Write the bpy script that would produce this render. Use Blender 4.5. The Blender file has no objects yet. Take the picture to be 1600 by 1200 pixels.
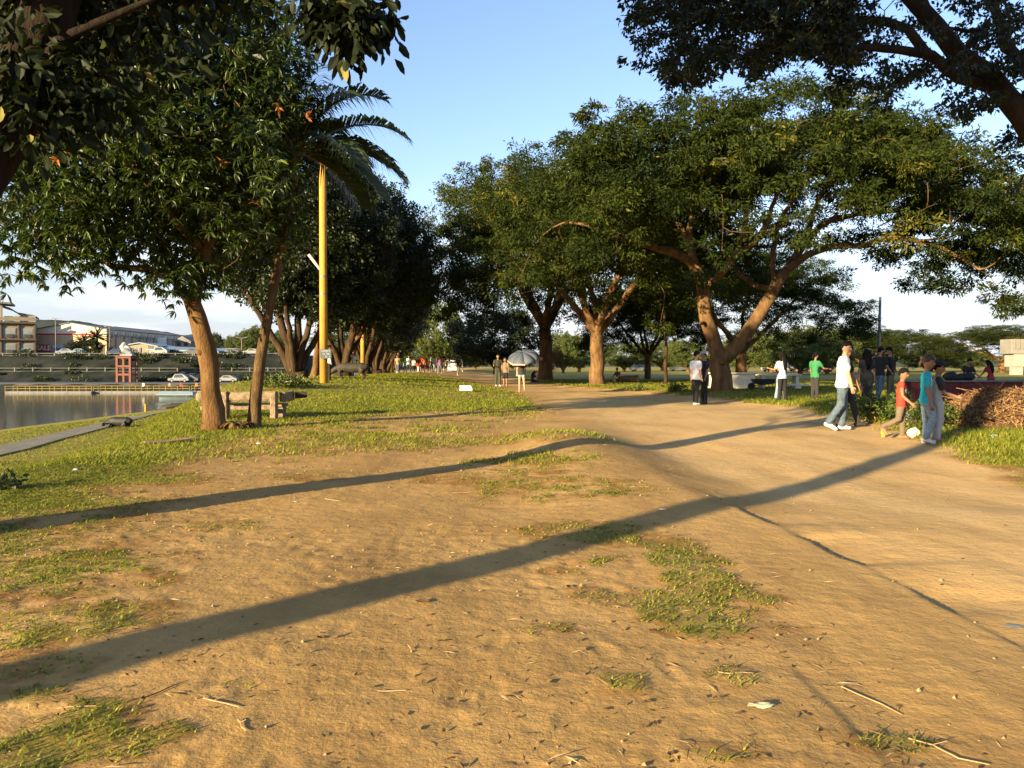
import bpy, bmesh, math, random
import numpy as np
from mathutils import Vector, Matrix

# ------------------------------------------------------------------ camera, sky, sun, exposure
SC = bpy.context.scene
COL = SC.collection
CAM_H = 1.25
F_PX = 1200.0            # focal length in photograph pixels (1600 wide)
PITCH = math.atan(28 / F_PX)   # the horizon lies 28 px above the middle of the picture
cam_d = bpy.data.cameras.new('camera')
cam_d.sensor_width = 36.0
cam_d.lens = 36.0 * F_PX / 1600.0
cam_d.clip_start = 0.05
cam_d.clip_end = 6000
cam = bpy.data.objects.new('camera', cam_d)
COL.objects.link(cam)
cam.location = (0, 0, CAM_H)
cam.rotation_euler = (math.pi / 2 - PITCH, 0, 0)
SC.camera = cam

SUN_AZ = math.radians(43.5)      # light travels forward and to the right
SUN_EL = math.radians(12.0)
LDIR = Vector((math.sin(SUN_AZ), math.cos(SUN_AZ), 0))      # horizontal way the light goes

world = bpy.data.worlds.new('World')
SC.world = world
world.use_nodes = True
wn = world.node_tree.nodes
wl = world.node_tree.links
wn.clear()
w_out = wn.new('ShaderNodeOutputWorld')
w_bg = wn.new('ShaderNodeBackground')
w_bg.inputs['Strength'].default_value = 0.115
sky = wn.new('ShaderNodeTexSky')
sky.sky_type = 'NISHITA'
sky.sun_disc = False
sky.sun_elevation = SUN_EL
sky.sun_rotation = math.pi + SUN_AZ
sky.altitude = 20
sky.air_density = 1.15
sky.dust_density = 0.5
sky.ozone_density = 1.2
# clouds: soft banks low over the whole horizon, thin higher up
w_tc = wn.new('ShaderNodeTexCoord')
w_sep = wn.new('ShaderNodeSeparateXYZ')
wl.new(w_tc.outputs['Generated'], w_sep.inputs[0])
w_map = wn.new('ShaderNodeMapping')
w_map.inputs['Scale'].default_value = (1.6, 1.6, 9.0)
w_map.inputs['Location'].default_value = (0.35, 0.2, 0.4)
wl.new(w_tc.outputs['Generated'], w_map.inputs[0])
w_noise = wn.new('ShaderNodeTexNoise')
w_noise.inputs['Scale'].default_value = 2.6
w_noise.inputs['Detail'].default_value = 7
w_noise.inputs['Roughness'].default_value = 0.58
wl.new(w_map.outputs[0], w_noise.inputs['Vector'])
w_thr = wn.new('ShaderNodeMapRange')
w_thr.inputs['From Min'].default_value = 0.42
w_thr.inputs['From Max'].default_value = 0.62
wl.new(w_noise.outputs['Fac'], w_thr.inputs['Value'])
w_low = wn.new('ShaderNodeMapRange')
w_low.interpolation_type = 'SMOOTHSTEP'
w_low.inputs['From Min'].default_value = 0.26
w_low.inputs['From Max'].default_value = 0.02
wl.new(w_sep.outputs['Z'], w_low.inputs['Value'])
w_mul = wn.new('ShaderNodeMath'); w_mul.operation = 'MULTIPLY'
wl.new(w_thr.outputs[0], w_mul.inputs[0])
wl.new(w_low.outputs[0], w_mul.inputs[1])
w_mul2 = wn.new('ShaderNodeMath'); w_mul2.operation = 'MULTIPLY'
w_mul2.inputs[1].default_value = 0.85
wl.new(w_mul.outputs[0], w_mul2.inputs[0])
# grey undersides
w_noise2 = wn.new('ShaderNodeTexNoise')
w_noise2.inputs['Scale'].default_value = 5.0
w_noise2.inputs['Detail'].default_value = 5
wl.new(w_map.outputs[0], w_noise2.inputs['Vector'])
w_cr = wn.new('ShaderNodeValToRGB')
w_cr.color_ramp.elements[0].position = 0.36
w_cr.color_ramp.elements[0].color = (2.3, 2.5, 2.8, 1)
w_cr.color_ramp.elements[1].position = 0.55
w_cr.color_ramp.elements[1].color = (3.3, 3.35, 3.4, 1)
wl.new(w_noise2.outputs['Fac'], w_cr.inputs[0])
w_mix = wn.new('ShaderNodeMix'); w_mix.data_type = 'RGBA'
wl.new(w_mul2.outputs[0], w_mix.inputs[0])
w_hz = wn.new('ShaderNodeMapRange')
w_hz.interpolation_type = 'SMOOTHSTEP'
w_hz.inputs['From Min'].default_value = 0.26
w_hz.inputs['From Max'].default_value = -0.02
w_hz.inputs['To Max'].default_value = 0.9
wl.new(w_sep.outputs['Z'], w_hz.inputs['Value'])
w_hmix = wn.new('ShaderNodeMix'); w_hmix.data_type = 'RGBA'
wl.new(w_hz.outputs[0], w_hmix.inputs[0])
w_tint = wn.new('ShaderNodeMix'); w_tint.data_type = 'RGBA'; w_tint.blend_type = 'MULTIPLY'; w_tint.inputs[0].default_value = 1.0
wl.new(sky.outputs[0], w_tint.inputs[6]); w_tint.inputs[7].default_value = (0.67, 0.70, 0.89, 1)
wl.new(w_tint.outputs[2], w_hmix.inputs[6])
w_hmix.inputs[7].default_value = (1.72, 1.92, 2.3, 1)
wl.new(w_hmix.outputs[2], w_mix.inputs[6])
wl.new(w_cr.outputs[0], w_mix.inputs[7])
wl.new(w_mix.outputs[2], w_bg.inputs['Color'])
wl.new(w_bg.outputs[0], w_out.inputs[0])

sun_d = bpy.data.lights.new('sun', 'SUN')
sun_d.energy = 5.0
sun_d.angle = math.radians(0.55)
sun_d.color = (1.0, 0.81, 0.47)
sun = bpy.data.objects.new('sun', sun_d)
COL.objects.link(sun)
sun.rotation_euler = Vector((-LDIR.x * math.cos(SUN_EL), -LDIR.y * math.cos(SUN_EL), math.sin(SUN_EL))).to_track_quat('Z', 'Y').to_euler()

SC.view_settings.view_transform = 'Standard'
SC.view_settings.look = 'None'
SC.view_settings.gamma = 1.0
SC.view_settings.use_curve_mapping = False
SC.view_settings.exposure = 1.78
SC.render.engine = 'CYCLES'
SC.cycles.max_bounces = 6
SC.cycles.diffuse_bounces = 3
SC.cycles.glossy_bounces = 3
SC.cycles.transmission_bounces = 4
SC.cycles.transparent_max_bounces = 8
SC.cycles.caustics_reflective = False
SC.cycles.caustics_refractive = False
SC.cycles.use_denoising = True
SC.cycles.sample_clamp_indirect = 4.0

RNG = np.random.default_rng(11)
random.seed(5)

# ------------------------------------------------------------------ small maths
def sstep(a, b, x):
    t = np.clip((np.asarray(x, dtype=float) - a) / (b - a), 0, 1)
    return t * t * (3 - 2 * t)

def _hash(ix, iy, seed):
    h = (ix * 374761393 + iy * 668265263 + seed * 1442695041) & 0xFFFFFFFF
    h = ((h ^ (h >> 13)) * 1274126177) & 0xFFFFFFFF
    return ((h ^ (h >> 16)) & 0xFFFF) / 65535.0

def vnoise(x, y, seed=0):
    x = np.asarray(x, dtype=float); y = np.asarray(y, dtype=float)
    ix = np.floor(x).astype(np.int64); iy = np.floor(y).astype(np.int64)
    fx = x - ix; fy = y - iy
    fx = fx * fx * (3 - 2 * fx); fy = fy * fy * (3 - 2 * fy)
    a = _hash(ix, iy, seed); b = _hash(ix + 1, iy, seed)
    c = _hash(ix, iy + 1, seed); d = _hash(ix + 1, iy + 1, seed)
    return (a * (1 - fx) + b * fx) * (1 - fy) + (c * (1 - fx) + d * fx) * fy

def fbm(x, y, seed=0, octv=4, gain=0.5):
    s = 0; amp = 1; tot = 0
    for o in range(octv):
        s = s + amp * vnoise(x * 2 ** o + 17.3 * o, y * 2 ** o - 9.1 * o, seed + o)
        tot += amp; amp *= gain
    return s / tot

_cp, _sp = math.cos(PITCH), math.sin(PITCH)
def at(px, py, d):
    """world point that stands d metres ahead of the camera and is seen at a photograph pixel"""
    u = (px - 800) / F_PX; v = (600 - py) / F_PX
    # camera axes: right (1,0,0); forward (0,cp,-sp); up (0,sp,cp)
    fy = _cp + v * _sp; fz = -_sp + v * _cp
    return Vector((u / fy * d, d, CAM_H + fz / fy * d))

# ------------------------------------------------------------------ terrain
CREST_Y = [-60, 0, 8, 15, 34, 60, 100, 200]
CREST_X = [-6.5, -5.6, -5.5, -6.55, -12, -18, -27, -50]
PR_Y = [-60, 0, 8.7, 12.7, 17, 22, 28, 37, 46, 60, 80, 120, 200]
PR_X = [4.5, 5.0, 5.9, 7.0, 7.9, 8.6, 7.6, 6.3, 2.6, 1.0, -1.5, -5, -14]
PL_Y = [-60, 0, 6.9, 8.7, 12.7, 16.5, 18.6, 19.8, 20.6, 22.7, 28, 36, 48, 60, 80, 120, 200]
PL_X = [-4.8, -4.3, -3.8, -3.75, -4.1, -4.7, -4.3, -3.2, -1.4, 0.9, 0.7, -0.2, -2.6, -6.0, -10, -16, -30]

def terrain(x, y, fine=False):
    x = np.asarray(x, dtype=float); y = np.asarray(y, dtype=float)
    r = np.sqrt(x * x + y * y)
    xc = np.interp(y, CREST_Y, CREST_X)
    u = xc - x
    t = sstep(-0.3, 5.8, u)
    mound = 0.62 * np.exp(-((x + 9.5) / 7.5) ** 2) * sstep(15, 33, y) * (1 - 0.5 * sstep(70, 130, y))
    z = mound * (1 - t)
    # the worn way is a little lower than the lawns
    xr = np.interp(y, PR_Y, PR_X); xl = np.interp(y, PL_Y, PL_X)
    z = z + 0.10 * sstep(-1.2, 0.8, x - xr) * sstep(6, 12, y)
    z = z + 0.10 * (fbm(x * 0.33, y * 0.33, 3, 3) - 0.5) * (1 - sstep(60, 120, r))
    lip = np.interp(y, [2, 4, 7, 9, 11, 13, 16], [2.5, 2.25, 2.0, 1.9, 1.7, 1.5, 1.3]) + 0.25 * (fbm(x * 0.2, y * 0.9, 47, 3) - 0.5)
    z = z - 0.06 * sstep(-0.3, 0.8, x - lip) * sstep(5.5, 8, y) * (1 - sstep(13, 18, y)) * (1 - 0.8 * sstep(1.5, 4.5, x - lip))
    # hump where the way bends (the long shadow dips over it)
    z = z + 0.16 * np.exp(-((x - 0.9) / 0.9) ** 2 - ((y - 11.6) / 2.6) ** 2)
    z = z - 0.05 * np.exp(-((x - 2.6) / 0.8) ** 2 - ((y - 11.2) / 3.0) ** 2)
    # river bank, strip by the water, river bed
    z = z - 2.0 * t
    z = z - 1.7 * np.clip((-24.0 - x) / 16.0, 0, 1) * (1 - sstep(150, 170, y))
    z = z - 2.2 * sstep(-39.5, -46, x)
    # the far bank
    fb = sstep(140, 147, y) * sstep(-41, -52, x)
    zf = -2.2 + 6.2 * sstep(163, 180, y)
    z = z * (1 - fb) + zf * fb
    if fine:
        near = 1 - sstep(9, 22, r)
        dirt = 1 - grass_density(x, y)
        # ledge washed out along the way, and a smaller one nearer
        led = np.interp(y, [2.0, 3.4, 3.9, 4.6, 5.1, 6.0, 6.9, 8.0], [2.42, 2.31, 2.27, 2.22, 2.16, 2.10, 2.0, 1.9])
        led = led + 0.09 * (fbm(x * 0 + 3.3, y * 3.3, 41, 4, 0.6) - 0.5)
        s = x - led
        on = sstep(1.4, 3.0, y) * (1 - sstep(6.6, 8.2, y))
        z = z - on * 0.026 * (0.3 + 1.0 * sstep(0.35, 0.6, fbm(x * 0 + 7.7, y * 1.7, 45, 2))) * sstep(-0.01, 0.035, s) * (1 - sstep(0.08, 1.1, s))
        led2 = np.interp(y, [2.2, 2.75, 3.3, 3.6, 4.1], [1.20, 1.17, 1.16, 1.06, 0.95]) + 0.06 * (fbm(x * 0 + 1.1, y * 4, 43, 3) - 0.5)
        s2 = x - led2
        on2 = sstep(2.1, 2.6, y) * (1 - sstep(3.4, 4.1, y))
        z = z - on2 * 0.008 * sstep(0.4, 0.6, fbm(x * 0 + 2.2, y * 3.1, 46, 2)) * sstep(-0.01, 0.03, s2) * (1 - sstep(0.05, 0.6, s2))
        # streaks along the way on the right, trodden unevenness elsewhere
        way = sstep(0.3, 1.8, x)
        z = z + near * way * 0.016 * (fbm(x * 3.2 + 0.15 * y, y * 0.35, 21, 3) - 0.5)
        z = z + near * 0.018 * (fbm(x * 1.5, y * 1.5, 27, 3) - 0.5)
        z = z + near * (1 - 0.6 * way) * 0.007 * (fbm(x * 6.5, y * 6.5, 31, 3) - 0.5)
        n2 = fbm(x * 17, y * 17, 37, 3)
        rough = sstep(0.48, 0.62, fbm(x * 1.1 + 4, y * 1.1, 39, 2))
        z = z + near * (1 - 0.7 * way) * 0.011 * (n2 - 0.5) * (0.35 + 0.9 * rough)
        z = z + near * (1 - dirt) * 0.012 * fbm(x * 5, y * 5, 44, 2)
    return z

# spots of grass in the worn ground: photograph pixel of the middle, half sizes in metres, strength
SPOT_PX = [(960, 838, .55, .3, .9), (900, 826, .5, .3, .8), (945, 880, .22, .16, .9), (1062, 878, .34, .2, .95), (1100, 915, .3, .2, .9),
           (1095, 950, .36, .27, .92), (1165, 935, .28, .14, .85), (1120, 985, .26, .16, 1.0), (1040, 850, .4, .2, .8), (940, 935, .3, .16, .62),
           (890, 895, .18, .1, .55), (870, 765, .9, .5, .95), (820, 728, .9, .7, .85), (955, 762, .5, .25, .75), (780, 748, .6, .4, .7), (850, 690, 1.2, .8, .75),
           (730, 745, .7, .5, .6), (845, 995, .14, .09, .7), (960, 1080, .12, .09, .85), (1145, 1065, .14, .08, .7), (1400, 1160, .26, .08, .85), (1130, 1192, .2, .07, .8),
           (250, 1165, .13, .08, .9), (345, 1090, .1, .06, .7), (80, 1140, .30, .16, 1.0), (30, 1180, .3, .2, 1.0), (130, 1175, .25, .12, .95), (20, 1110, .2, .1, .9),
           (40, 900, .7, .5, 1.0), (120, 890, .5, .35, .9), (170, 918, .4, .2, .75), (60, 985, .5, .25, .9), (150, 975, .4, .12, .7), (200, 955, .25, .1, .7),
           (60, 1045, .3, .14, .7), (240, 875, .3, .2, .6), (350, 820, .35, .2, .7), (540, 688, .9, .7, .8), (620, 700, 1.0, .6, .8), (460, 700, .8, .8, .75),
           (480, 745, .5, .3, .6), (680, 690, 1.2, .8, .8), (1220, 985, .16, .05, .6)]
SPOTS = []
for (sx, sy, a, b, k) in SPOT_PX:
    d = CAM_H * F_PX / (sy - 572)
    SPOTS.append(((sx - 800) / F_PX * d, d, a, b, k))

def grass_density(x, y):
    x = np.asarray(x, dtype=float); y = np.asarray(y, dtype=float)
    n = fbm(x * 1.3, y * 1.3, 51, 4)
    n2 = fbm(x * 4.1, y * 4.1, 57, 3)
    n3 = fbm(x * 11, y * 11, 59, 2)
    xr = np.interp(y, PR_Y, PR_X) + 1.1 * (n - 0.5)
    xl = np.interp(y, PL_Y, PL_X) + 1.2 * (n - 0.5)
    D = sstep(-0.5, 0.35, x - xr)
    soft = np.where(y < 20, 1.5, 0.6)
    D = np.maximum(D, sstep(-0.35 * soft, 0.5 * soft, xl - x))
    # thin grass between the full lawn and the bare earth
    px = np.interp(y, [-5, 2.5, 4.0, 6, 9, 12, 15, 18, 21, 24], [-2.6, -2.2, -1.9, -2.2, -2.4, -1.2, 0.2, 1.0, 1.6, 1.4])
    thin = sstep(0.0, 1.6, px - x) * sstep(0.465, 0.60, 0.45 * n + 0.30 * n2 + 0.25 * n3 + 0.04 * sstep(-1, -4, x))
    D = np.maximum(D, 0.85 * thin * (1 - sstep(24, 26, y)))
    for (sx, sy, a, b, k) in SPOTS:
        q = ((x - sx) / a) ** 2 + ((y - sy) / (b * 1.35)) ** 2
        D = np.maximum(D, 0.84 * k * sstep(1.35, 0.1, q + 2.6 * (n2 - 0.5) + 1.2 * (n3 - 0.5)))
    D = np.where((y > 141) & (x < -41), 0.0, D)
    return np.clip(D, 0, 1)

def ground(px, py, fine=False):
    """where a photograph pixel's line of sight meets the terrain"""
    d = 3.0
    lo, hi = 1.2, 400.0
    prev = lo
    dd = lo
    while dd < hi:
        p = at(px, py, dd)
        if p.z < float(terrain(p.x, p.y, fine)):
            break
        prev = dd
        dd *= 1.02
    a, b = prev, dd
    for _ in range(30):
        m = (a + b) / 2
        p = at(px, py, m)
        if p.z < float(terrain(p.x, p.y, fine)): b = m
        else: a = m
    return at(px, py, (a + b) / 2)

def stand(px, d):
    """point on the terrain d metres ahead, under a photograph column"""
    x = (px - 800) / F_PX * d
    return Vector((x, d, float(terrain(x, d))))

# ------------------------------------------------------------------ mesh helpers
def mesh_np(name, verts, quads=None, tris=None, attr=None, smooth=False, mat_idx=None):
    me = bpy.data.meshes.new(name)
    verts = np.asarray(verts, dtype=np.float32)
    nq = 0 if quads is None else len(quads)
    nt = 0 if tris is None else len(tris)
    idx = []
    if nq: idx.append(np.asarray(quads, dtype=np.int32).reshape(-1))
    if nt: idx.append(np.asarray(tris, dtype=np.int32).reshape(-1))
    idx = np.concatenate(idx)
    starts = np.concatenate([np.arange(nq, dtype=np.int32) * 4, nq * 4 + np.arange(nt, dtype=np.int32) * 3])
    me.vertices.add(len(verts)); me.vertices.foreach_set('co', verts.reshape(-1))
    me.loops.add(len(idx)); me.loops.foreach_set('vertex_index', idx)
    me.polygons.add(nq + nt); me.polygons.foreach_set('loop_start', starts)
    if mat_idx is not None:
        me.polygons.foreach_set('material_index', np.asarray(mat_idx, dtype=np.int32))
    me.polygons.foreach_set('use_smooth', np.full(nq + nt, bool(smooth)))
    if attr:
        for k, v in attr.items():
            a = me.attributes.new(k, 'FLOAT', 'POINT')
            a.data.foreach_set('value', np.asarray(v, dtype=np.float32))
    me.update(calc_edges=True)
    me.validate()
    return me

def link(name, me, parent=None, mats=None):
    o = bpy.data.objects.new(name, me)
    COL.objects.link(o)
    if mats is not None and me is not None and len(me.materials) == 0:
        for m in (mats if isinstance(mats, (list, tuple)) else [mats]):
            me.materials.append(m)
    if parent is not None:
        o.parent = parent
    return o

def tag(o, label=None, cat=None, group=None, kind=None):
    if label: o['label'] = label
    if cat: o['category'] = cat
    if group: o['group'] = group
    if kind: o['kind'] = kind
    return o

def thing(name, loc, label, cat, group=None, rz=0.0):
    o = bpy.data.objects.new(name, None)
    o.empty_display_size = 0.2
    COL.objects.link(o)
    o.location = loc
    o.rotation_euler = (0, 0, rz)
    return tag(o, label, cat, group)

def copy_tree(o, parent=None):
    c = o.copy()
    COL.objects.link(c)
    c.parent = parent
    for ch in o.children:
        copy_tree(ch, c)
    return c

class MB:
    """collects shapes for ONE mesh"""
    def __init__(self):
        self.v = []; self.f = []; self.m = []
    def add(self, vs, fs, mi=0):
        o = len(self.v)
        self.v += [tuple(p) for p in vs]
        self.f += [tuple(i + o for i in f) for f in fs]
        self.m += [mi] * len(fs)
        return self
    def box(self, c, s, rz=0.0, mi=0, bev=0.0, M=None):
        hx, hy, hz = s[0] / 2, s[1] / 2, s[2] / 2
        if bev > 0:
            b = min(bev, hx * .9, hy * .9, hz * .9)
            bm = bmesh.new()
            bmesh.ops.create_cube(bm, size=1.0)
            for v in bm.verts:
                v.co.x *= s[0]; v.co.y *= s[1]; v.co.z *= s[2]
            bmesh.ops.bevel(bm, geom=bm.edges[:], offset=b, segments=1, affect='EDGES')
            bm.verts.index_update()
            vs = [v.co.copy() for v in bm.verts]; fs = [[v.index for v in f.verts] for f in bm.faces]
            bm.free()
        else:
            vs = [Vector((x, y, z)) for z in (-hz, hz) for y in (-hy, hy) for x in (-hx, hx)]
            fs = [(0, 2, 3, 1), (4, 5, 7, 6), (0, 1, 5, 4), (2, 6, 7, 3), (0, 4, 6, 2), (1, 3, 7, 5)]
        R = M if M is not None else Matrix.Rotation(rz, 3, 'Z')
        c = Vector(c)
        self.add([R @ Vector(p) + c for p in vs], fs, mi)
        return self
    def tube(self, pts, rads, n=8, mi=0, cap=True, sq=None, ref=None):
        """lofted tube; sq scales the second axis of each section (flattened sections)"""
        pts = [Vector(p) for p in pts]
        if not isinstance(rads, (list, tuple)): rads = [rads] * len(pts)
        rings = []
        prev = None
        for i, p in enumerate(pts):
            a = pts[max(0, i - 1)]; b = pts[min(len(pts) - 1, i + 1)]
            t = (b - a)
            if t.length < 1e-9: t = Vector((0, 0, 1))
            t.normalize()
            if prev is None:
                g = Vector(ref) if ref is not None else (Vector((1, 0, 0)) if abs(t.x) < 0.8 else Vector((0, 1, 0)))
            else:
                g = prev
            x = (g - t * g.dot(t))
            if x.length < 1e-6: x = t.orthogonal()
            x.normalize(); prev = x
            y = t.cross(x)
            k = 1.0 if sq is None else (sq[i] if isinstance(sq, (list, tuple)) else sq)
            rings.append([p + (x * math.cos(2 * math.pi * j / n) + y * k * math.sin(2 * math.pi * j / n)) * rads[i] for j in range(n)])
        vs = [q for r in rings for q in r]
        fs = []
        for i in range(len(rings) - 1):
            for j in range(n):
                j2 = (j + 1) % n
                fs.append((i * n + j, i * n + j2, (i + 1) * n + j2, (i + 1) * n + j))
        if cap:
            fs.append(tuple(reversed(range(n))))
            fs.append(tuple((len(rings) - 1) * n + j for j in range(n)))
        self.add(vs, fs, mi)
        return self
    def ball(self, c, r, nu=10, nv=7, mi=0, M=None):
        rx, ry, rz = (r, r, r) if not isinstance(r, (list, tuple)) else r
        vs = [Vector((0, 0, -rz))]
        for i in range(1, nv):
            th = math.pi * i / nv - math.pi / 2
            for j in range(nu):
                ph = 2 * math.pi * j / nu
                vs.append(Vector((rx * math.cos(th) * math.cos(ph), ry * math.cos(th) * math.sin(ph), rz * math.sin(th))))
        vs.append(Vector((0, 0, rz)))
        fs = []
        for j in range(nu):
            fs.append((0, 1 + (j + 1) % nu, 1 + j))
        for i in range(nv - 2):
            for j in range(nu):
                a = 1 + i * nu + j; b = 1 + i * nu + (j + 1) % nu
                fs.append((a, b, b + nu, a + nu))
        top = len(vs) - 1; base = 1 + (nv - 2) * nu
        for j in range(nu):
            fs.append((base + j, base + (j + 1) % nu, top))
        c = Vector(c)
        self.add([(M @ p if M is not None else p) + c for p in vs], fs, mi)
        return self
    def build(self, name, mats, parent=None, smooth=False, loc=None, rz=None):
        me = bpy.data.meshes.new(name)
        me.from_pydata(self.v, [], self.f)
        mats = mats if isinstance(mats, (list, tuple)) else [mats]
        for m in mats: me.materials.append(m)
        if len(mats) > 1:
            me.polygons.foreach_set('material_index', self.m)
        if smooth:
            me.polygons.foreach_set('use_smooth', [True] * len(me.polygons))
        me.update()
        o = link(name, me, parent)
        if loc is not None: o.location = loc
        if rz is not None: o.rotation_euler = (0, 0, rz)
        return o

# ------------------------------------------------------------------ materials
MATS = {}
def mat(name, color, rough=0.8, var=0.15, scale=4.0, bump=0.0, bscale=30.0, metal=0.0, spec=0.3, stretch=None, color2=None, detail=4):
    if name in MATS: return MATS[name]
    m = bpy.data.materials.new(name); m.use_nodes = True
    n = m.node_tree.nodes; l = m.node_tree.links
    b = n['Principled BSDF']
    b.inputs['Roughness'].default_value = rough
    b.inputs['Metallic'].default_value = metal
    b.inputs['Specular IOR Level'].default_value = spec
    tc = n.new('ShaderNodeTexCoord')
    mp = n.new('ShaderNodeMapping')
    if stretch: mp.inputs['Scale'].default_value = stretch
    l.new(tc.outputs['Object'], mp.inputs[0])
    nz = n.new('ShaderNodeTexNoise')
    nz.inputs['Scale'].default_value = scale; nz.inputs['Detail'].default_value = detail; nz.inputs['Roughness'].default_value = 0.6
    l.new(mp.outputs[0], nz.inputs['Vector'])
    cr = n.new('ShaderNodeValToRGB')
    c2 = color2 if color2 else tuple(min(1, c * (1 + var)) for c in color)
    c1 = tuple(c * (1 - var) for c in color) if not color2 else color
    cr.color_ramp.elements[0].position = 0.33; cr.color_ramp.elements[0].color = (*c1, 1)
    cr.color_ramp.elements[1].position = 0.67; cr.color_ramp.elements[1].color = (*c2, 1)
    l.new(nz.outputs['Fac'], cr.inputs[0])
    l.new(cr.outputs[0], b.inputs['Base Color'])
    if bump > 0:
        nb = n.new('ShaderNodeTexNoise'); nb.inputs['Scale'].default_value = bscale; nb.inputs['Detail'].default_value = 4
        l.new(mp.outputs[0], nb.inputs['Vector'])
        bp = n.new('ShaderNodeBump'); bp.inputs['Strength'].default_value = bump; bp.inputs['Distance'].default_value = 0.02
        l.new(nb.outputs['Fac'], bp.inputs['Height'])
        l.new(bp.outputs[0], b.inputs['Normal'])
    MATS[name] = m
    return m

def leaf_mat(name, stops, trans=(0.20, 0.26, 0.03), tfac=0.28, rough=0.5, spec=0.25):
    """leaf colour runs over the leaf's own random number"""
    m = bpy.data.materials.new(name); m.use_nodes = True
    n = m.node_tree.nodes; l = m.node_tree.links
    b = n['Principled BSDF']
    b.inputs['Roughness'].default_value = rough
    b.inputs['Specular IOR Level'].default_value = spec
    at_ = n.new('ShaderNodeAttribute'); at_.attribute_name = 'rnd'
    cr = n.new('ShaderNodeValToRGB')
    els = cr.color_ramp.elements
    els[0].position = stops[0][0]; els[0].color = (*stops[0][1], 1)
    els[1].position = stops[-1][0]; els[1].color = (*stops[-1][1], 1)
    for p, c in stops[1:-1]:
        e = els.new(p); e.color = (*c, 1)
    l.new(at_.outputs['Fac'], cr.inputs[0])
    l.new(cr.outputs[0], b.inputs['Base Color'])
    tr = n.new('ShaderNodeBsdfTranslucent')
    mx = n.new('ShaderNodeMix'); mx.data_type = 'RGBA'; mx.blend_type = 'MULTIPLY'
    mx.inputs[0].default_value = 1.0
    g = n.new('ShaderNodeMix'); g.data_type = 'RGBA'; g.inputs[0].default_value = 0.55
    l.new(cr.outputs[0], g.inputs[6]); g.inputs[7].default_value = (*trans, 1)
    l.new(g.outputs[2], tr.inputs['Color'])
    ms = n.new('ShaderNodeMixShader'); ms.inputs[0].default_value = tfac
    l.new(b.outputs[0], ms.inputs[1]); l.new(tr.outputs[0], ms.inputs[2])
    l.new(ms.outputs[0], n['Material Output'].inputs['Surface'])
    MATS[name] = m
    return m

def bark_mat(name, c1, c2, scale=5.0):
    m = bpy.data.materials.new(name); m.use_nodes = True
    n = m.node_tree.nodes; l = m.node_tree.links
    b = n['Principled BSDF']; b.inputs['Roughness'].default_value = 0.9; b.inputs['Specular IOR Level'].default_value = 0.15
    tc = n.new('ShaderNodeTexCoord'); mp = n.new('ShaderNodeMapping')
    mp.inputs['Scale'].default_value = (1, 1, 0.3)
    l.new(tc.outputs['Object'], mp.inputs[0])
    nz = n.new('ShaderNodeTexNoise'); nz.inputs['Scale'].default_value = scale; nz.inputs['Detail'].default_value = 6; nz.inputs['Roughness'].default_value = 0.65
    l.new(mp.outputs[0], nz.inputs['Vector'])
    cr = n.new('ShaderNodeValToRGB')
    cr.color_ramp.elements[0].position = 0.35; cr.color_ramp.elements[0].color = (*c1, 1)
    cr.color_ramp.elements[1].position = 0.68; cr.color_ramp.elements[1].color = (*c2, 1)
    l.new(nz.outputs['Fac'], cr.inputs[0]); l.new(cr.outputs[0], b.inputs['Base Color'])
    n3 = n.new('ShaderNodeTexNoise'); n3.inputs['Scale'].default_value = scale * 3.2; n3.inputs['Detail'].default_value = 8; n3.inputs['Roughness'].default_value = .7; n3.inputs['Distortion'].default_value = .6
    l.new(mp.outputs[0], n3.inputs['Vector'])
    bp = n.new('ShaderNodeBump'); bp.inputs['Strength'].default_value = 1.0; bp.inputs['Distance'].default_value = 0.06
    l.new(n3.outputs['Fac'], bp.inputs['Height']); l.new(bp.outputs[0], b.inputs['Normal'])
    MATS[name] = m
    return m
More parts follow.
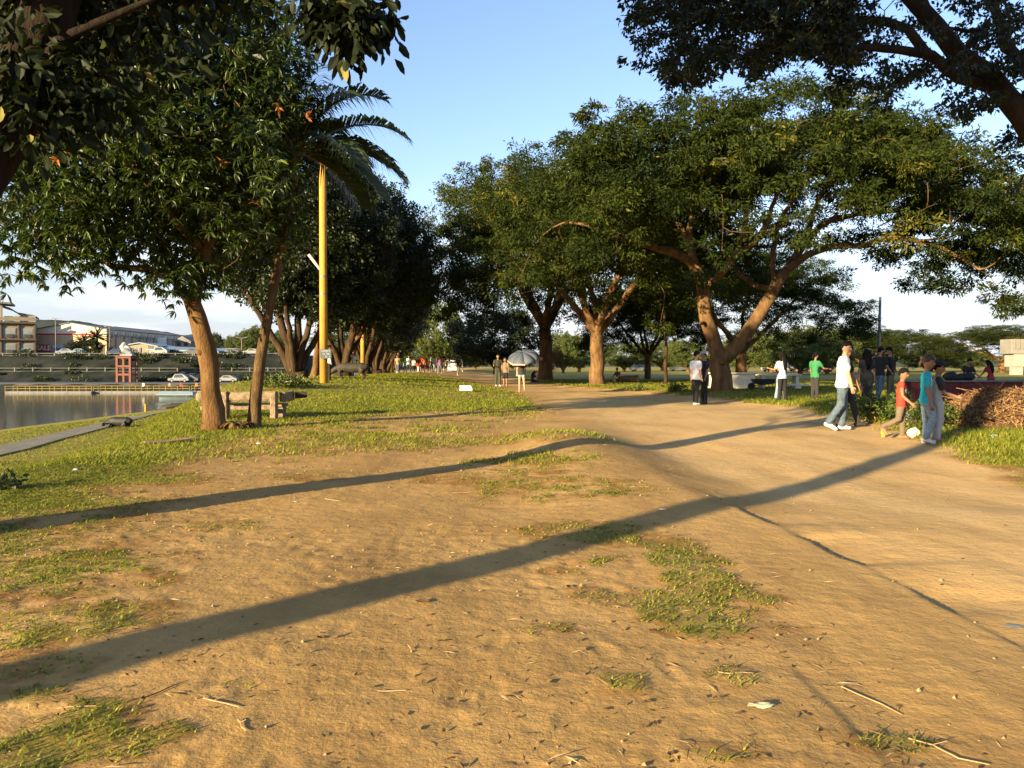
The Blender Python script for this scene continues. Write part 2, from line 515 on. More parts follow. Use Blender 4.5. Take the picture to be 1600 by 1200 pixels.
# ------------------------------------------------------------------ ground
def ground_material():
    m = bpy.data.materials.new('earth_and_turf'); m.use_nodes = True
    n = m.node_tree.nodes; l = m.node_tree.links
    b = n['Principled BSDF']; b.inputs['Roughness'].default_value = 0.95; b.inputs['Specular IOR Level'].default_value = 0.12
    tc = n.new('ShaderNodeTexCoord')
    def noise(scale, detail=5, rough=0.6, vec=None, stretch=None):
        t = n.new('ShaderNodeTexNoise'); t.inputs['Scale'].default_value = scale
        t.inputs['Detail'].default_value = detail; t.inputs['Roughness'].default_value = rough
        if stretch:
            mp = n.new('ShaderNodeMapping'); mp.inputs['Scale'].default_value = stretch
            l.new(tc.outputs['Object'], mp.inputs[0]); l.new(mp.outputs[0], t.inputs['Vector'])
        else:
            l.new(tc.outputs['Object'], t.inputs['Vector'])
        return t
    def ramp(src, a, ca, bb, cb):
        r = n.new('ShaderNodeValToRGB')
        r.color_ramp.elements[0].position = a; r.color_ramp.elements[0].color = (*ca, 1)
        r.color_ramp.elements[1].position = bb; r.color_ramp.elements[1].color = (*cb, 1)
        l.new(src, r.inputs[0]); return r
    def mix(fac, a, c, mode='MIX'):
        x = n.new('ShaderNodeMix'); x.data_type = 'RGBA'; x.blend_type = mode
        if hasattr(fac, 'links'): l.new(fac, x.inputs[0])
        else: x.inputs[0].default_value = fac
        l.new(a, x.inputs[6])
        if hasattr(c, 'links'): l.new(c, x.inputs[7])
        else: x.inputs[7].default_value = (*c, 1)
        return x.outputs[2]
    nA = noise(0.7, 6)
    dirt = ramp(nA.outputs['Fac'], 0.35, (0.350, 0.204, 0.066), 0.66, (0.450, 0.272, 0.094))
    nS = noise(1.0, 5, 0.6, stretch=(2.6, 0.35, 1))
    dirtc = mix(ramp(nS.outputs['Fac'], 0.5, (0, 0, 0), 0.68, (0.75, 0.75, 0.75)).outputs[0], dirt.outputs[0], (0.29, 0.168, 0.060))
    nF = noise(60, 6, 0.75)
    dirtc = mix(0.42, dirtc, ramp(nF.outputs['Fac'], 0.32, (0.55, 0.52, 0.48), 0.62, (1.12, 1.12, 1.12)).outputs[0], 'MULTIPLY')
    nP = noise(0.33, 5, 0.62, stretch=(1.0, 0.55, 1))
    dirtc = mix(ramp(nP.outputs['Fac'], 0.46, (0, 0, 0), 0.62, (0.7, 0.7, 0.7)).outputs[0], dirtc, (0.56, 0.335, 0.118))
    nQ = noise(2.3, 6, 0.7)
    dirtc = mix(ramp(nQ.outputs['Fac'], 0.53, (0, 0, 0), 0.70, (0.55, 0.55, 0.55)).outputs[0], dirtc, (0.27, 0.153, 0.050))
    wa = n.new('ShaderNodeAttribute'); wa.attribute_name = 'way'
    nW = noise(0.8, 5, 0.6, stretch=(1.6, 0.5, 1))
    wm = n.new('ShaderNodeMath'); wm.operation = 'MULTIPLY'
    l.new(wa.outputs['Fac'], wm.inputs[0]); l.new(ramp(nW.outputs['Fac'], 0.3, (0.25, 0.25, 0.25), 0.6, (0.85, 0.85, 0.85)).outputs[0], wm.inputs[1])
    dirtc = mix(wm.outputs[0], dirtc, (0.60, 0.388, 0.165))
    # small dark crumbs and pale grit
    vo = n.new('ShaderNodeTexVoronoi'); vo.inputs['Scale'].default_value = 55; l.new(tc.outputs['Object'], vo.inputs['Vector'])
    nM = noise(1.6, 3)
    crumb = n.new('ShaderNodeMath'); crumb.operation = 'MULTIPLY'
    l.new(ramp(vo.outputs['Distance'], 0.10, (1, 1, 1), 0.17, (0, 0, 0)).outputs[0], crumb.inputs[0])
    l.new(ramp(nM.outputs['Fac'], 0.5, (0, 0, 0), 0.62, (0.6, 0.6, 0.6)).outputs[0], crumb.inputs[1])
    dirtc = mix(crumb.outputs[0], dirtc, (0.13, 0.075, 0.034))
    # turf: green, with straw and reddish earth in it
    nG = noise(0.45, 6)
    turf = ramp(nG.outputs['Fac'], 0.36, (0.165, 0.165, 0.018), 0.64, (0.255, 0.235, 0.027))
    nG2 = noise(26, 4, 0.7)
    turfc = mix(0.8, turf.outputs[0], ramp(nG2.outputs['Fac'], 0.3, (0.45, 0.45, 0.45), 0.65, (1.25, 1.25, 1.2)).outputs[0], 'MULTIPLY')
    thin = mix(ramp(nM.outputs['Fac'], 0.4, (0, 0, 0), 0.6, (1, 1, 1)).outputs[0], dirtc, (0.27, 0.135, 0.038))
    ga = n.new('ShaderNodeAttribute'); ga.attribute_name = 'grass'
    gl = n.new('ShaderNodeMapRange'); gl.inputs['From Min'].default_value = 0.55; gl.inputs['From Max'].default_value = 1.15
    nE = noise(9, 4)
    ad = n.new('ShaderNodeMath'); ad.operation = 'MULTIPLY_ADD'; ad.inputs[1].default_value = 0.5; ad.inputs[2].default_value = -0.25
    l.new(nE.outputs['Fac'], ad.inputs[0])
    ad2 = n.new('ShaderNodeMath'); ad2.operation = 'ADD'
    l.new(ga.outputs['Fac'], ad2.inputs[0]); l.new(ad.outputs[0], ad2.inputs[1])
    l.new(ad2.outputs[0], gl.inputs['Value'])
    edge = n.new('ShaderNodeMapRange'); edge.inputs['From Min'].default_value = 0.02; edge.inputs['From Max'].default_value = 0.4
    l.new(ga.outputs['Fac'], edge.inputs['Value'])
    c = mix(edge.outputs[0], dirtc, thin)
    c = mix(gl.outputs[0], c, turfc)
    # concrete and mud of the far bank, darkened to hold its shade
    fa = n.new('ShaderNodeAttribute'); fa.attribute_name = 'bank'
    nB = noise(0.25, 5)
    bank = ramp(nB.outputs['Fac'], 0.40, (0.010, 0.014, 0.008), 0.68, (0.034, 0.034, 0.028))
    c = mix(fa.outputs['Fac'], c, bank.outputs[0])
    l.new(c, b.inputs['Base Color'])
    bp = n.new('ShaderNodeBump'); bp.inputs['Strength'].default_value = 0.6; bp.inputs['Distance'].default_value = 0.008
    nb = noise(45, 6, 0.7); l.new(nb.outputs['Fac'], bp.inputs['Height'])
    bp2 = n.new('ShaderNodeBump'); bp2.inputs['Strength'].default_value = 0.6; bp2.inputs['Distance'].default_value = 0.02
    nb2 = noise(9, 4, 0.6); l.new(nb2.outputs['Fac'], bp2.inputs['Height'])
    l.new(bp.outputs[0], bp2.inputs['Normal'])
    l.new(bp2.outputs[0], b.inputs['Normal'])
    return m

def build_ground():
    rr = [0.9]
    while rr[-1] < 13: rr.append(rr[-1] * 1.0068)
    while rr[-1] < 60: rr.append(rr[-1] * 1.014)
    while rr[-1] < 320: rr.append(rr[-1] * 1.020)
    while rr[-1] < 4500: rr.append(rr[-1] * 1.12)
    rr = np.array(rr)
    fr = np.radians(np.arange(-41, 41.01, 0.275))
    bk = np.radians(np.arange(44, 317, 3.0))
    th = np.concatenate([fr, bk])
    R, T = np.meshgrid(rr, th, indexing='ij')
    X = R * np.sin(T); Y = R * np.cos(T)
    Z = terrain(X, Y, fine=True)
    # footprints and scuffs
    g = np.random.default_rng(3)
    near = (R < 13)
    xs = X[near]; ys = Y[near]; zs = Z[near]
    for _ in range(190):
        d = 2.3 + 9 * g.random() ** 1.6
        cx = (g.random() - 0.55) * 1.25 * d; cy = d
        if cx > 1.2 and g.random() < 0.6: continue
        a = g.normal(0.2, 0.5); L = g.uniform(.05, .13); Wd = g.uniform(.03, .05)
        dx = xs - cx; dy = ys - cy
        k = (np.abs(dx) < .4) & (np.abs(dy) < .4)
        if not k.any(): continue
        u = (dx[k] * math.sin(a) + dy[k] * math.cos(a)) / L; v = (dx[k] * math.cos(a) - dy[k] * math.sin(a)) / Wd
        q = u * u + v * v
        zs[k] += g.uniform(.5, 1.0) * (-0.005 * np.exp(-q ** 2) + 0.002 * np.exp(-((np.sqrt(q) - 1.5) / .4) ** 2))
    Z[near] = zs
    nr, nt = X.shape
    verts = np.stack([X, Y, Z], -1).reshape(-1, 3)
    i = np.arange(nr - 1)[:, None]; j = np.arange(nt)[None, :]
    j2 = (j + 1) % nt
    quads = np.stack([(i * nt + j), (i * nt + j2) + 0 * i, ((i + 1) * nt + j2), ((i + 1) * nt + j)], -1).reshape(-1, 4)
    verts = np.vstack([verts, [[0, 0, float(terrain(0, 0))]]])
    c = len(verts) - 1
    tris = np.stack([np.full(nt, c), (np.arange(nt) + 1) % nt, np.arange(nt)], -1)
    x = verts[:, 0]; y = verts[:, 1]
    gd = grass_density(x, y)
    bank = sstep(140, 144, y) * sstep(-38, -46, x) + sstep(-38.5, -41, x) * (y <= 150)
    lip = np.interp(y, [-5, 2, 4, 7, 9, 11, 13, 16, 30, 60], [2.6, 2.5, 2.25, 2.0, 1.9, 1.7, 1.5, 1.3, 0.6, -4]) + 1.0 * (fbm(x * .5, y * .3, 48, 3) - .5)
    way = sstep(-0.2, 1.6, x - lip)
    me = mesh_np('ground', verts, quads, tris, {'way': way, 'grass': gd, 'bank': np.clip(bank, 0, 1)}, smooth=True)
    # make normals face up
    bm = bmesh.new(); bm.from_mesh(me)
    bm.faces.ensure_lookup_table()
    if bm.faces[1000].normal.z < 0: bmesh.ops.reverse_faces(bm, faces=bm.faces[:])
    bm.to_mesh(me); bm.free()
    o = link('ground', me, None, ground_material())
    tag(o, 'trodden tan earth and turf of the riverside park', 'ground', kind='structure')
build_ground()

# river
def build_river():
    m = bpy.data.materials.new('river_water'); m.use_nodes = True
    n = m.node_tree.nodes; l = m.node_tree.links
    b = n['Principled BSDF']
    b.inputs['Base Color'].default_value = (0.016, 0.018, 0.014, 1); b.inputs['Roughness'].default_value = 0.10
    b.inputs['Specular IOR Level'].default_value = 0.5
    tc = n.new('ShaderNodeTexCoord'); mp = n.new('ShaderNodeMapping'); mp.inputs['Scale'].default_value = (0.6, 1.6, 1)
    l.new(tc.outputs['Object'], mp.inputs[0])
    nz = n.new('ShaderNodeTexNoise'); nz.inputs['Scale'].default_value = 1.4; nz.inputs['Detail'].default_value = 4
    l.new(mp.outputs[0], nz.inputs['Vector'])
    bp = n.new('ShaderNodeBump'); bp.inputs['Strength'].default_value = 0.07; bp.inputs['Distance'].default_value = 0.05
    l.new(nz.outputs['Fac'], bp.inputs['Height']); l.new(bp.outputs[0], b.inputs['Normal'])
    mb = MB()
    xs = np.linspace(-700, -36, 30); ys = np.linspace(-300, 148, 30)
    mb.add([(x, y, 0) for y in ys for x in xs], [(j * 30 + i, j * 30 + i + 1, (j + 1) * 30 + i + 1, (j + 1) * 30 + i) for j in range(29) for i in range(29)])
    o = mb.build('river', m, loc=(0, 0, -3.62))
    tag(o, 'still grey river between the park and the far bank', 'river', kind='structure')
build_river()

# lower concrete path along the bank
def build_lower_path():
    m = mat('path_concrete', (0.19, 0.165, 0.125), 0.9, 0.18, 1.2, 0.3, 20)
    ys = np.concatenate([np.linspace(-40, 20, 20), np.linspace(21, 140, 80)])
    mb = MB(); vs = []
    for y in ys:
        xc = float(np.interp(y, [-40, 20, 29, 43, 60, 100, 140], [-18, -18.2, -19.4, -22.6, -27, -36, -39]))
        for dx in (-0.7, -0.25, 0.25, 0.7):
            vs.append((xc + dx, y, 0))
    zs = terrain(np.array([v[0] for v in vs]), np.array([v[1] for v in vs]))
    top = [(v[0], v[1], float(z) + 0.05) for v, z in zip(vs, zs)]
    fs = []
    for i in range(len(ys) - 1):
        for k in range(3):
            fs.append((i * 4 + k, i * 4 + k + 1, (i + 1) * 4 + k + 1, (i + 1) * 4 + k))
    mb.add(top, fs)
    # kerb faces
    for side in (0, 3):
        vv = []
        for i in range(len(ys)):
            t = top[i * 4 + side]; vv += [t, (t[0], t[1], t[2] - 0.2)]
        mb.add(vv, [(2 * i, 2 * i + 1, 2 * i + 3, 2 * i + 2) for i in range(len(ys) - 1)])
    o = mb.build('riverside_path', m)
    tag(o, 'narrow grey concrete path along the lower river bank', 'path', kind='structure')
build_lower_path()

# far-bank road slab
def build_far_road():
    m = mat('far_road_concrete', (0.075, 0.078, 0.085), 0.9, 0.2, 0.3)
    mb = MB(); mb.box((-140, 155, -2.26), (176, 15, 0.3))
    tag(mb.build('far_bank_road', m), 'grey concrete landing road along the far river bank', 'road', kind='structure')
build_far_road()

# ------------------------------------------------------------------ grass
def blades(name, pts, h, w, lean, rnd, segs=2):
    N = len(pts)
    g = RNG
    az = g.random(N) * 2 * np.pi
    dx = np.cos(az); dy = np.sin(az)
    sx = -dy; sy = dx
    la = lean
    tip = np.stack([dx * la, dy * la, h], -1)
    mid = np.stack([dx * la * 0.32, dy * la * 0.32, h * 0.62], -1)
    wv = np.stack([sx * w, sy * w, 0 * w], -1)
    if segs == 2:
        V = np.stack([pts - wv * .5, pts + wv * .5, pts + mid + wv * .42, pts + mid - wv * .42, pts + tip], 1).reshape(-1, 3)
        b = np.arange(N)[:, None] * 5
        quads = b + np.array([[0, 1, 2, 3]]); tris = b + np.array([[3, 2, 4]])
        return V, quads, tris, np.repeat(rnd, 5)
    V = np.stack([pts - wv * .5, pts + wv * .5, pts + tip], 1).reshape(-1, 3)
    b = np.arange(N)[:, None] * 3
    return V, None, b + np.array([[0, 1, 2]]), np.repeat(rnd, 3)

GRASS_MAT = leaf_mat('grass_blades', [(0.0, (0.085, 0.108, 0.012)), (0.35, (0.185, 0.200, 0.020)), (0.70, (0.320, 0.300, 0.035)), (0.86, (0.40, 0.30, 0.07)), (1.0, (0.44, 0.29, 0.10))],
                     trans=(0.24, 0.28, 0.04), tfac=0.30, rough=0.6, spec=0.2)

def build_grass():
    g = RNG
    def scatter(n, d0, d1, half=0.78, power=1.0):
        # even over the ground of a wedge in front, denser towards the eye with power<1
        d = d0 + (d1 - d0) * g.random(n) ** power
        x = (g.random(n) * 2 - 1) * (half * d + 1.0)
        return x, d
    # near tufts
    x, y = scatter(420000, 1.7, 10.5, 0.76, 1.0)
    D = grass_density(x, y)
    keep = g.random(len(x)) < D ** 1.3 * 0.85
    x = x[keep]; y = y[keep]; D = D[keep]
    n2 = vnoise(x * 9, y * 9, 77)
    n2 = .5 * n2 + .5 * vnoise(x * 23, y * 23, 78)
    k2 = (n2 + .42 * D + g.normal(0, .10, len(x))) > .70
    x = x[k2]; y = y[k2]; D = D[k2]
    print('near blades', len(x))
    x = x[:90000]; y = y[:90000]; D = D[:90000]
    z = terrain(x, y, True)
    N = len(x)
    h = g.uniform(.007, .024, N) * (0.55 + 0.7 * D); lean = h * g.uniform(.8, 2.6, N)
    rnd = np.clip(0.22 + 0.25 * (vnoise(x * 2.2, y * 2.2, 5) - 0.5) + g.normal(0, .2, N) + 0.42 * (1 - D), 0, 1)
    V, Q, T, A = blades('g', np.stack([x, y, z - .004], -1), h, g.uniform(.004, .010, N) * (0.7 + y * 0.08), lean, rnd, 2)
    o = link('near_grass', mesh_np('near_grass', V, Q, T, {'rnd': A}), None, GRASS_MAT)
    tag(o, 'tufts of short grass on the bare earth in front', 'grass', kind='stuff')
    # mid and far lawn
    x1, y1 = scatter(170000, 9.5, 26, 0.74, 1.0)
    x2, y2 = scatter(90000, 26, 62, 0.70, 0.9)
    x = np.concatenate([x1, x2]); y = np.concatenate([y1, y2])
    D = grass_density(x, y)
    z = terrain(x, y, True)
    keep = (g.random(len(x)) < D ** 1.2) & (z > -2.6)
    x = x[keep]; y = y[keep]; z = z[keep]; D = D[keep]
    N = len(x)
    tall = np.where((x > 6.5) & (y < 30), 1.7, 1.0)
    h = g.uniform(.03, .065, N) * (1 + y * .012) * tall; lean = h * g.uniform(.5, 1.6, N)
    rnd = np.clip(0.36 + 0.4 * (fbm(x * .5, y * .5, 15, 3) - 0.5) + g.normal(0, .15, N) + 0.2 * (1 - D), 0, 1)
    V, Q, T, A = blades('g', np.stack([x, y, z - .01], -1), h, .010 + .0011 * y + 0 * h, lean, rnd, 1)
    o = link('lawn_grass', mesh_np('lawn_grass', V, Q, T, {'rnd': A}), None, GRASS_MAT)
    tag(o, 'green lawn grass on the mound and under the trees', 'grass', kind='stuff')
build_grass()
# ------------------------------------------------------------------ trees
BARK_RAIN = bark_mat('bark_rain_tree', (0.080, 0.042, 0.018), (0.22, 0.125, 0.055), 4.0)
BARK_MANGO = bark_mat('bark_mango', (0.095, 0.048, 0.018), (0.21, 0.115, 0.045), 6.0)
BARK_DARK = bark_mat('bark_dark', (0.028, 0.017, 0.010), (0.085, 0.050, 0.025), 5.0)
BARK_SHADED = bark_mat('bark_shaded', (0.012, 0.008, 0.006), (0.042, 0.026, 0.014), 5.0)  # bark darkened so its colour carries the shade on the two overhanging trees
BARK_PALM = bark_mat('bark_palm', (0.070, 0.040, 0.018), (0.17, 0.105, 0.048), 9.0)
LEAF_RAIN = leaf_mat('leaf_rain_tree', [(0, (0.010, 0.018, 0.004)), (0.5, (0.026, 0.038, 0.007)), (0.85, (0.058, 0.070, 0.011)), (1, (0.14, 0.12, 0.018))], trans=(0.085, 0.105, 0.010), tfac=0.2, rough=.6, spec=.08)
LEAF_RAIN_SHADED = leaf_mat('leaf_rain_tree_shaded', [(0, (0.008, 0.013, 0.006)), (0.6, (0.016, 0.023, 0.009)), (1, (0.045, 0.048, 0.012))], trans=(0.03, 0.04, 0.01), tfac=0.12)  # rain tree leaf colour lowered to paint the shaded overhanging boughs
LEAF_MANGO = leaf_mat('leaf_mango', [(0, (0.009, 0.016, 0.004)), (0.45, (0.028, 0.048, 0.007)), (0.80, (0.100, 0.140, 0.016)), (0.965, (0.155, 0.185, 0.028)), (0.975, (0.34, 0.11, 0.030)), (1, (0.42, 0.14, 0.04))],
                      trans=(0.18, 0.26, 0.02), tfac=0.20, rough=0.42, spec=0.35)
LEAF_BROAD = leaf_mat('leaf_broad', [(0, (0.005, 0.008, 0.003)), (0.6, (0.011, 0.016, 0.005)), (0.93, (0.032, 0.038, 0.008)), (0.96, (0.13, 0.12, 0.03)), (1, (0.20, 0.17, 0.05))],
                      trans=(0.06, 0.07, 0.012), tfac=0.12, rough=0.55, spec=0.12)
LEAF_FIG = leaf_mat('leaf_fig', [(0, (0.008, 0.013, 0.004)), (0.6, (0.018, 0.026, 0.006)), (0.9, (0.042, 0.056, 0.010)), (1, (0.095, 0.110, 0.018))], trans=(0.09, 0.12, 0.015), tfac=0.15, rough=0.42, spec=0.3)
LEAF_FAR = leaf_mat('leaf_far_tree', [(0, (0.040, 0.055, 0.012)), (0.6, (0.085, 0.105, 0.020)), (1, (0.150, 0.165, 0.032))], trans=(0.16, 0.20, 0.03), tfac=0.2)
LEAF_PALM = leaf_mat('leaf_palm', [(0, (0.016, 0.026, 0.008)), (0.6, (0.038, 0.055, 0.012)), (1, (0.085, 0.100, 0.02))], trans=(0.12, 0.15, 0.02), tfac=0.2, rough=0.4, spec=0.35)

class Skel:
    def __init__(self):
        self.p = []; self.par = []; self.rmin = []; self.tip = []
    def limb(self, pts, r0, r1, attach=None, step=0.35, wob=0.03, seed=0):
        pts = [Vector(q) for q in pts]
        if attach is None and self.p:
            P = np.array(self.p); q = np.array(pts[0])
            attach = int(np.argmin(((P - q) ** 2).sum(1)))
        g = np.random.default_rng(seed + len(self.p))
        # Catmull-Rom through the points
        ext = [pts[0] * 2 - pts[1]] + pts + [pts[-1] * 2 - pts[-2]]
        out = []
        tot = sum((pts[i + 1] - pts[i]).length for i in range(len(pts) - 1)); acc = 0
        for i in range(len(pts) - 1):
            p0, p1, p2, p3 = ext[i:i + 4]
            L = (p2 - p1).length; k = max(1, int(L / step))
            for s in range(k):
                t = s / k
                q = 0.5 * ((2 * p1) + (p2 - p0) * t + (2 * p0 - 5 * p1 + 4 * p2 - p3) * t * t + (3 * p1 - p0 - 3 * p2 + p3) * t ** 3)
                out.append((q, (acc + L * t) / tot))
            acc += L
        out.append((pts[-1], 1.0))
        last = attach if attach is not None else -1
        for i, (q, t) in enumerate(out):
            if i == 0 and attach is not None and (Vector(self.p[attach]) - q).length < 0.02: continue
            w = wob * min(1, i / 3)
            self.p.append((q.x + g.normal(0, w), q.y + g.normal(0, w), q.z + g.normal(0, w * .6)))
            self.par.append(last); self.rmin.append(r0 + (r1 - r0) * t); self.tip.append(False)
            last = len(self.p) - 1
        return last
    def attract(self, A, seg=4, bend=0.18, tip=True, seed=1, zpen=0.0, skip=0):
        g = np.random.default_rng(seed)
        base = np.array(self.p)[skip:]
        cen = base.mean(0)
        order = np.argsort(((A - base[0]) ** 2).sum(1))
        for k in order:
            a = A[k]
            P = np.array(self.p)
            d = np.sqrt(((P - a) ** 2).sum(1))
            d = d + zpen * np.maximum(0, P[:, 2] - a[2])
            d[:skip] += 1e3
            j = int(np.argmin(d))
            p0 = P[j]
            v = a - p0; L = np.linalg.norm(v)
            if L < 0.05: continue
            # leave in the direction of the parent, curve to the goal
            pj = self.par[j]
            dv = (p0 - P[pj]) if pj >= 0 else np.array([0, 0, 1.0])
            dv = dv / (np.linalg.norm(dv) + 1e-9)
            c = p0 + dv * L * 0.35 + v * 0.2 + g.normal(0, bend * L * .3, 3)
            last = j
            n = max(2, min(seg, int(L / 0.25) + 1))
            for s in range(1, n + 1):
                t = s / n
                q = (1 - t) ** 2 * p0 + 2 * t * (1 - t) * c + t * t * a
                if s < n: q = q + g.normal(0, bend * 0.06 * L, 3)
                self.p.append(tuple(q)); self.par.append(last); self.rmin.append(0.0); self.tip.append(tip and s == n)
                last = len(self.p) - 1
    def radii(self, tip_r=0.012, e=2.35):
        n = len(self.p)
        acc = np.zeros(n)
        has = np.zeros(n, bool)
        for i in range(n):
            if self.par[i] >= 0: has[self.par[i]] = True
        acc[~has] = tip_r ** e
        for i in range(n - 1, -1, -1):
            if self.par[i] >= 0: acc[self.par[i]] += acc[i]
        r = acc ** (1 / e)
        return np.maximum(r, np.array(self.rmin)) if True else r
    def mesh(self, tip_r=0.012, cut=0.0, flare=None, nmax=12, e=2.35, limb_exact=True):
        r = self.radii(tip_r, e)
        if limb_exact:
            rm = np.array(self.rmin); r = np.where(rm > 0, rm, r)
            # no branch thicker than what carries it
            for i in range(len(r)):
                if self.par[i] >= 0 and rm[i] == 0: r[i] = min(r[i], r[self.par[i]] * 0.9)
        kids = [[] for _ in self.p]
        for i, q in enumerate(self.par):
            if q >= 0: kids[q].append(i)
        mb = MB()
        starts = [i for i, q in enumerate(self.par) if q < 0]
        stack = [(s, -1) for s in starts]
        while stack:
            s, frm = stack.pop()
            chain = [] if frm < 0 else [frm]
            i = s
            while True:
                chain.append(i)
                ks = kids[i]
                if not ks: break
                ks = sorted(ks, key=lambda k: -r[k])
                for k in ks[1:]: stack.append((k, i))
                i = ks[0]
            rr = [r[c] for c in chain]
            if frm >= 0: rr[0] = min(rr[0], rr[1] * 1.25)
            if max(rr) < cut: continue
            if flare and frm < 0:
                for q in range(min(len(rr), 8)):
                    h = self.p[chain[q]][2] - self.p[chain[0]][2]
                    rr[q] *= 1 + flare * math.exp(-h / 0.35)
            m = max(rr)
            n = nmax if m > .12 else (7 if m > .05 else (5 if m > .022 else 3))
            rr[-1] = max(rr[-1] * .5, .004)
            mb.tube([self.p[c] for c in chain], rr, n, cap=False)
            if m > .12:                 # uneven, fluted trunk surface
                b0 = len(mb.v) - len(chain) * n
                for q in range(len(chain)):
                    cx_, cy_, cz_ = self.p[chain[q]]
                    root_ = flare if (flare and frm < 0) else 0
                    hgt = cz_ - self.p[chain[0]][2]
                    for j in range(n):
                        vx, vy, vz = mb.v[b0 + q * n + j]
                        k = 1 + .20 * (float(vnoise(j * 1.3, hgt * 1.9 + chain[0], 61)) - .5) + .5 * root_ * math.exp(-hgt / .3) * math.sin(j * 2.4 + 1)
                        mb.v[b0 + q * n + j] = (cx_ + (vx - cx_) * k, cy_ + (vy - cy_) * k, cz_ + (vz - cz_) * k)
        return mb
    def tips(self):
        return np.array([p for p, t in zip(self.p, self.tip) if t])

def frames(d, g, up=None):
    """orthonormal frames whose first axis is d"""
    d = d / (np.linalg.norm(d, axis=1, keepdims=True) + 1e-9)
    ref = g.normal(0, 1, d.shape) if up is None else up + g.normal(0, .45, d.shape)
    y = np.cross(ref, d); y /= (np.linalg.norm(y, axis=1, keepdims=True) + 1e-9)
    z = np.cross(d, y)
    return d, y, z

def leaf_mesh(name, pos, d, size, aspect, rnd, g, kind='quad', up=None, droop=0.15):
    """pos base of leaf, d direction of leaf; kind quad = diamond-like face, fold = two faces on a midrib"""
    x, y, z = frames(d, g, up)
    s = size[:, None]; w = s * aspect
    if kind == 'quad':
        V = np.stack([pos, pos + x * s * .45 + y * w * .5, pos + x * s - z * s * droop, pos + x * s * .45 - y * w * .5], 1).reshape(-1, 3)
        b = np.arange(len(pos))[:, None] * 4
        return mesh_np(name, V, b + np.array([[0, 1, 2, 3]]), None, {'rnd': np.repeat(rnd, 4)})
    # fold
    k = .16
    V = np.stack([pos, pos + x * s * .5 - z * w * k, pos + x * s - z * s * droop,
                  pos + x * s * .38 + y * w * .5 + z * w * .1, pos + x * s * .38 - y * w * .5 + z * w * .1,
                  pos + x * s * .74 + y * w * .38 - z * s * droop * .4, pos + x * s * .74 - y * w * .38 - z * s * droop * .4], 1).reshape(-1, 3)
    b = np.arange(len(pos))[:, None] * 7
    q = np.concatenate([b + np.array([[0, 3, 5, 1]]), b + np.array([[0, 1, 6, 4]])])
    t = np.concatenate([b + np.array([[1, 5, 2]]), b + np.array([[1, 2, 6]])])
    return mesh_np(name, V, q, t, {'rnd': np.repeat(rnd, 7)})

def puffs(tips, n_per, rad, g, flat=0.6):
    """leaf places in uneven puffs round the tips"""
    T = np.repeat(tips, n_per, 0)
    N = len(T)
    rs = np.repeat(g.uniform(.7, 1.25, len(tips)) * rad, n_per)
    v = g.normal(0, 1, (N, 3)); v /= np.linalg.norm(v, axis=1, keepdims=True)
    v *= (g.random(N) ** 0.5 * rs)[:, None]
    v[:, 2] *= flat
    # sub-clumps inside the puff
    K = 7
    sub = g.normal(0, .5, (len(tips), K, 3)) * rad; sub[..., 2] *= flat
    pick = g.integers(0, K, N)
    own = np.repeat(np.arange(len(tips)), n_per)
    v = 0.48 * v + 0.9 * sub[own, pick]
    return T + v, v, own

def finish_tree(root, trunk_mb, bark, crown_me, leafm):
    t = trunk_mb.build('trunk', bark, root, smooth=True)
    c = link('crown', crown_me, root, leafm)
    return t, c

# ---- the big rain tree right of the middle
def rain_crown(tips, n_per, rad, size, g, flat=0.55):
    pos, v, own = puffs(tips, n_per, rad, g, flat)
    N = len(pos)
    d = v * 1.2 / (rad + 1e-6) + g.normal(0, .6, (N, 3)); d[:, 2] -= 0.25
    up = np.tile(np.array([[0, 0, 1.0]]), (N, 1)) + g.normal(0, .5, (N, 3))
    per = g.normal(0, .12, len(tips))
    rnd = np.clip(0.45 + per[own] + g.normal(0, .16, N) + (g.random(len(tips)) < .06)[own] * .3, 0, 1)
    return leaf_mesh('crown', pos, d, g.uniform(.6, 1.3, N) * size, .36, rnd, g, 'quad', up, .2)

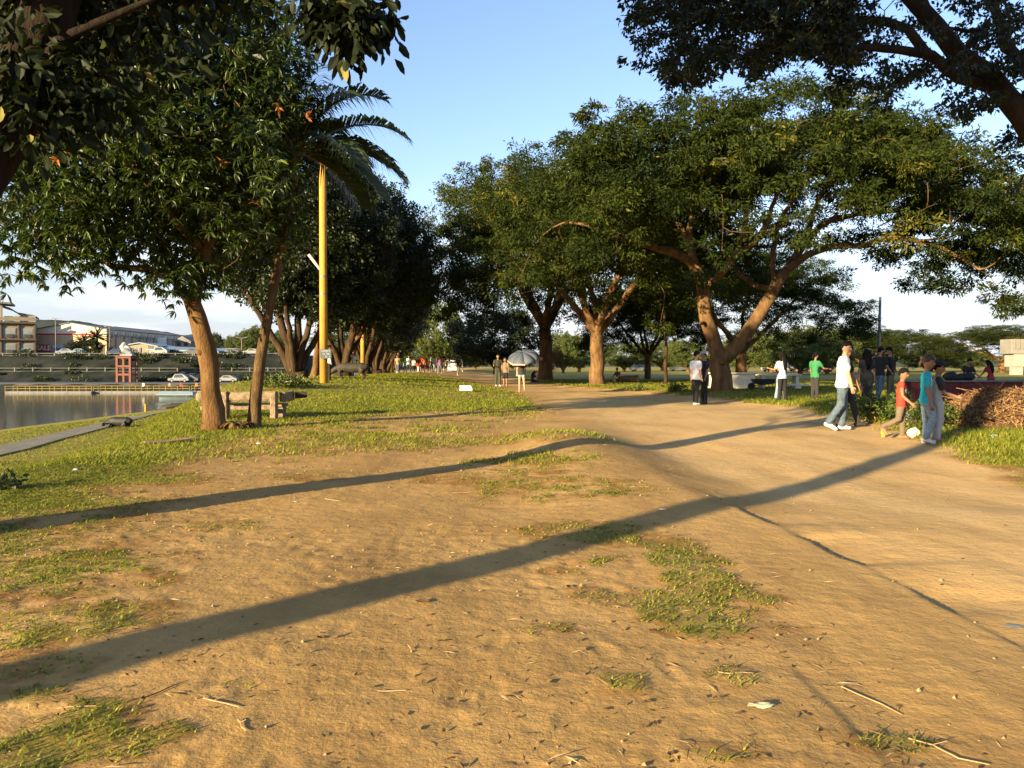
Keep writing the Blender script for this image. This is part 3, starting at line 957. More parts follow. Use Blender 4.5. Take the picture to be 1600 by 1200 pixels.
def big_rain_tree():
    D = 35.0
    B = stand(1128, D)
    def L(*pp): return [at(px, py, D + dd) - B for px, py, dd in pp]
    s = Skel()
    s.limb([Vector((0, 0, -.15))] + L((1127, 590, 0), (1124, 562, 0)), .47, .42)
    fork = len(s.p) - 1
    e1 = s.limb(L((1124, 562, 0), (1113, 525, 0), (1101, 480, 0), (1097, 445, 0), (1086, 415, -.3)), .36, .25, fork)
    s.limb(L((1086, 415, -.3), (1062, 398, -1), (1020, 385, -2), (965, 372, -3.4), (915, 350, -4)), .20, .07, e1)
    a = s.limb(L((1086, 415, -.3), (1078, 380, .4), (1082, 335, 1), (1098, 285, 1.2), (1090, 220, 1.8)), .20, .06, e1)
    s.limb(L((1078, 380, .4), (1050, 340, 2), (1010, 290, 4), (960, 240, 5)), .15, .05)
    s.limb(L((1098, 450, 0), (1128, 425, -1), (1155, 385, -2.2), (1165, 330, -3.2), (1150, 250, -4)), .19, .06)
    s.limb(L((1140, 405, -1.6), (1185, 370, -3), (1215, 300, -4.5), (1240, 220, -5.5)), .13, .05)
    e2 = s.limb(L((1126, 565, 0), (1148, 545, -.1), (1180, 502, -.2), (1208, 455, 0), (1226, 425, 0)), .34, .25, fork)
    s.limb(L((1226, 425, 0), (1262, 398, -.5), (1300, 385, -1), (1345, 384, -1.6), (1400, 372, -2), (1465, 385, -2.6), (1530, 420, -3)), .17, .05, e2)
    b = s.limb(L((1226, 425, 0), (1255, 385, .4), (1290, 348, 1), (1340, 335, 1.4), (1395, 330, 1.8), (1460, 315, 2.4)), .18, .06, e2)
    s.limb(L((1262, 372, .5), (1275, 320, .5), (1310, 270, .4), (1370, 220, .4)), .12, .05)
    s.limb(L((1212, 450, 0), (1207, 400, .5), (1222, 340, 1.6), (1260, 280, 2.6), (1290, 200, 3)), .14, .05)
    s.limb(L((1212, 450, 0), (1180, 445, 2), (1150, 420, 4), (1130, 380, 6)), .15, .06)
    g = np.random.default_rng(101)
    nb = len(s.p)
    # dome-shaped shell of foliage
    def shell(n, thick):
        th = g.random(n) * 2 * np.pi; rho = np.sqrt(g.random(n))
        ux, uy = rho * np.cos(th), rho * np.sin(th)
        x = 1.55 + 11.4 * ux + 0.4 * g.normal(0, 1, n)
        y = 0.3 + 8.6 * uy
        edge = rho ** 2.6
        top = 13.5 - 4.6 * edge + 0.8 * (fbm(x * .35, y * .35, 5, 2) - .5)
        top = top - 1.6 * np.clip(ux - .55, 0, 1) * 2.2
        z = top - thick * g.random(n) ** 1.1 * (1.15 - .15 * rho) * np.where(ux > .05, .68, 1.0)
        return np.stack([x, y, z], -1)
    s.attract(shell(46, 4.2), 7, .22, False, 3, zpen=.6, skip=6)
    s.attract(shell(150, 4.6), 5, .2, True, 4, zpen=.4, skip=8)
    A = shell(330, 5.0)
    # hanging sprays at the right rim and at the left front
    ex = np.array([at(px, py, D + dd) - B for px, py, dd in
                   [(1450, 435, -3), (1475, 445, -3), (1500, 400, -2), (1545, 430, -2), (1570, 460, -1), (1590, 420, 0), (1590, 480, -1), (1565, 480, -2), (1365, 385, -2), (1420, 390, -2),
                    (1540, 370, 0), (1580, 340, 1), (860, 330, -2), (880, 380, -3), (930, 395, -4), (970, 400, -4), (1000, 410, -3), (1020, 360, -5), (870, 280, 0), (845, 300, 1), (900, 350, -3), (1060, 310, -6), (1110, 345, -6), (1160, 290, -6)]])
    fr = np.array([tuple(at(g.uniform(900, 1190), g.uniform(170, 340), D - g.uniform(4.5, 8)) - B) for _ in range(60)])
    rt = np.array([tuple(at(px_, g.uniform(np.interp(px_, [1300, 1500, 1620], [170, 220, 290]), np.interp(px_, [1300, 1420, 1500, 1620], [300, 330, 390, 440])), D + g.uniform(-5, 4)) - B) for px_ in g.uniform(1300, 1610, 95)])
    s.attract(np.vstack([A, ex, fr, rt]), 4, .2, True, 5, zpen=.25, skip=8)
    root = thing('rain_tree', B, 'broad umbrella-crowned rain tree with forked trunk, largest tree right of the path', 'tree')
    tips = s.tips()
    cm = rain_crown(tips, 420, 0.98, 0.19, g, .48)
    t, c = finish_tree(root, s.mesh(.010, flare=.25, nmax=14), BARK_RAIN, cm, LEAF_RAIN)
    # sawn branch stubs on the trunk
    for (px, py, qx, qy, rr_) in [(1128, 566, 1129, 564, .16), (1166, 535, 1172, 530, .11), (1100, 505, 1093, 505, .07)]:
        mb = MB(); a0 = at(px, py, D - .28) - B; a1 = at(qx, qy, D - .62) - B
        mb.tube([a0, a0.lerp(a1, .8), a1], [rr_ * 1.3, rr_, rr_ * .8], 9)
        mb.build('branch_stub', BARK_RAIN, root, smooth=True)
    return root
big_rain_tree()

# ---- generic rain tree used for the trees behind
def generic_rain(seed, H=13.0, R=9.0, fork=2.6, r0=.42, n_tip=330, n_leaf=190, size=.19, limbs=5, zc=.42, tilt=0.0):
    g = np.random.default_rng(seed)
    s = Skel()
    top = Vector((tilt * .3, 0, fork))
    s.limb([(0, 0, -.2), (tilt * .1, .03, fork * .5), top], r0, r0 * .85)
    f = len(s.p) - 1
    for k in range(limbs):
        a = 2 * math.pi * (k + .5 * g.random()) / limbs
        rr_ = R * g.uniform(.42, .6)
        q = [top, top + Vector((math.cos(a) * rr_ * .28, math.sin(a) * rr_ * .28, H * .13)), top + Vector((math.cos(a + .1) * rr_ * .65, math.sin(a + .1) * rr_ * .65, H * .30)),
             top + Vector((math.cos(a) * rr_, math.sin(a) * rr_, H * g.uniform(.42, .55)))]
        s.limb(q, r0 * .55, r0 * .16, f)
    def shell(n, thick):
        th = g.random(n) * 2 * np.pi; rho = np.sqrt(g.random(n))
        x = R * rho * np.cos(th); y = R * rho * np.sin(th)
        topz = H - H * zc * rho ** 2.4 + .9 * (fbm(x * .3 + seed, y * .3, 5, 2) - .5)
        return np.stack([x, y, topz - thick * g.random(n)], -1)
    s.attract(shell(32, H * .25), 6, .22, False, seed + 1, zpen=.6, skip=5)
    s.attract(shell(100, H * .3), 5, .2, True, seed + 2, zpen=.4, skip=6)
    s.attract(shell(n_tip, H * .34), 4, .2, True, seed + 3, zpen=.25, skip=6)
    cm = rain_crown(s.tips(), n_leaf, 1.0, size, g, .6)
    return s, cm

RT_S, RT_C = generic_rain(210, 13.5, 9.5, 3.0, .46, 300, 330, .20)
rt2 = thing('rain_tree', stand(933, 47), 'rain tree with pale blotched trunk forking low, middle of the lawn', 'tree', rz=2.2)
finish_tree(rt2, RT_S.mesh(.011, flare=.3), BARK_RAIN, RT_C, LEAF_RAIN)
# sparse low sprays near its fork are part of its crown already
def rain_copy(src, loc, label, rz, sc, group=None):
    c = copy_tree(src)
    c.location = loc; c.rotation_euler = (0, 0, rz); c.scale = (sc[0], sc[0], sc[1])
    tag(c, label, 'tree', group)
    return c
rain_copy(rt2, stand(852, 60), 'dark-trunked rain tree with steep limbs behind the umbrella', 4.4, (1.18, 1.32))
rain_copy(rt2, Vector((18.5, 62, 0)), 'spreading tree behind the forked rain tree, partly hidden by its trunk', .7, (1.0, .80))
rain_copy(rt2, Vector((12.0, 68, 0)), 'tree standing behind the seated person and the log', 3.6, (.62, .66))
rain_copy(rt2, stand(1395, 150), 'wide flat-topped tree behind the walking group, left of the grey lamp mast foot', 5.2, (1.30, .62))
rain_copy(rt2, stand(1345, 135), 'bright green wide tree beyond the woman in green', 1.2, (.9, .55))
rain_copy(rt2, stand(1565, 135), 'wide domed tree behind the concrete deck at the right edge', 2.9, (1.35, .62))

# ---- overhanging rain tree at the upper right
def overhang_tree():
    B = Vector((11.2, 9.4, float(terrain(11.2, 9.4))))
    def L(*pp): return [at(px, py, d) - B for px, py, d in pp]
    s = Skel()
    s.limb([Vector((0, 0, -.15)), Vector((-.4, .05, 1.6)), Vector((-1.6, .3, 2.9))] + L((1640, 245, 10), (1590, 180, 10), (1545, 125, 10), (1500, 85, 10), (1460, 40, 10), (1420, -15, 10), (1385, -60, 10)), .30, .09)
    s.limb(L((1560, 140, 10), (1500, 122, 9.9), (1452, 90, 9.7), (1400, 78, 9.5), (1340, 74, 9.4), (1285, 90, 9.2)), .085, .03)
    s.limb(L((1450, 88, 9.7), (1420, 45, 9.8), (1380, 35, 9.8), (1330, 30, 9.8), (1270, 40, 9.7), (1200, 30, 9.6), (1120, 25, 9.4), (1040, 60, 9.2)), .065, .02)
    s.limb(L((1500, 85, 10), (1540, 48, 10.3), (1512, 48, 10.4), (1470, 45, 10.6)), .05, .02)
    s.limb(L((1640, 245, 10), (1620, 130, 10.6), (1580, 75, 11), (1560, 20, 11), (1530, -40, 11)), .12, .05)
    s.limb(L((1590, 90, 11), (1640, 60, 11), (1700, 0, 11)), .08, .04)
    s.limb(L((1400, -40, 10), (1300, -60, 9.8), (1180, -60, 9.4), (1080, -20, 9.2), (1010, 20, 9)), .08, .02)
    g = np.random.default_rng(77)
    pts = []
    for _ in range(330):
        px = 985 + (1 - g.random() ** 1.35) * 340; lo = np.interp(px, [985, 1030, 1060, 1120, 1180, 1240, 1330], [60, 120, 135, 110, 125, 75, 95])
        pts.append((px, g.uniform(-70, lo), g.uniform(8.6, 11.2)))
    for _ in range(120):
        px = g.uniform(1300, 1660); py = g.uniform(-70, 175)
        if 1330 < px < 1600 and 100 + (px - 1330) * .35 < py < 160: continue
        if 1400 < px < 1530 and 10 < py < 70 and g.random() < .8: continue
        pts.append((px, py, g.uniform(9, 12)))
    pts += [(1475, 150, 9.8), (1490, 140, 9.8), (1520, 165, 9.7), (1545, 160, 9.7), (1510, 175, 9.7), (1325, 110, 9.5), (1340, 130, 9.5), (1380, 140, 9.5), (1395, 120, 9.5), (1370, 100, 9.4), (1420, 115, 9.5),
            (1300, 100, 9.3), (1385, 60, 9.5), (1580, 215, 10.5), (1595, 250, 10.5), (1575, 230, 10.5), (1590, 290, 10.6)]
    A = np.array([at(*q) - B for q in pts])
    s.attract(A[::9], 6, .2, False, 2)
    s.attract(A, 4, .22, True, 3)
    tips = s.tips()
    pos, v, own = puffs(tips, 120, .18, g, .75)
    N = len(pos)
    d = v * 3 + g.normal(0, .5, (N, 3)); d[:, 2] -= .35
    rnd = np.clip(.45 + g.normal(0, .2, N), 0, 1)
    cm = leaf_mesh('crown', pos, d, g.uniform(.045, .09, N), .5, rnd, g, 'quad', None, .2)
    root = thing('rain_tree', B, 'near rain tree leaning in from the right, dark boughs across the upper right sky', 'tree')
    finish_tree(root, s.mesh(.004, flare=.3), BARK_SHADED, cm, LEAF_RAIN_SHADED)
overhang_tree()

# ---- mango tree on the left
def mango_tree():
    D = 15.3
    B = ground(336, 672)
    D = B.y
    def L(*pp): return [at(px, py, D + dd) - B for px, py, dd in pp]
    s = Skel()
    s.limb([Vector((0, 0, -.12))] + L((333, 640, 0), (329, 590, 0), (321, 540, 0), (310, 495, 0), (300, 472, 0)), .185, .165, step=.2, wob=.012)
    f = len(s.p) - 1
    e = s.limb(L((303, 478, 0), (290, 465, -.2), (275, 440, -.5), (235, 422, -.8), (180, 415, -1), (110, 380, -1.2), (40, 330, -1.2)), .085, .03)
    e2 = s.limb(L((300, 472, 0), (308, 440, .1), (318, 390, .3), (330, 310, .4), (320, 220, .4), (300, 120, .2)), .13, .05, f)
    s.limb(L((318, 390, .3), (360, 340, .8), (400, 270, 1.2), (420, 180, 1.4)), .08, .03)
    s.limb(L((318, 390, .3), (270, 340, -.6), (220, 270, -1.2), (170, 190, -1.4), (120, 120, -1.4)), .08, .03)
    s.limb(L((312, 420, .2), (320, 360, 1.4), (300, 280, 2.4), (270, 180, 2.8)), .07, .03)
    g = np.random.default_rng(31)
    def cloud(n):
        th = g.normal(0, 1, (n, 3)); th /= np.linalg.norm(th, axis=1, keepdims=True)
        r = .62 + .40 * g.random(n) ** .7
        p = th * r[:, None] * np.array([3.7, 3.1, 3.15])
        p += np.array([-1.0, .3, 5.7])
        return p
    A = cloud(640)
    # keep the open gap under the left limb
    sx = (A[:, 0] + B.x) / (A[:, 1] + B.y) * F_PX + 800
    sy = 572 - (A[:, 2] + B.z - CAM_H) / (A[:, 1] + B.y) * F_PX
    low = np.interp(sx, [-300, 0, 60, 110, 180, 230, 260, 330, 420, 520], [430, 420, 420, 400, 395, 400, 455, 430, 390, 330])
    A = A[(sy < low) & (sx < 470)]
    ex = np.array([at(*q) - B for q in [(270, 420, D - .9), (255, 440, D - 1), (290, 430, D - .9), (310, 425, D - .6), (265, 455, D - 1), (240, 430, D - .9), (95, 425, D - 1.6), (60, 415, D - 1.6), (35, 430, D - 1.6),
                    (20, 400, D - 1.6), (80, 390, D - 1.8), (120, 395, D - 1.6), (160, 400, D - 1.3), (10, 360, D - 1.8), (40, 330, D - 2), (200, 408, D - 1), (180, 400, D - 1), (410, 250, D - 2.0), (425, 265, D - 2.0),
                    (400, 275, D - 2.1), (445, 280, D - 1.8), (390, 300, D - 1.9), (60, 350, D - 2.1), (110, 340, D - 2.2), (140, 300, D - 2.3), (90, 300, D - 2.3), (430, 30, D - .5), (440, 60, D - .4), (420, 90, D), (425, 5, D)]])
    s.attract(A[::12], 6, .2, False, 2, skip=6)
    s.attract(np.vstack([A, ex]), 4, .2, True, 3, skip=8)
    tips = s.tips()
    # rosettes of long hanging leaves round every tip
    R = 12
    C = np.repeat(tips, R, 0) + g.normal(0, .29, (len(tips) * R, 3))
    C[::R] = tips
    off_ = C - np.repeat(tips, R, 0); ln_ = np.linalg.norm(off_, axis=1, keepdims=True); C = np.repeat(tips, R, 0) + off_ * np.minimum(1, .42 / (ln_ + 1e-6))
    out = C - np.array([-1.0, .3, 5.0]); out /= np.linalg.norm(out, axis=1, keepdims=True)
    K = 10
    P = np.repeat(C, K, 0); N = len(P)
    d = g.normal(0, 1, (N, 3)); d /= np.linalg.norm(d, axis=1, keepdims=True)
    d = d * 1.0 + np.repeat(out, K, 0) * .4 + np.repeat(g.normal(0, .35, (len(C), 3)), K, 0); d[:, 2] = d[:, 2] * .7 - .38
    ros = g.random(len(C))
    rnd = np.clip(.34 + .42 * (np.repeat(ros, K) - .5) + g.normal(0, .13, N), 0, .95)
    red = np.repeat(g.random(len(C)) < .005, K)
    rnd[red] = 1.0
    up = np.tile(np.array([[0, 0, 1.0]]), (N, 1))
    cm = leaf_mesh('crown', P, d, g.uniform(.10, .22, N), .22, rnd, g, 'fold', up, .22)
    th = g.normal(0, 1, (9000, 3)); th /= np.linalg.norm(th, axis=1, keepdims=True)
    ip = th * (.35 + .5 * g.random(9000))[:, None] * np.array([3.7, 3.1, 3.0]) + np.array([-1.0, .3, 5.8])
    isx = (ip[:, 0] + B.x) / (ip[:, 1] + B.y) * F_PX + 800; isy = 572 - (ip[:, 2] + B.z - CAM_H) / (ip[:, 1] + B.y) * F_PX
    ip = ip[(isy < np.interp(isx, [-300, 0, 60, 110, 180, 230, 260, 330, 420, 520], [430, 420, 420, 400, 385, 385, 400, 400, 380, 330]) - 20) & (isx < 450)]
    inner = leaf_mesh('inner_shade_leaves', ip, g.normal(0, 1, ip.shape), g.uniform(.16, .32, len(ip)), .5, np.clip(g.normal(.12, .1, len(ip)), 0, .5), g, 'quad', None, .2)  # large dark leaves added to paint the shade inside the crown
    root = thing('mango_tree', B, 'mango tree with smooth leaning brown trunk in front of the stone bench', 'tree')
    finish_tree(root, s.mesh(.007, flare=.35, nmax=14), BARK_MANGO, cm, LEAF_MANGO)
    link('inner_shade_leaves', inner, root, LEAF_MANGO)
    mb = MB()
    mb.tube([at(318, 552, D - .1) - B, at(308, 550, D - .2) - B], [.075, .05], 8)
    mb.build('branch_stub', BARK_MANGO, root, smooth=True)
mango_tree()

# ---- broad-leaved tree just outside the left edge; its trunk throws the upper long shadow
def near_left_tree():
    B = Vector((-4.95, 4.92, float(terrain(-4.95, 4.92))))
    def W(*pp): return [Vector(q) - B for q in pp]
    s = Skel()
    s.limb([Vector((0, 0, -.12))] + W((-4.62, 5.27, 1.35), (-4.10, 5.82, 2.6), (-3.86, 6.08, 3.4), (-3.70, 6.25, 4.3)), .27, .20, step=.3, wob=.015)
    f = len(s.p) - 1
    s.limb(W((-3.7, 6.25, 4.3), (-3.2, 6.2, 4.6), (-2.4, 6.1, 4.75), (-1.7, 6.1, 4.55), (-1.35, 6.1, 4.2)), .07, .015, f)
    s.limb(W((-3.7, 6.25, 4.3), (-3.6, 6.6, 5.2), (-3.2, 7.0, 6.2)), .13, .06, f)
    s.limb(W((-3.7, 6.25, 4.3), (-4.4, 6.6, 5.0), (-5.2, 7.0, 5.8)), .12, .05, f)
    s.limb(W((-3.86, 6.08, 3.4), (-3.5, 6.0, 3.75), (-3.0, 6.0, 4.0), (-2.6, 6.2, 4.3)), .05, .02)
    s.limb(W((-4.1, 5.82, 2.6), (-4.5, 6.2, 3.2), (-5.2, 6.6, 3.5)), .06, .02)
    g = np.random.default_rng(61)
    n = 330
    th = g.normal(0, 1, (n, 3)); th /= np.linalg.norm(th, axis=1, keepdims=True)
    p = th * (.55 + .45 * g.random(n))[:, None] * np.array([2.5, 2.1, 2.2]) + np.array([-3.9, 6.7, 5.9])
    sx = p[:, 0] / p[:, 1] * F_PX + 800; sy = 572 - (p[:, 2] - CAM_H) / p[:, 1] * F_PX
    low = np.interp(sx, [-600, 0, 60, 130, 200, 330, 440, 470], [130, 140, 130, 90, 70, 60, 20, -60])
    p = p[(sy < low) & (sx < 400)]
    ex = [at(*q) for q in [(500, 5, 6.1), (515, 20, 6.1), (540, 30, 6.1), (565, 15, 6.0), (580, 30, 6.1), (552, 50, 6.05), (535, 55, 6.1), (515, 45, 6.1), (588, 8, 6.1), (485, -10, 6.1), (550, 5, 6.2), (525, -5, 6.1),
                           (20, 130, 5.9), (45, 150, 5.9), (35, 175, 5.9), (60, 165, 5.8), (15, 100, 5.9), (80, 140, 6.0), (100, 60, 6.0), (130, 150, 6.1), (20, 60, 5.8), (5, 200, 5.8), (120, 125, 6.0), (150, 130, 6.1), (165, 155, 6.1)]]
    A = np.vstack([p, np.array([tuple(q) for q in ex])]) - np.array(B)
    s.attract(A[::14], 5, .2, False, 2, skip=10)
    s.attract(A, 4, .2, True, 3, skip=10)
    tips = s.tips()
    K = 70
    T = np.repeat(tips, K, 0); N = len(T)
    tsx = (T[:, 0] + B.x) / (T[:, 1] + B.y) * F_PX + 800
    v = g.normal(0, 1, (N, 3)) * np.where(tsx > 430, .095, .17)[:, None]; v[:, 2] -= .03
    # the free-hanging spray stays small
    last = np.repeat(np.arange(len(tips)), K)
    P = T + v
    d = v * 3 + g.normal(0, .4, (N, 3)); d[:, 2] -= .75
    rnd = np.clip(.45 + g.normal(0, .18, N), 0, .92)
    yel = g.random(N) < .02
    rnd[yel] = 1
    cm = leaf_mesh('crown', P, d, g.uniform(.09, .16, N), .52, rnd, g, 'fold', None, .15)
    root = thing('shade_tree', B, 'broad-leaved tree at the upper left corner, its leaning trunk cut by the frame', 'tree')
    finish_tree(root, s.mesh(.005, flare=.25, nmax=12), BARK_SHADED, cm, LEAF_BROAD)
near_left_tree()

# ---- dense dark trees in a row along the crest
def fig_tree():
    g = np.random.default_rng(88)
    s = Skel()
    s.limb([(0, 0, -.3), (.05, 0, .35)], .55, .5)
    f = len(s.p) - 1
    spread = [(-1.6, .2, 3.4, .16), (-.75, -.3, 3.6, .20), (.15, .1, 3.8, .18), (.75, -.35, 3.5, .15), (1.5, .3, 3.3, .14), (.2, 1.3, 3.6, .15), (-.4, -1.3, 3.3, .13)]
    for (x, y, z, r) in spread:
        s.limb([(x * .1, y * .1, .2), (x * .35, y * .3, 1.2), (x * .75, y * .8, 2.3), (x * 1.1, y * 1.1, z), (x * 1.9, y * 1.8, z + 2.0)], r * 1.15, r * .45, f)
    n = 420
    th = g.normal(0, 1, (n, 3)); th /= np.linalg.norm(th, axis=1, keepdims=True)
    p = th * (.55 + .45 * g.random(n) ** .6)[:, None] * np.array([4.7, 4.5, 4.1]) + np.array([0, 0, 6.6])
    p = p[p[:, 2] > 2.9 + .5 * g.random(len(p))]
    p += (fbm(p[:, 0] * .6, p[:, 2] * .6, 4, 2) - .5)[:, None] * 1.2
    s.attract(p[::12], 6, .2, False, 2, skip=4)
    s.attract(p, 4, .2, True, 3, skip=4)
    pos, v, own = puffs(s.tips(), 240, .8, g, .8)
    N = len(pos)
    d = v + g.normal(0, .6, (N, 3)); d[:, 2] -= .3
    rnd = np.clip(.42 + g.normal(0, .1, len(own.tolist()) and own.max() + 1)[own] + g.normal(0, .17, N), 0, 1)
    cm = leaf_mesh('crown', pos, d, g.uniform(.11, .20, N), .6, rnd, g, 'quad', None, .15)
    return s, cm
FS, FC = fig_tree()
ft = thing('fig_tree', stand(462, 38), 'dense dark many-stemmed tree left of the yellow pole', 'tree', 'trees in a row along the river crest', rz=.3)
ft.scale = (1.1, 1.1, 1.08)
finish_tree(ft, FS.mesh(.010, flare=.0, nmax=9), BARK_DARK, FC, LEAF_FIG)
ROW = [(536, 46, 2.4, 1.08, 1.12, 'dense dark tree right of the yellow pole, behind the grazing animal sculpture'),
       (570, 57, 4.0, 1.06, 1.12, 'third dark tree of the river row, beside the second yellow pole'),
       (586, 66, .9, 1.08, 1.06, 'fourth dark tree of the river row counted from the bench'),
       (597, 80, 5.1, 1.05, 1.02, 'fifth dark tree of the river row, left of the distant crowd'),
       (602, 97, 3.1, 1.05, 1.0, 'sixth dark tree of the river row, deep in its shade'),
       (606, 118, 1.7, 1.05, .95, 'seventh dark tree of the river row, farthest but one'),
       (612, 142, 2.9, 1.1, .95, 'farthest dark tree closing the river row')]
for px, d, rz, s1, s2, lab in ROW:
    c = copy_tree(ft); c.location = stand(px, d); c.rotation_euler = (0, 0, rz); c.scale = (s1, s1, s2)
    tag(c, lab, 'tree', 'trees in a row along the river crest')
# single trunks with lit bark seen between them
def straight_tree(px, d, h, r, lab):
    B = stand(px, d)
    root = thing('slim_tree', B, lab, 'tree', 'slim trunks under the dark trees')
    g = np.random.default_rng(int(px * 7 + d))
    s = Skel()
    lean = g.normal(0, .12)
    s.limb([(0, 0, -.2), (lean, 0, h * .3), (lean * 2.2, .1, h * .62), (lean * 3 + .2, .1, h)], r, r * .45, wob=.03)
    A = g.normal(0, 1, (26, 3)) * np.array([1.0, 1.0, .7]) + np.array([lean * 3, 0, h + .5])
    s.attract(A, 4, .2, True, 3, skip=6)
    pos, v, own = puffs(s.tips(), 60, .5, g, .8)
    N = len(pos); dd = g.normal(0, 1, (N, 3)); dd[:, 2] -= .3
    cm = leaf_mesh('crown', pos, dd, g.uniform(.10, .2, N), .55, np.clip(.5 + g.normal(0, .2, N), 0, 1), g, 'quad', None, .1)
    finish_tree(root, s.mesh(.01, flare=.3, nmax=9), BARK_MANGO, cm, LEAF_FIG)
SLIM = [(489, 40, 3.6, .20, 'slim lit trunk just left of the yellow pole'), (547, 48, 3.3, .26, 'stout pale trunk rising behind the animal sculpture'), (577, 62, 3.8, .24, 'lit trunk right of the second yellow pole'),
        (583, 72, 3.6, .24, 'slim trunk between two dark trees, second from the second yellow pole'), (590, 84, 3.9, .26, 'slim trunk between two dark trees, third from the second yellow pole'),
        (597, 92, 3.8, .26, 'slim trunk between two dark trees, fourth from the second yellow pole'), (604, 104, 4.2, .28, 'slim trunk left of the thin far yellow post'), (621, 110, 4.2, .3, 'slim trunk just left of the distant crowd'),
        (609, 124, 4.4, .3, 'farthest slim trunk under the dark row')]
for a in SLIM: straight_tree(*a)

# ---- bushy round trees behind
def bush_tree(seed, H=7.0, R=4.5):
    g = np.random.default_rng(seed)
    s = Skel()
    s.limb([(0, 0, -.2), (0, 0, .5)], .3, .26)
    f = len(s.p) - 1
    for k in range(6):
        a = 2 * math.pi * k / 6 + g.random() * .5
        s.limb([(0, 0, .4), (math.cos(a) * R * .2, math.sin(a) * R * .2, H * .22), (math.cos(a) * R * .5, math.sin(a) * R * .5, H * .45)], .13, .05, f)
    n = 230
    th = g.normal(0, 1, (n, 3)); th /= np.linalg.norm(th, axis=1, keepdims=True)
    p = th * (.5 + .5 * g.random(n) ** .6)[:, None] * np.array([R, R, H * .46]) + np.array([0, 0, H * .56])
    p = p[p[:, 2] > H * .2]
    s.attract(p[::10], 5, .2, False, 2, skip=2)
    s.attract(p, 4, .2, True, 3, skip=2)
    pos, v, own = puffs(s.tips(), 150, .75, g, .75)
    N = len(pos); d = v + g.normal(0, .6, (N, 3)); d[:, 2] -= .2
    rnd = np.clip(.45 + g.normal(0, .1, own.max() + 1)[own] + g.normal(0, .15, N), 0, 1)
    return s, leaf_mesh('crown', pos, d, g.uniform(.14, .26, N), .6, rnd, g, 'quad', None, .15)
BS, BC = bush_tree(404)
bt = thing('bushy_tree', stand(775, 92), 'low round dark tree with spreading stems left of the umbrella', 'tree', rz=.4)
bt.scale = (1.25, 1.25, 1.1)
finish_tree(bt, BS.mesh(.012, nmax=8), BARK_DARK, BC, LEAF_FIG)
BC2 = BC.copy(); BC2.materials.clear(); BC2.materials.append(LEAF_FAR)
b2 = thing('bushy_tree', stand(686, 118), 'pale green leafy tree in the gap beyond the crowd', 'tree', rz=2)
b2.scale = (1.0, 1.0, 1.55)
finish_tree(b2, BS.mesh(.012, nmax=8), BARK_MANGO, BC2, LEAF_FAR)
FARB = [(655, 135, 1.3, .9, 'green tree behind the left half of the crowd'), (716, 160, 1.2, 1.0, 'green tree behind the white booth'), (742, 190, 1.6, .9, 'low far tree right of the white booth'),
        (880, 120, .8, .9, 'small light tree behind the dark-trunked rain tree'), (905, 150, 1.2, 1.0, 'far tree left of the blotched trunk'), (975, 170, 1.4, .9, 'far green tree left of the white car'),
        (1035, 190, 1.6, 1.0, 'far green tree right of the white car'), (1075, 150, 1.1, .9, 'far green tree just left of the forked trunk'), (1165, 120, 1.0, .9, 'far light green tree right of the forked trunk'),
        (1205, 140, 1.2, .95, 'far light green tree left of the long-haired girl'), (1250, 105, 1.15, .9, 'bright green tree behind the long-haired girl'), (1292, 115, 1.1, 1.0, 'bright green leafy tree above the woman in green'),
        (1455, 170, 1.4, .6, 'low far tree behind the girl in teal'), (1505, 185, 1.5, .7, 'low far tree above the dark red wall'), (1330, 210, 1.6, .8, 'far tree top behind the man in white'), (800, 230, 1.6, .9, 'distant tree right behind the umbrella')]
for k, (px, d, s1, s2, lab) in enumerate(FARB):
    c = copy_tree(b2); c.location = stand(px, d); c.rotation_euler = (0, 0, k * 1.3); c.scale = (s1, s1, s2)
    tag(c, lab, 'tree', 'trees at the back of the park')

# thin sapling in the lawn
st = stand(1040, 50)
def sapling():
    root = thing('sapling', st, 'thin straight young tree in the shaded lawn left of the man in white shirt', 'tree')
    s = Skel(); s.limb([(0, 0, -.1), (.02, 0, 2), (-.1, 0, 4.2), (-.15, 0, 6)], .13, .06, wob=.02)
    g = np.random.default_rng(4)
    A = g.normal(0, 1, (40, 3)) * np.array([1.1, 1.1, 1.0]) + np.array([-.1, 0, 6.2])
    s.attract(A, 4, .2, True, 3, skip=6)
    pos, v, own = puffs(s.tips(), 80, .5, g, .8); N = len(pos); d = g.normal(0, 1, (N, 3))
    finish_tree(root, s.mesh(.01), BARK_DARK, leaf_mesh('crown', pos, d, g.uniform(.1, .2, N), .55, np.clip(.5 + g.normal(0, .2, N), 0, 1), g, 'quad', None, .1), LEAF_RAIN)
sapling()

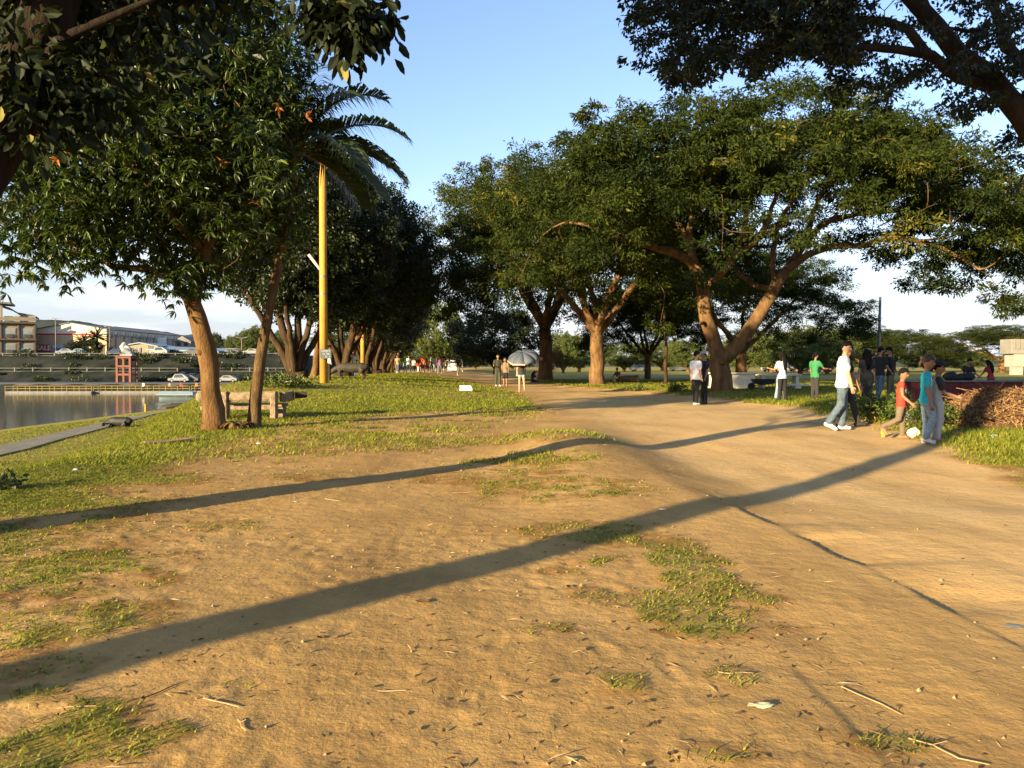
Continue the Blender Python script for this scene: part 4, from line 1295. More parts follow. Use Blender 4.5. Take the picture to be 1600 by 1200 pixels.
# ---- palm beside the mango tree
def frond(mb_rachis, LV, base, az, el, length, curl, g, nleaf=46, ll=.5, hang=.35):
    pts = []
    d = Vector((math.cos(az) * math.cos(el), math.sin(az) * math.cos(el), math.sin(el)))
    p = Vector(base); n = 14; st_ = length / n
    for i in range(n + 1):
        pts.append(p.copy()); p = p + d * st_
        d = (d + Vector((0, 0, -curl * (.35 + i / n)))).normalized()
    mb_rachis.tube(pts, [max(.004, .022 * (1 - i / n)) for i in range(n + 1)], 4, cap=False)
    for k in range(nleaf):
        t = .16 + .84 * k / nleaf
        f = t * n; i = min(n - 1, int(f)); q = pts[i].lerp(pts[i + 1], f - i)
        tg = (pts[i + 1] - pts[i]).normalized()
        side0 = tg.cross(Vector((0, 0, 1)))
        if side0.length < .05: side0 = Vector((1, 0, 0))
        side0.normalize()
        up_ = side0.cross(tg)
        for sg in (-1, 1):
            L_ = ll * (math.sin(math.pi * (.12 + .80 * t)) ** .7) * g.uniform(.85, 1.1)
            v = (side0 * sg * .95 + tg * .62 + up_ * g.normal(.30, .10)).normalized()
            mid = q + v * L_ * .55 + Vector((0, 0, -.02 * L_))
            tip = q + v * L_ + Vector((0, 0, -hang * L_ * g.uniform(.6, 1.3)))
            w = up_.cross(v).normalized() * .016 if up_.cross(v).length > .01 else tg * .016
            w = (tg * .5 + up_ * .5).cross(v).normalized() * .025
            LV.append((q - w * .5, q + w * .5, mid + w, mid - w, tip))

def palm_crown_mesh(name, LV, g):
    V = np.array([[tuple(q) for q in l5] for l5 in LV]).reshape(-1, 3)
    N = len(LV); b = np.arange(N)[:, None] * 5
    rnd = np.clip(.45 + g.normal(0, .2, N), 0, 1)
    return mesh_np(name, V, b + np.array([[0, 1, 2, 3]]), b + np.array([[3, 2, 4]]), {'rnd': np.repeat(rnd, 5)})

def palm():
    B = ground(396, 668); D = B.y
    def L(*pp): return [at(px, py, D + dd) - B for px, py, dd in pp]
    s = Skel()
    path = L((398, 640, 0), (402, 600, 0), (409, 550, 0), (418, 495, 0), (430, 440, 0), (443, 380, 0), (452, 320, 0), (458, 285, 0))
    s.limb([Vector((0, 0, -.1))] + path, .125, .072, wob=.004, step=.15)
    root = thing('palm_tree', B, 'slender feather palm leaning right beside the mango trunk', 'palm tree')
    s.mesh(.01, flare=.35, nmax=10).build('trunk', BARK_PALM, root, smooth=True)
    top = path[-1]
    mb = MB(); mb.tube([top - Vector((0, 0, .05)), top + Vector((.03, 0, .35)), top + Vector((.06, 0, .8))], [.085, .095, .045], 9)
    mb.build('crownshaft', mat('palm_crownshaft', (0.10, 0.12, 0.03), .6, .2, 6), root, smooth=True)
    ct = top + Vector((.06, 0, .62))
    g = np.random.default_rng(12)
    rm = MB(); LV = []
    for (az, el, ln, cu) in [(.05, 1.05, 2.2, .17), (-.12, .55, 2.3, .12), (-.35, -.15, 2.2, .10), (.15, .2, 2.2, .11), (-.7, .9, 2.0, .15), (.5, .45, 2.0, .13), (1.3, .9, 1.9, .13), (2.2, .7, 2.0, .13), (3.0, .35, 2.0, .13), (3.9, .9, 1.9, .13), (4.6, .4, 2.0, .14),
                             (5.3, 1.1, 1.8, .12), (5.6, .2, 2.0, .13), (2.6, 1.2, 1.8, .12), (.9, -.1, 1.9, .1), (1.5, 1.35, 1.7, .08)]:
        frond(rm, LV, ct, az, el, ln * 1.05, cu, g, 52, .68, .45)
    rm.build('frond_stalks', mat('palm_stalk', (0.11, 0.11, 0.03), .6, .2, 6), root)
    link('crown', palm_crown_mesh('crown', LV, g), root, LEAF_PALM)
palm()

# ---- tall tree behind the viewer: its trunk throws the nearest long shadow, its unseen crown is added to shade the boughs at the upper right
def tall_tree_behind():
    B = Vector((-8.2, -3.6, float(terrain(-8.2, -3.6))))
    g = np.random.default_rng(909)
    s = Skel()
    s.limb([(0, 0, -.2), (.02, .02, 3), (-.02, .0, 5.5), (.05, .05, 8.0)], .24, .20, wob=.015)
    f = len(s.p) - 1
    for k in range(6):
        a = k * 1.05 + .3
        s.limb([(.05, .05, 8.0), (math.cos(a) * 1.4, math.sin(a) * 1.4, 9.8), (math.cos(a) * 3.2, math.sin(a) * 3.2, 12.2)], .11, .05, f)
    n = 230
    th = g.normal(0, 1, (n, 3)); th /= np.linalg.norm(th, axis=1, keepdims=True)
    p = th * (.45 + .55 * g.random(n))[:, None] * np.array([4.8, 4.8, 4.0]) + np.array([0, 0, 11.8])
    p = p[p[:, 2] > 8.3]
    s.attract(p[::10], 5, .2, False, 2, skip=len(s.p) // 3)
    s.attract(p, 4, .2, True, 3, skip=len(s.p) // 4)
    pos, v, own = puffs(s.tips(), 150, .8, g, .8); N = len(pos); d = v + g.normal(0, .6, (N, 3))
    cm = leaf_mesh('crown', pos, d, g.uniform(.2, .34, N), .6, np.clip(.45 + g.normal(0, .2, N), 0, 1), g, 'quad', None, .15)
    root = thing('unseen_tall_tree', B, 'tall straight unseen tree behind the viewer, trunk throwing the nearest long shadow, crown added for shade', 'tree')
    finish_tree(root, s.mesh(.012, flare=.2), BARK_DARK, cm, LEAF_FIG)
tall_tree_behind()
# ------------------------------------------------------------------ built things
CONC = mat('concrete_grey', (0.32, 0.30, 0.27), .9, .2, 1.5, .25, 25)
STONE = mat('bench_stone', (0.21, 0.15, 0.095), .95, .45, 11, .9, 35)
YEL = mat('yellow_paint', (0.36, 0.175, 0.030), .75, .14, 3.0, .4, 24, stretch=(1, 1, .35), color2=(0.52, 0.27, 0.04), detail=9)
GREY_METAL = mat('grey_metal', (0.17, 0.175, 0.18), .5, .1, 3, metal=.3)
WHITE_P = mat('white_paint', (0.74, 0.72, 0.66), .7, .08, 2, .1, 20)
BEIGE = mat('beige_wall', (0.24, 0.185, 0.125), .85, .1, .5)
CREAM = mat('cream_wall', (0.66, 0.58, 0.42), .85, .06, .4)
TAN = mat('tan_wall', (0.47, 0.33, 0.20), .85, .06, .4)
REDP = mat('red_paint', (0.48, 0.05, 0.03), .7, .1, 2)
BLUEP = mat('blue_paint', (0.06, 0.12, 0.33), .7, .2, 2)
ROOFB = mat('blue_grey_roof', (0.17, 0.23, 0.27), .5, .1, .8)
ROOFG = mat('grey_roof', (0.16, 0.15, 0.14), .7, .15, .8)
GLASS_D = mat('dark_glass', (0.035, 0.045, 0.05), .12, .2, .5, spec=.6)
BRICKR = mat('brick_red', (0.17, 0.065, 0.045), .85, .15, 2)
DARKW = mat('dark_wood', (0.035, 0.027, 0.02), .8, .3, 5, .4, 20)
RUBBER = mat('tyre_rubber', (0.02, 0.02, 0.02), .8, .1, 5)

# ---- stone bench behind the mango tree
def stone_bench():
    B = ground(370, 655)
    root = thing('stone_bench', B, 'pale rough stone bench with log-like back behind the mango trunk', 'bench', rz=.04)
    k = B.y / F_PX
    def X(px): return (px - 370) * k
    mb = MB(); mb.tube([(X(308), 0, .505), (X(311), 0, .505), (X(330), 0, .505), (X(380), 0, .51), (X(431), 0, .52)], [.085, .115, .122, .12, .122], 9, sq=.6, ref=(0, 0, 1)); mb.build('backrest', STONE, root)
    mb = MB(); mb.box(((X(312) + X(440)) / 2, .42, .30), (X(440) - X(312), .34, .08), bev=.015); mb.build('seat', STONE, root)
    mb = MB(); mb.box(((X(315) + X(425)) / 2, .0, .255), (X(425) - X(315), .10, .09), bev=.015); mb.build('rail', STONE, root)
    for px in (353, 428):
        mb = MB(); mb.box((X(px), -.01, .29), (.13, .22, .68), bev=.015); mb.build('post', STONE, root)
    for px in (335, 432):
        mb = MB(); mb.box((X(px), .45, .10), (.14, .28, .32), bev=.015); mb.build('leg', STONE, root)
    mb = MB(); mb.box((X(440), .48, .50), (.15, .80, .22), bev=.02); mb.build('armrest', STONE, root)
    mb = MB(); mb.tube([(X(447), .8, .52), (X(466), .86, .53)], [.085, .07], 8); mb.build('log_end', DARKW, root)
stone_bench()

# ---- yellow poles
def yellow_pole(px, py, h, r, lab, bands=True):
    B = ground(px, py) if py else None
    root = thing('yellow_pole', B, lab, 'pole', 'yellow poles along the river crest')
    mb = MB(); mb.tube([(0, 0, -.2), (0, 0, h * .5), (0, 0, h)], [r, r * .92, r * .82], 16, cap=True); mb.build('post', YEL, root, smooth=True)
    if bands:
        for z in (3.7, 4.4):
            mb = MB(); mb.tube([(0, 0, z), (0, 0, z + .07)], [r * .955, r * .95], 16, cap=False); mb.build('metal_band', GREY_METAL, root, smooth=True)
    return root
def at_d(px, d): return stand(px, d)
def pole_at(px, d, h, r, lab, bands=True):
    root = thing('yellow_pole', stand(px, d), lab, 'pole', 'yellow poles along the river crest')
    mb = MB(); mb.tube([(0, 0, -.2), (0, 0, h * .5), (0, 0, h)], [r, r * .93, r * .84], 16); mb.build('post', YEL, root, smooth=True)
    if bands:
        for z in (3.55, 4.25):
            mb = MB(); mb.tube([(0, 0, z), (0, 0, z + .06)], [r * .975, r * .97], 16, cap=False); mb.build('metal_band', GREY_METAL, root, smooth=True)
    return root
yp = pole_at(506, 31, 8.9, .165, 'tall yellow pole nearest the bench, with a small grey sign')
mb = MB(); mb.tube([(-.10, -.1, 4.55), (-.55, -.1, 5.15)], [.05, .07], 8); mb.build('bracket', mat('pale_bracket', (.45, .42, .36), .7), yp)
pole_at(567, 52, 4.1, .155, 'second yellow pole, between the trunks beyond the sculpture', False)
pole_at(613, 105, 4.2, .15, 'thin far yellow pole left of the distant crowd', False)
# sign hung on the pole: a thing of its own
def pole_sign():
    P = at(509, 553, 30.75)
    root = thing('pole_sign', P, 'small dark grey lettered board fixed to the nearest yellow pole', 'sign', rz=.15)
    mb = MB(); mb.box((0, 0, 0), (.44, .02, .38), bev=.004); mb.build('board', mat('sign_board', (.085, .10, .11), .6, .1, 3), root)
    g = random.Random(3)
    lm = mat('sign_letters', (.45, .47, .47), .6)
    for row, (z, h) in enumerate([(.115, .085), (.0, .085), (-.11, .07)]):
        x = -.17
        mb = MB()
        while x < .16:
            w = g.uniform(.022, .04)
            if g.random() < .82:
                mb.box((x, -.012, z), (.008, .004, h)); mb.box((x + w * .5, -.012, z + h * .4 * g.choice([1, 0, -1])), (w * .8, .004, .010))
                if g.random() < .5: mb.box((x + w * .8, -.012, z), (.008, .004, h * .8))
            x += w + .018
        o = mb.build('lettering', lm, root); o['kind'] = 'stuff'
pole_sign()

# ---- animal sculptures (grazing buffalo)
SCULPT = mat('dark_sculpture', (0.034, 0.028, 0.019), .7, .25, 6, .2, 30)
SCULPT_B = mat('black_sculpture', (0.018, 0.017, 0.016), .6, .25, 6, .2, 30)
def buffalo(name, B, L, face, lab, m, lying=False):
    """one continuous body: trunk, neck stretched to the ground, four jointed legs, tail, curved horns"""
    mb = MB(); s = L / 2.4
    lift = -.42 if lying else 0
    def P(*q): return [Vector((a * face, b, c + lift)) * s for a, b, c in q]
    mb.tube(P((-1.08, 0, .80), (-1.0, 0, .86), (-.72, 0, .90), (-.2, 0, .86), (.25, 0, .90), (.55, 0, .92), (.72, 0, .84)), [r * s for r in (.10, .26, .36, .38, .37, .30, .16)], 14, sq=.82, ref=(0, 0, 1))
    hz = .30 if not lying else .62
    mb.tube(P((.45, 0, .92), (.75, 0, .80), (1.0, 0, .58 if not lying else .80), (1.15, 0, .42 if not lying else .74)), [r * s for r in (.26, .21, .17, .14)], 10)
    mb.tube(P((1.06, 0, .50 if not lying else .80), (1.22, 0, hz), (1.40, 0, hz - .16), (1.48, 0, hz - .24)), [r * s for r in (.12, .13, .095, .07)], 10)
    for sy in (-1, 1):
        y = .2 * sy
        if not lying:
            mb.tube(P((.48, y, .72), (.52, y, .42), (.47, y, .22), (.48, y, .05), (.50, y, .0)), [r * s for r in (.15, .085, .06, .055, .075)], 8)
            mb.tube(P((-.80, y, .80), (-.70, y, .50), (-.86, y, .30), (-.80, y, .06), (-.78, y, .0)), [r * s for r in (.20, .12, .065, .055, .075)], 8)
        else:
            mb.tube(P((.45, y * 1.6, .70), (.70, y * 1.9, .50), (.50, y * 2, .47)), [r * s for r in (.13, .08, .06)], 8)
            mb.tube(P((-.75, y * 1.6, .75), (-.45, y * 1.9, .55), (-.75, y * 2, .48)), [r * s for r in (.19, .11, .06)], 8)
    root = thing(name, B, lab, 'sculpture')
    body = mb.build('body', m, root, smooth=True)
    rm = body.modifiers.new('weld', 'REMESH'); rm.mode = 'VOXEL'; rm.voxel_size = .045 * s; rm.use_smooth_shade = True
    for sy in (-1, 1):
        h0 = Vector((1.16 * face, .1 * sy, (hz + .1 + lift))) * s
        hb = MB(); hb.tube([h0, h0 + Vector((-.05 * face, .22 * sy, .03)) * s, h0 + Vector((-.25 * face, .34 * sy, .12)) * s, h0 + Vector((-.45 * face, .26 * sy, .22)) * s], [.05 * s, .045 * s, .032 * s, .01 * s], 7)
        hb.build('horn', m, root, smooth=True)
        eb = MB(); eb.ball(h0 + Vector((-.02 * face, .13 * sy, -.06)) * s, (.05 * s, .1 * s, .035 * s), 7, 5); eb.build('ear', m, root, smooth=True)
    tb = MB(); tb.tube(P((-1.05, 0, .95), (-1.2, 0, .88), (-1.27, 0, .78), (-1.25, .03, .62)), [r * s for r in (.05, .035, .03, .05)], 6); tb.build('tail', m, root, smooth=True)
    return root
buffalo('animal_sculpture', stand(546, 37.5), 2.05, -1, 'dark grazing buffalo sculpture with lowered head beside the yellow pole', SCULPT).scale = (1, 1, .76)
b0 = stand(184, 41)
buffalo('animal_sculpture', b0, 1.6, -1, 'black resting buffalo figure on the lower bank by the path', SCULPT_B, lying=True)

# ---- white picnic tables under the big rain tree
def picnic():
    B = stand(1160, 39)
    k = B.y / F_PX
    W = mat('white_concrete', (.62, .58, .47), .85, .10, 1.5, .2, 25)
    r1 = thing('concrete_table', B, 'long white concrete table with solid end panel behind the forked trunk', 'table')
    def X(px): return (px - 1160) * k
    mb = MB(); mb.box((X(1142), 0, .78), (X(1180) - X(1104), .85, .09), bev=.012); mb.build('tabletop', W, r1)
    mb = MB(); mb.box((X(1160), -.2, .34), (X(1177) - X(1143), .16, .79), bev=.012); mb.build('end_panel', W, r1)
    mb = MB(); mb.box((X(1113), 0, .34), (.14, .7, .79), bev=.012); mb.build('leg', W, r1)
    mb = MB(); mb.box((X(1110), -.75, .10), (.9, .35, .08), bev=.012); mb.build('bench_slab', W, r1)
    B2 = stand(1216, 40)
    r2 = thing('concrete_table', B2, 'white concrete table with sloping bench right of the forked trunk', 'table')
    k2 = B2.y / F_PX
    def X2(px): return (px - 1216) * k2
    mb = MB(); mb.box((X2(1216), 0, .70), (X2(1248) - X2(1184), .8, .10), bev=.012); mb.build('tabletop', W, r2)
    for px in (1190, 1217, 1243):
        mb = MB(); mb.box((X2(px), 0, .31), (.16, .6, .68), bev=.012); mb.build('leg', W, r2)
    mb = MB(); mb.box((X2(1238), -.72, .20), (1.0, .36, .10), bev=.012); mb.build('bench_slab', W, r2)
    mb = MB(); mb.box((X2(1238), -.72, .06), (.3, .3, .2), bev=.012); mb.build('bench_leg', W, r2)
    # dark barrow parked in front of it
    B3 = stand(1194, 37.6); r3 = thing('wheelbarrow', B3, 'small dark barrow parked under the white concrete table', 'wheelbarrow')
    D = mat('dark_barrow', (.035, .034, .032), .6, .2, 4)
    mb = MB(); v = [(-.45, -.22, .28), (.38, -.22, .28), (.38, .22, .28), (-.45, .22, .28), (-.58, -.32, .52), (.5, -.32, .52), (.5, .32, .52), (-.58, .32, .52)]
    mb.add(v, [(0, 3, 2, 1), (0, 1, 5, 4), (1, 2, 6, 5), (2, 3, 7, 6), (3, 0, 4, 7)]); mb.build('tub', D, r3)
    for sy in (-.25, .25):
        mb = MB(); mb.tube([(-.5, sy * .4, .2), (.3, sy, .30), (.85, sy, .5), (.98, sy, .6)], .022, 6); mb.build('handle', D, r3)
        mb = MB(); mb.tube([(.3, sy, .3), (.35, sy, .0)], .02, 6); mb.build('leg', D, r3)
    mb = MB(); mb.tube([(-.62, -.04, .17), (-.62, .04, .17)], .17, 14); mb.build('wheel', RUBBER, r3)
picnic()

# fallen log with the seated person
def log():
    B = stand(984, 53)
    root = thing('cut_log', B, 'short pale cut log lying on the lawn beside the seated person', 'log')
    m = bark_mat('bark_log', (.12, .075, .04), (.30, .205, .11), 5)
    mb = MB(); mb.tube([(-.85, 0, .22), (-.3, .02, .24), (.2, 0, .25), (.45, -.02, .26)], [.24, .27, .27, .26], 12); mb.build('trunk_piece', m, root, smooth=False)
    mb = MB(); mb.tube([(.42, -.05, .28), (.62, -.08, .28)], [.30, .27], 10); mb.build('knot', m, root)
log()

# ---- low dark red wall, parapet and deck on the right
def red_wall():
    B = stand(1525, 24)
    root = thing('low_wall', B, 'long low dark red wall behind the heap of dry branches', 'wall', rz=-.03)
    m = mat('dark_red_wall', (.10, .022, .018), .85, .25, 1.5, .2, 20)
    mb = MB(); mb.box((1.9, 0, .28), (8.2, .22, .75), bev=.01); mb.build('panel', m, root)
    mb = MB(); mb.box((1.9, 0, .675), (8.4, .34, .05), bev=.008); mb.build('coping', mat('wall_coping', (.12, .115, .12), .8), root)
    for i in range(6):
        mb = MB(); mb.box((-2.0 + i * 1.55, -.13, .27), (.16, .06, .72), bev=.006); mb.build('pier', m, root)
    # dark sacks lying on it
    D = mat('dark_sack', (.014, .013, .013), .8, .3, 4)
    for k, (px, w, h) in enumerate([(1484, .42, .28), (1497, .5, .22), (1512, .46, .24)]):
        p = at(px, 590, 24.0)
        mb = MB(); mb.ball((0, 0, h * .42), (w * .5, .17, h * .5), 12, 8); mb.ball((w * .2, 0, h * .7), (w * .25, .12, h * .3), 9, 6)
        o = mb.build('sack', D, smooth=True, loc=(p.x, p.y, B.z + .705))
        tag(o, ['black sack at the left end of the dark red wall', 'flat black sack, middle one on the dark red wall', 'black sack on the dark red wall nearest the red-shirted person'][k], 'sack', 'sacks on the dark red wall')
red_wall()

def deck():
    B = stand(1650, 100)
    root = thing('concrete_deck', B, 'raised pale concrete deck with ribbed parapet at the right edge', 'building')
    C1 = mat('deck_concrete', (.20, .185, .16), .9, .12, .8, .2, 20)
    C2 = mat('deck_pale', (.30, .275, .235), .9, .1, .8, .2, 20)
    k = 100 / F_PX
    def X(px): return (px - 1650) * k
    def Z(py): return 1.25 - (py - 572) * k - B.z
    mb = MB(); mb.box(((X(1576) + X(1860)) / 2, .7, (Z(530) + Z(553)) / 2), (X(1860) - X(1576), 2.4, Z(530) - Z(553)), bev=.03); mb.build('parapet', C1, root)
    for i in range(26):
        mb = MB(); mb.box((X(1580) + i * .62, -.55, (Z(530) + Z(545)) / 2), (.25, .1, (Z(530) - Z(545)))); mb.build('rib', C1, root)
    mb = MB(); mb.box(((X(1582) + X(1860)) / 2, .7, (Z(553) + Z(573)) / 2), (X(1860) - X(1582), 2.0, Z(553) - Z(573)), bev=.02); mb.build('beam', C2, root)
    for px, yy in ((1590, .3), (1655, .3), (1720, .3), (1850, .3)):
        mb = MB(); mb.box((X(px), yy, Z(573) / 2 - .1), (1.2, .9, Z(573) + .2), bev=.02); mb.build('column', C2, root)
    mb = MB(); mb.box((X(1600), 1.2, .55), (1.2, .2, 1.2)); mb.build('railing_wall', C2, root)
deck()

def mast():
    B = stand(1374, 58)
    root = thing('lamp_mast', B, 'tall thin grey mast rising behind the walking group', 'pole')
    mb = MB(); mb.tube([(-.1, 0, -.1), (-.05, 0, 3), (0, 0, 6.35)], [.12, .105, .09], 10); mb.build('shaft', GREY_METAL, root, smooth=True)
    mb = MB(); mb.tube([(-.1, 0, 0), (-.1, 0, .25)], [.22, .2], 10); mb.build('base', GREY_METAL, root)
mast()

# ---- cars
def car(loc, rz, color, lab, group, L=4.3, van=False):
    nm = 'car_paint_%d_%d_%d' % tuple(int(c * 100) for c in color)
    color = tuple(c * .28 for c in color)
    m = mat(nm, color, .45, .04, 1, spec=.4)
    root = thing('parked_car', loc, lab, 'car', group, rz)
    H = 1.75 if van else 1.42
    prof = [(-L * .5, .35), (-L * .49, .82), (-L * .30, .90), (-L * .17, H - .03), (L * .18, H), (L * .36 if not van else L * .46, .98), (L * .48, .86), (L * .5, .35)]
    w = .86
    vs = []; n = len(prof)
    for sgn in (-1, 1):
        for (x, z) in prof:
            inset = .12 if z > 1.0 else 0
            vs.append((x, sgn * (w - inset), z))
    fs = [tuple(range(n)), tuple(reversed(range(n, 2 * n)))]
    for i in range(n):
        j = (i + 1) % n
        fs.append((i, i + n, j + n, j))
    mb = MB(); mb.add(vs, fs); mb.build('body', m, root)
    for sgn in (-1, 1):
        g = MB(); y = sgn * (w - .004)
        g.add([(-L * .22, y, .96), (-L * .15, y - sgn * .085, H - .13), (L * .165, y - sgn * .09, H - .12), (L * .30, y, .99)], [(0, 1, 2, 3) if sgn > 0 else (3, 2, 1, 0)]); g.build('side_window', GLASS_D, root)
        for x in (-L * .3, L * .31):
            t = MB(); t.tube([(x, sgn * (w - .12), .32), (x, sgn * (w + .03), .32)], .32, 12); wh = t.build('wheel', RUBBER, root)
            t = MB(); t.tube([(x, sgn * (w + .0), .32), (x, sgn * (w + .045), .32)], .18, 10); t.build('rim', GREY_METAL, wh)
        h = MB(); h.box((-L * .5 + .02, sgn * .62, .72), (.08, .3, .14)); h.build('headlight', WHITE_P, root)
    g = MB(); g.add([(-L * .305, -.66, .93), (-L * .305, .66, .93), (-L * .185, .60, H - .1), (-L * .185, -.60, H - .1)], [(0, 1, 2, 3)]); g.build('windscreen', GLASS_D, root)
    return root
car(stand(1000, 165), .1, (.72, .70, .64), 'white saloon car seen between the trunks on the far lawn', 'cars at the back of the park')
car(stand(1208, 150), .2, (.62, .64, .66), 'pale car half hidden right of the white tables', 'cars at the back of the park')
car(stand(1248, 160), .0, (.70, .69, .66), 'white car beyond the woman in green, left of her shoulder', 'cars at the back of the park')
car(stand(1284, 150), .3, (.74, .72, .66), 'white car just right of the woman in green', 'cars at the back of the park')
car(stand(1062, 175), .2, (.35, .38, .42), 'grey car far behind the man in the white T-shirt', 'cars at the back of the park')

# ---- booth with wheel frame beyond the crowd
def booth():
    B = stand(710, 112)
    root = thing('booth', B, 'small white booth with tilted roof beyond the crowd', 'booth')
    mb = MB(); mb.box((0, 0, .8), (1.5, 1.3, 1.0)); mb.build('counter', WHITE_P, root)
    mb = MB(); mb.box((0, -.1, 1.62), (1.9, 1.7, .16), M=Matrix.Rotation(.12, 3, 'Y')); mb.build('roof', WHITE_P, root)
    for x in (-.7, .7):
        for y in (-.55, .55):
            mb = MB(); mb.box((x, y, .75), (.08, .08, 1.6)); mb.build('post', GREY_METAL, root)
    B = stand(708, 124)
    root = thing('play_wheel', B, 'pale spoked half-wheel frame standing above the white booth', 'playground')
    P = mat('pale_frame', (.62, .50, .34), .6)
    pts = [(1.5 * math.cos(a), 0, 1.3 + 1.5 * math.sin(a)) for a in np.linspace(0, math.pi, 15)]
    mb = MB(); mb.tube(pts, .06, 6); mb.build('rim', P, root)
    for a in np.linspace(.1, math.pi - .1, 7):
        mb = MB(); mb.tube([(0, 0, 1.3), (1.5 * math.cos(a), 0, 1.3 + 1.5 * math.sin(a))], .04, 5); mb.build('spoke', P, root)
    for x in (-1.5, 1.5):
        mb = MB(); mb.tube([(x, 0, 1.35), (x, 0, -.1)], .07, 6); mb.build('support', P, root)
    # pink shrub by the dark trunk
    B = stand(856, 66)
    root = thing('flowering_shrub', B, 'pinkish red flowering shrub behind the dark trunk right of the umbrella', 'shrub')
    g = np.random.default_rng(8)
    s = Skel(); s.limb([(0, 0, -.1), (0, 0, .6)], .06, .05)
    A = g.normal(0, 1, (60, 3)) * np.array([.55, .5, .7]) + np.array([0, 0, 1.5]); A = A[A[:, 2] > .3]
    s.attract(A, 4, .2, True, 2)
    pos, v, own = puffs(s.tips(), 40, .28, g, .9); N = len(pos)
    me = leaf_mesh('crown', pos, g.normal(0, 1, (N, 3)), g.uniform(.08, .15, N), .6, g.random(N), g, 'quad')
    finish_tree(root, s.mesh(.01), BARK_DARK, me, leaf_mat('leaf_pink', [(0, (.20, .03, .03)), (.6, (.36, .06, .06)), (1, (.06, .08, .02))], trans=(.3, .05, .05)))
booth()

# ------------------------------------------------------------------ far bank
def beige_block():
    d = 194.0; k = d / F_PX
    B = Vector(((56 - 800) * k - 46 * k * math.cos(.5), d - 46 * k * math.sin(.5), 4.0))
    root = thing('beige_building', B, 'beige two-storey building with roof deck at the left edge', 'building', rz=.5)
    def X(px): return (px - 10) * k
    def Z(py): return 1.25 - (py - 572) * k - 4.0
    W = X(56) - X(-60)
    cx = (X(56) + X(-60)) / 2
    mb = MB(); mb.box((cx, 6, Z(506) / 2), (W, 12, Z(506))); mb.build('wall', BEIGE, root)
    for py, hh in ((505, .5), (531, .45), (554, .4)):
        mb = MB(); mb.box((cx, -.35, Z(py)), (W + .5, 1.1, hh)); mb.build('floor_slab', mat('slab_brown', (.09, .062, .045), .9, .1, 1), root)
    for px in (-56, -34, -12, 11, 34, 55):
        mb = MB(); mb.box((X(px), -.12, Z(506) / 2), (.35, .5, Z(506))); mb.build('column', mat('column_brown', (.13, .09, .06), .9, .1, 1), root)
        if px < 50:
            for (y0, y1) in ((513, 528), (537, 552)):
                f = MB(); f.box((X(px + 11.5), -.03, (Z(y0) + Z(y1)) / 2), (X(px + 19.5) - X(px + 3), .10, Z(y0) - Z(y1)))
                w = f.build('window', mat('window_frame_pale', (.24, .225, .20), .8), root)
                f = MB(); f.box((X(px + 11.5), -.09, (Z(y0) + Z(y1)) / 2 + .25), (X(px + 18.5) - X(px + 4), .04, (Z(y0) - Z(y1)) * .62)); f.build('pane', mat('pale_glass', (.20, .21, .20), .25, .3, .4), w)
                f = MB(); f.box((X(px + 11.5), -.2, Z(y1) + .45), (X(px + 15.5) - X(px + 7), .3, .8)); f.build('planter', mat('dark_planter', (.06, .06, .05), .8), w)
    mb = MB(); mb.box((cx, 0, Z(499)), (W, .12, .9)); mb.build('parapet', BEIGE, root)
    mb = MB(); mb.box((X(-8), 4, Z(474)), (X(24) - X(-45), 9, .45), M=Matrix.Rotation(.05, 3, 'Y')); mb.build('canopy_roof', ROOFG, root)
    for px in (-40, -10, 12):
        mb = MB(); mb.box((X(px), .5, (Z(475) + Z(505)) / 2), (.45, .45, Z(475) - Z(505))); mb.build('canopy_post', BEIGE, root)
    pts = [(X(10), Z(477)), (X(22), Z(481)), (X(32), Z(488)), (X(42), Z(489.5)), (X(52), Z(491)), (X(58), Z(494))]
    vs = []; 
    for (x, z) in pts: vs += [(x, 3, z), (x, 11, z), (x, 3, z - .35), (x, 11, z - .35)]
    fs = []
    for i in range(len(pts) - 1):
        a = i * 4; b = a + 4
        fs += [(a, b, b + 1, a + 1), (a + 2, a + 3, b + 3, b + 2), (a, a + 2, b + 2, b), (a + 1, b + 1, b + 3, a + 3)]
    mb = MB(); mb.add(vs, fs); mb.build('curved_roof', ROOFG, root)
    mb = MB(); mb.box(((X(28) + X(56)) / 2, 4, (Z(493) + Z(505)) / 2), (X(56) - X(28), 4, Z(493) - Z(505) - .2)); mb.build('roof_room', mat('pale_room', (.30, .29, .28), .8), root)
    mb = MB(); mb.box((X(20), 3, (Z(494) + Z(502)) / 2), (X(26) - X(14), .5, Z(494) - Z(502))); mb.build('green_panel', mat('green_panel', (.03, .22, .15), .7), root)
    for px in (3, 9, 12):
        mb = MB(); mb.tube([(X(px), 4, Z(475)), (X(px), 4, Z(462))], .07, 5); mb.build('aerial', GREY_METAL, root)
beige_block()

def text_mesh(body, size):
    cu = bpy.data.curves.new('txt', 'FONT'); cu.body = body; cu.size = size; cu.align_x = 'CENTER'; cu.align_y = 'CENTER'; cu.extrude = .02; cu.offset = size * .03
    o = bpy.data.objects.new('txt', cu); COL.objects.link(o)
    dg = bpy.context.evaluated_depsgraph_get()
    me = bpy.data.meshes.new_from_object(o.evaluated_get(dg))
    bpy.data.objects.remove(o); bpy.data.curves.remove(cu)
    return me

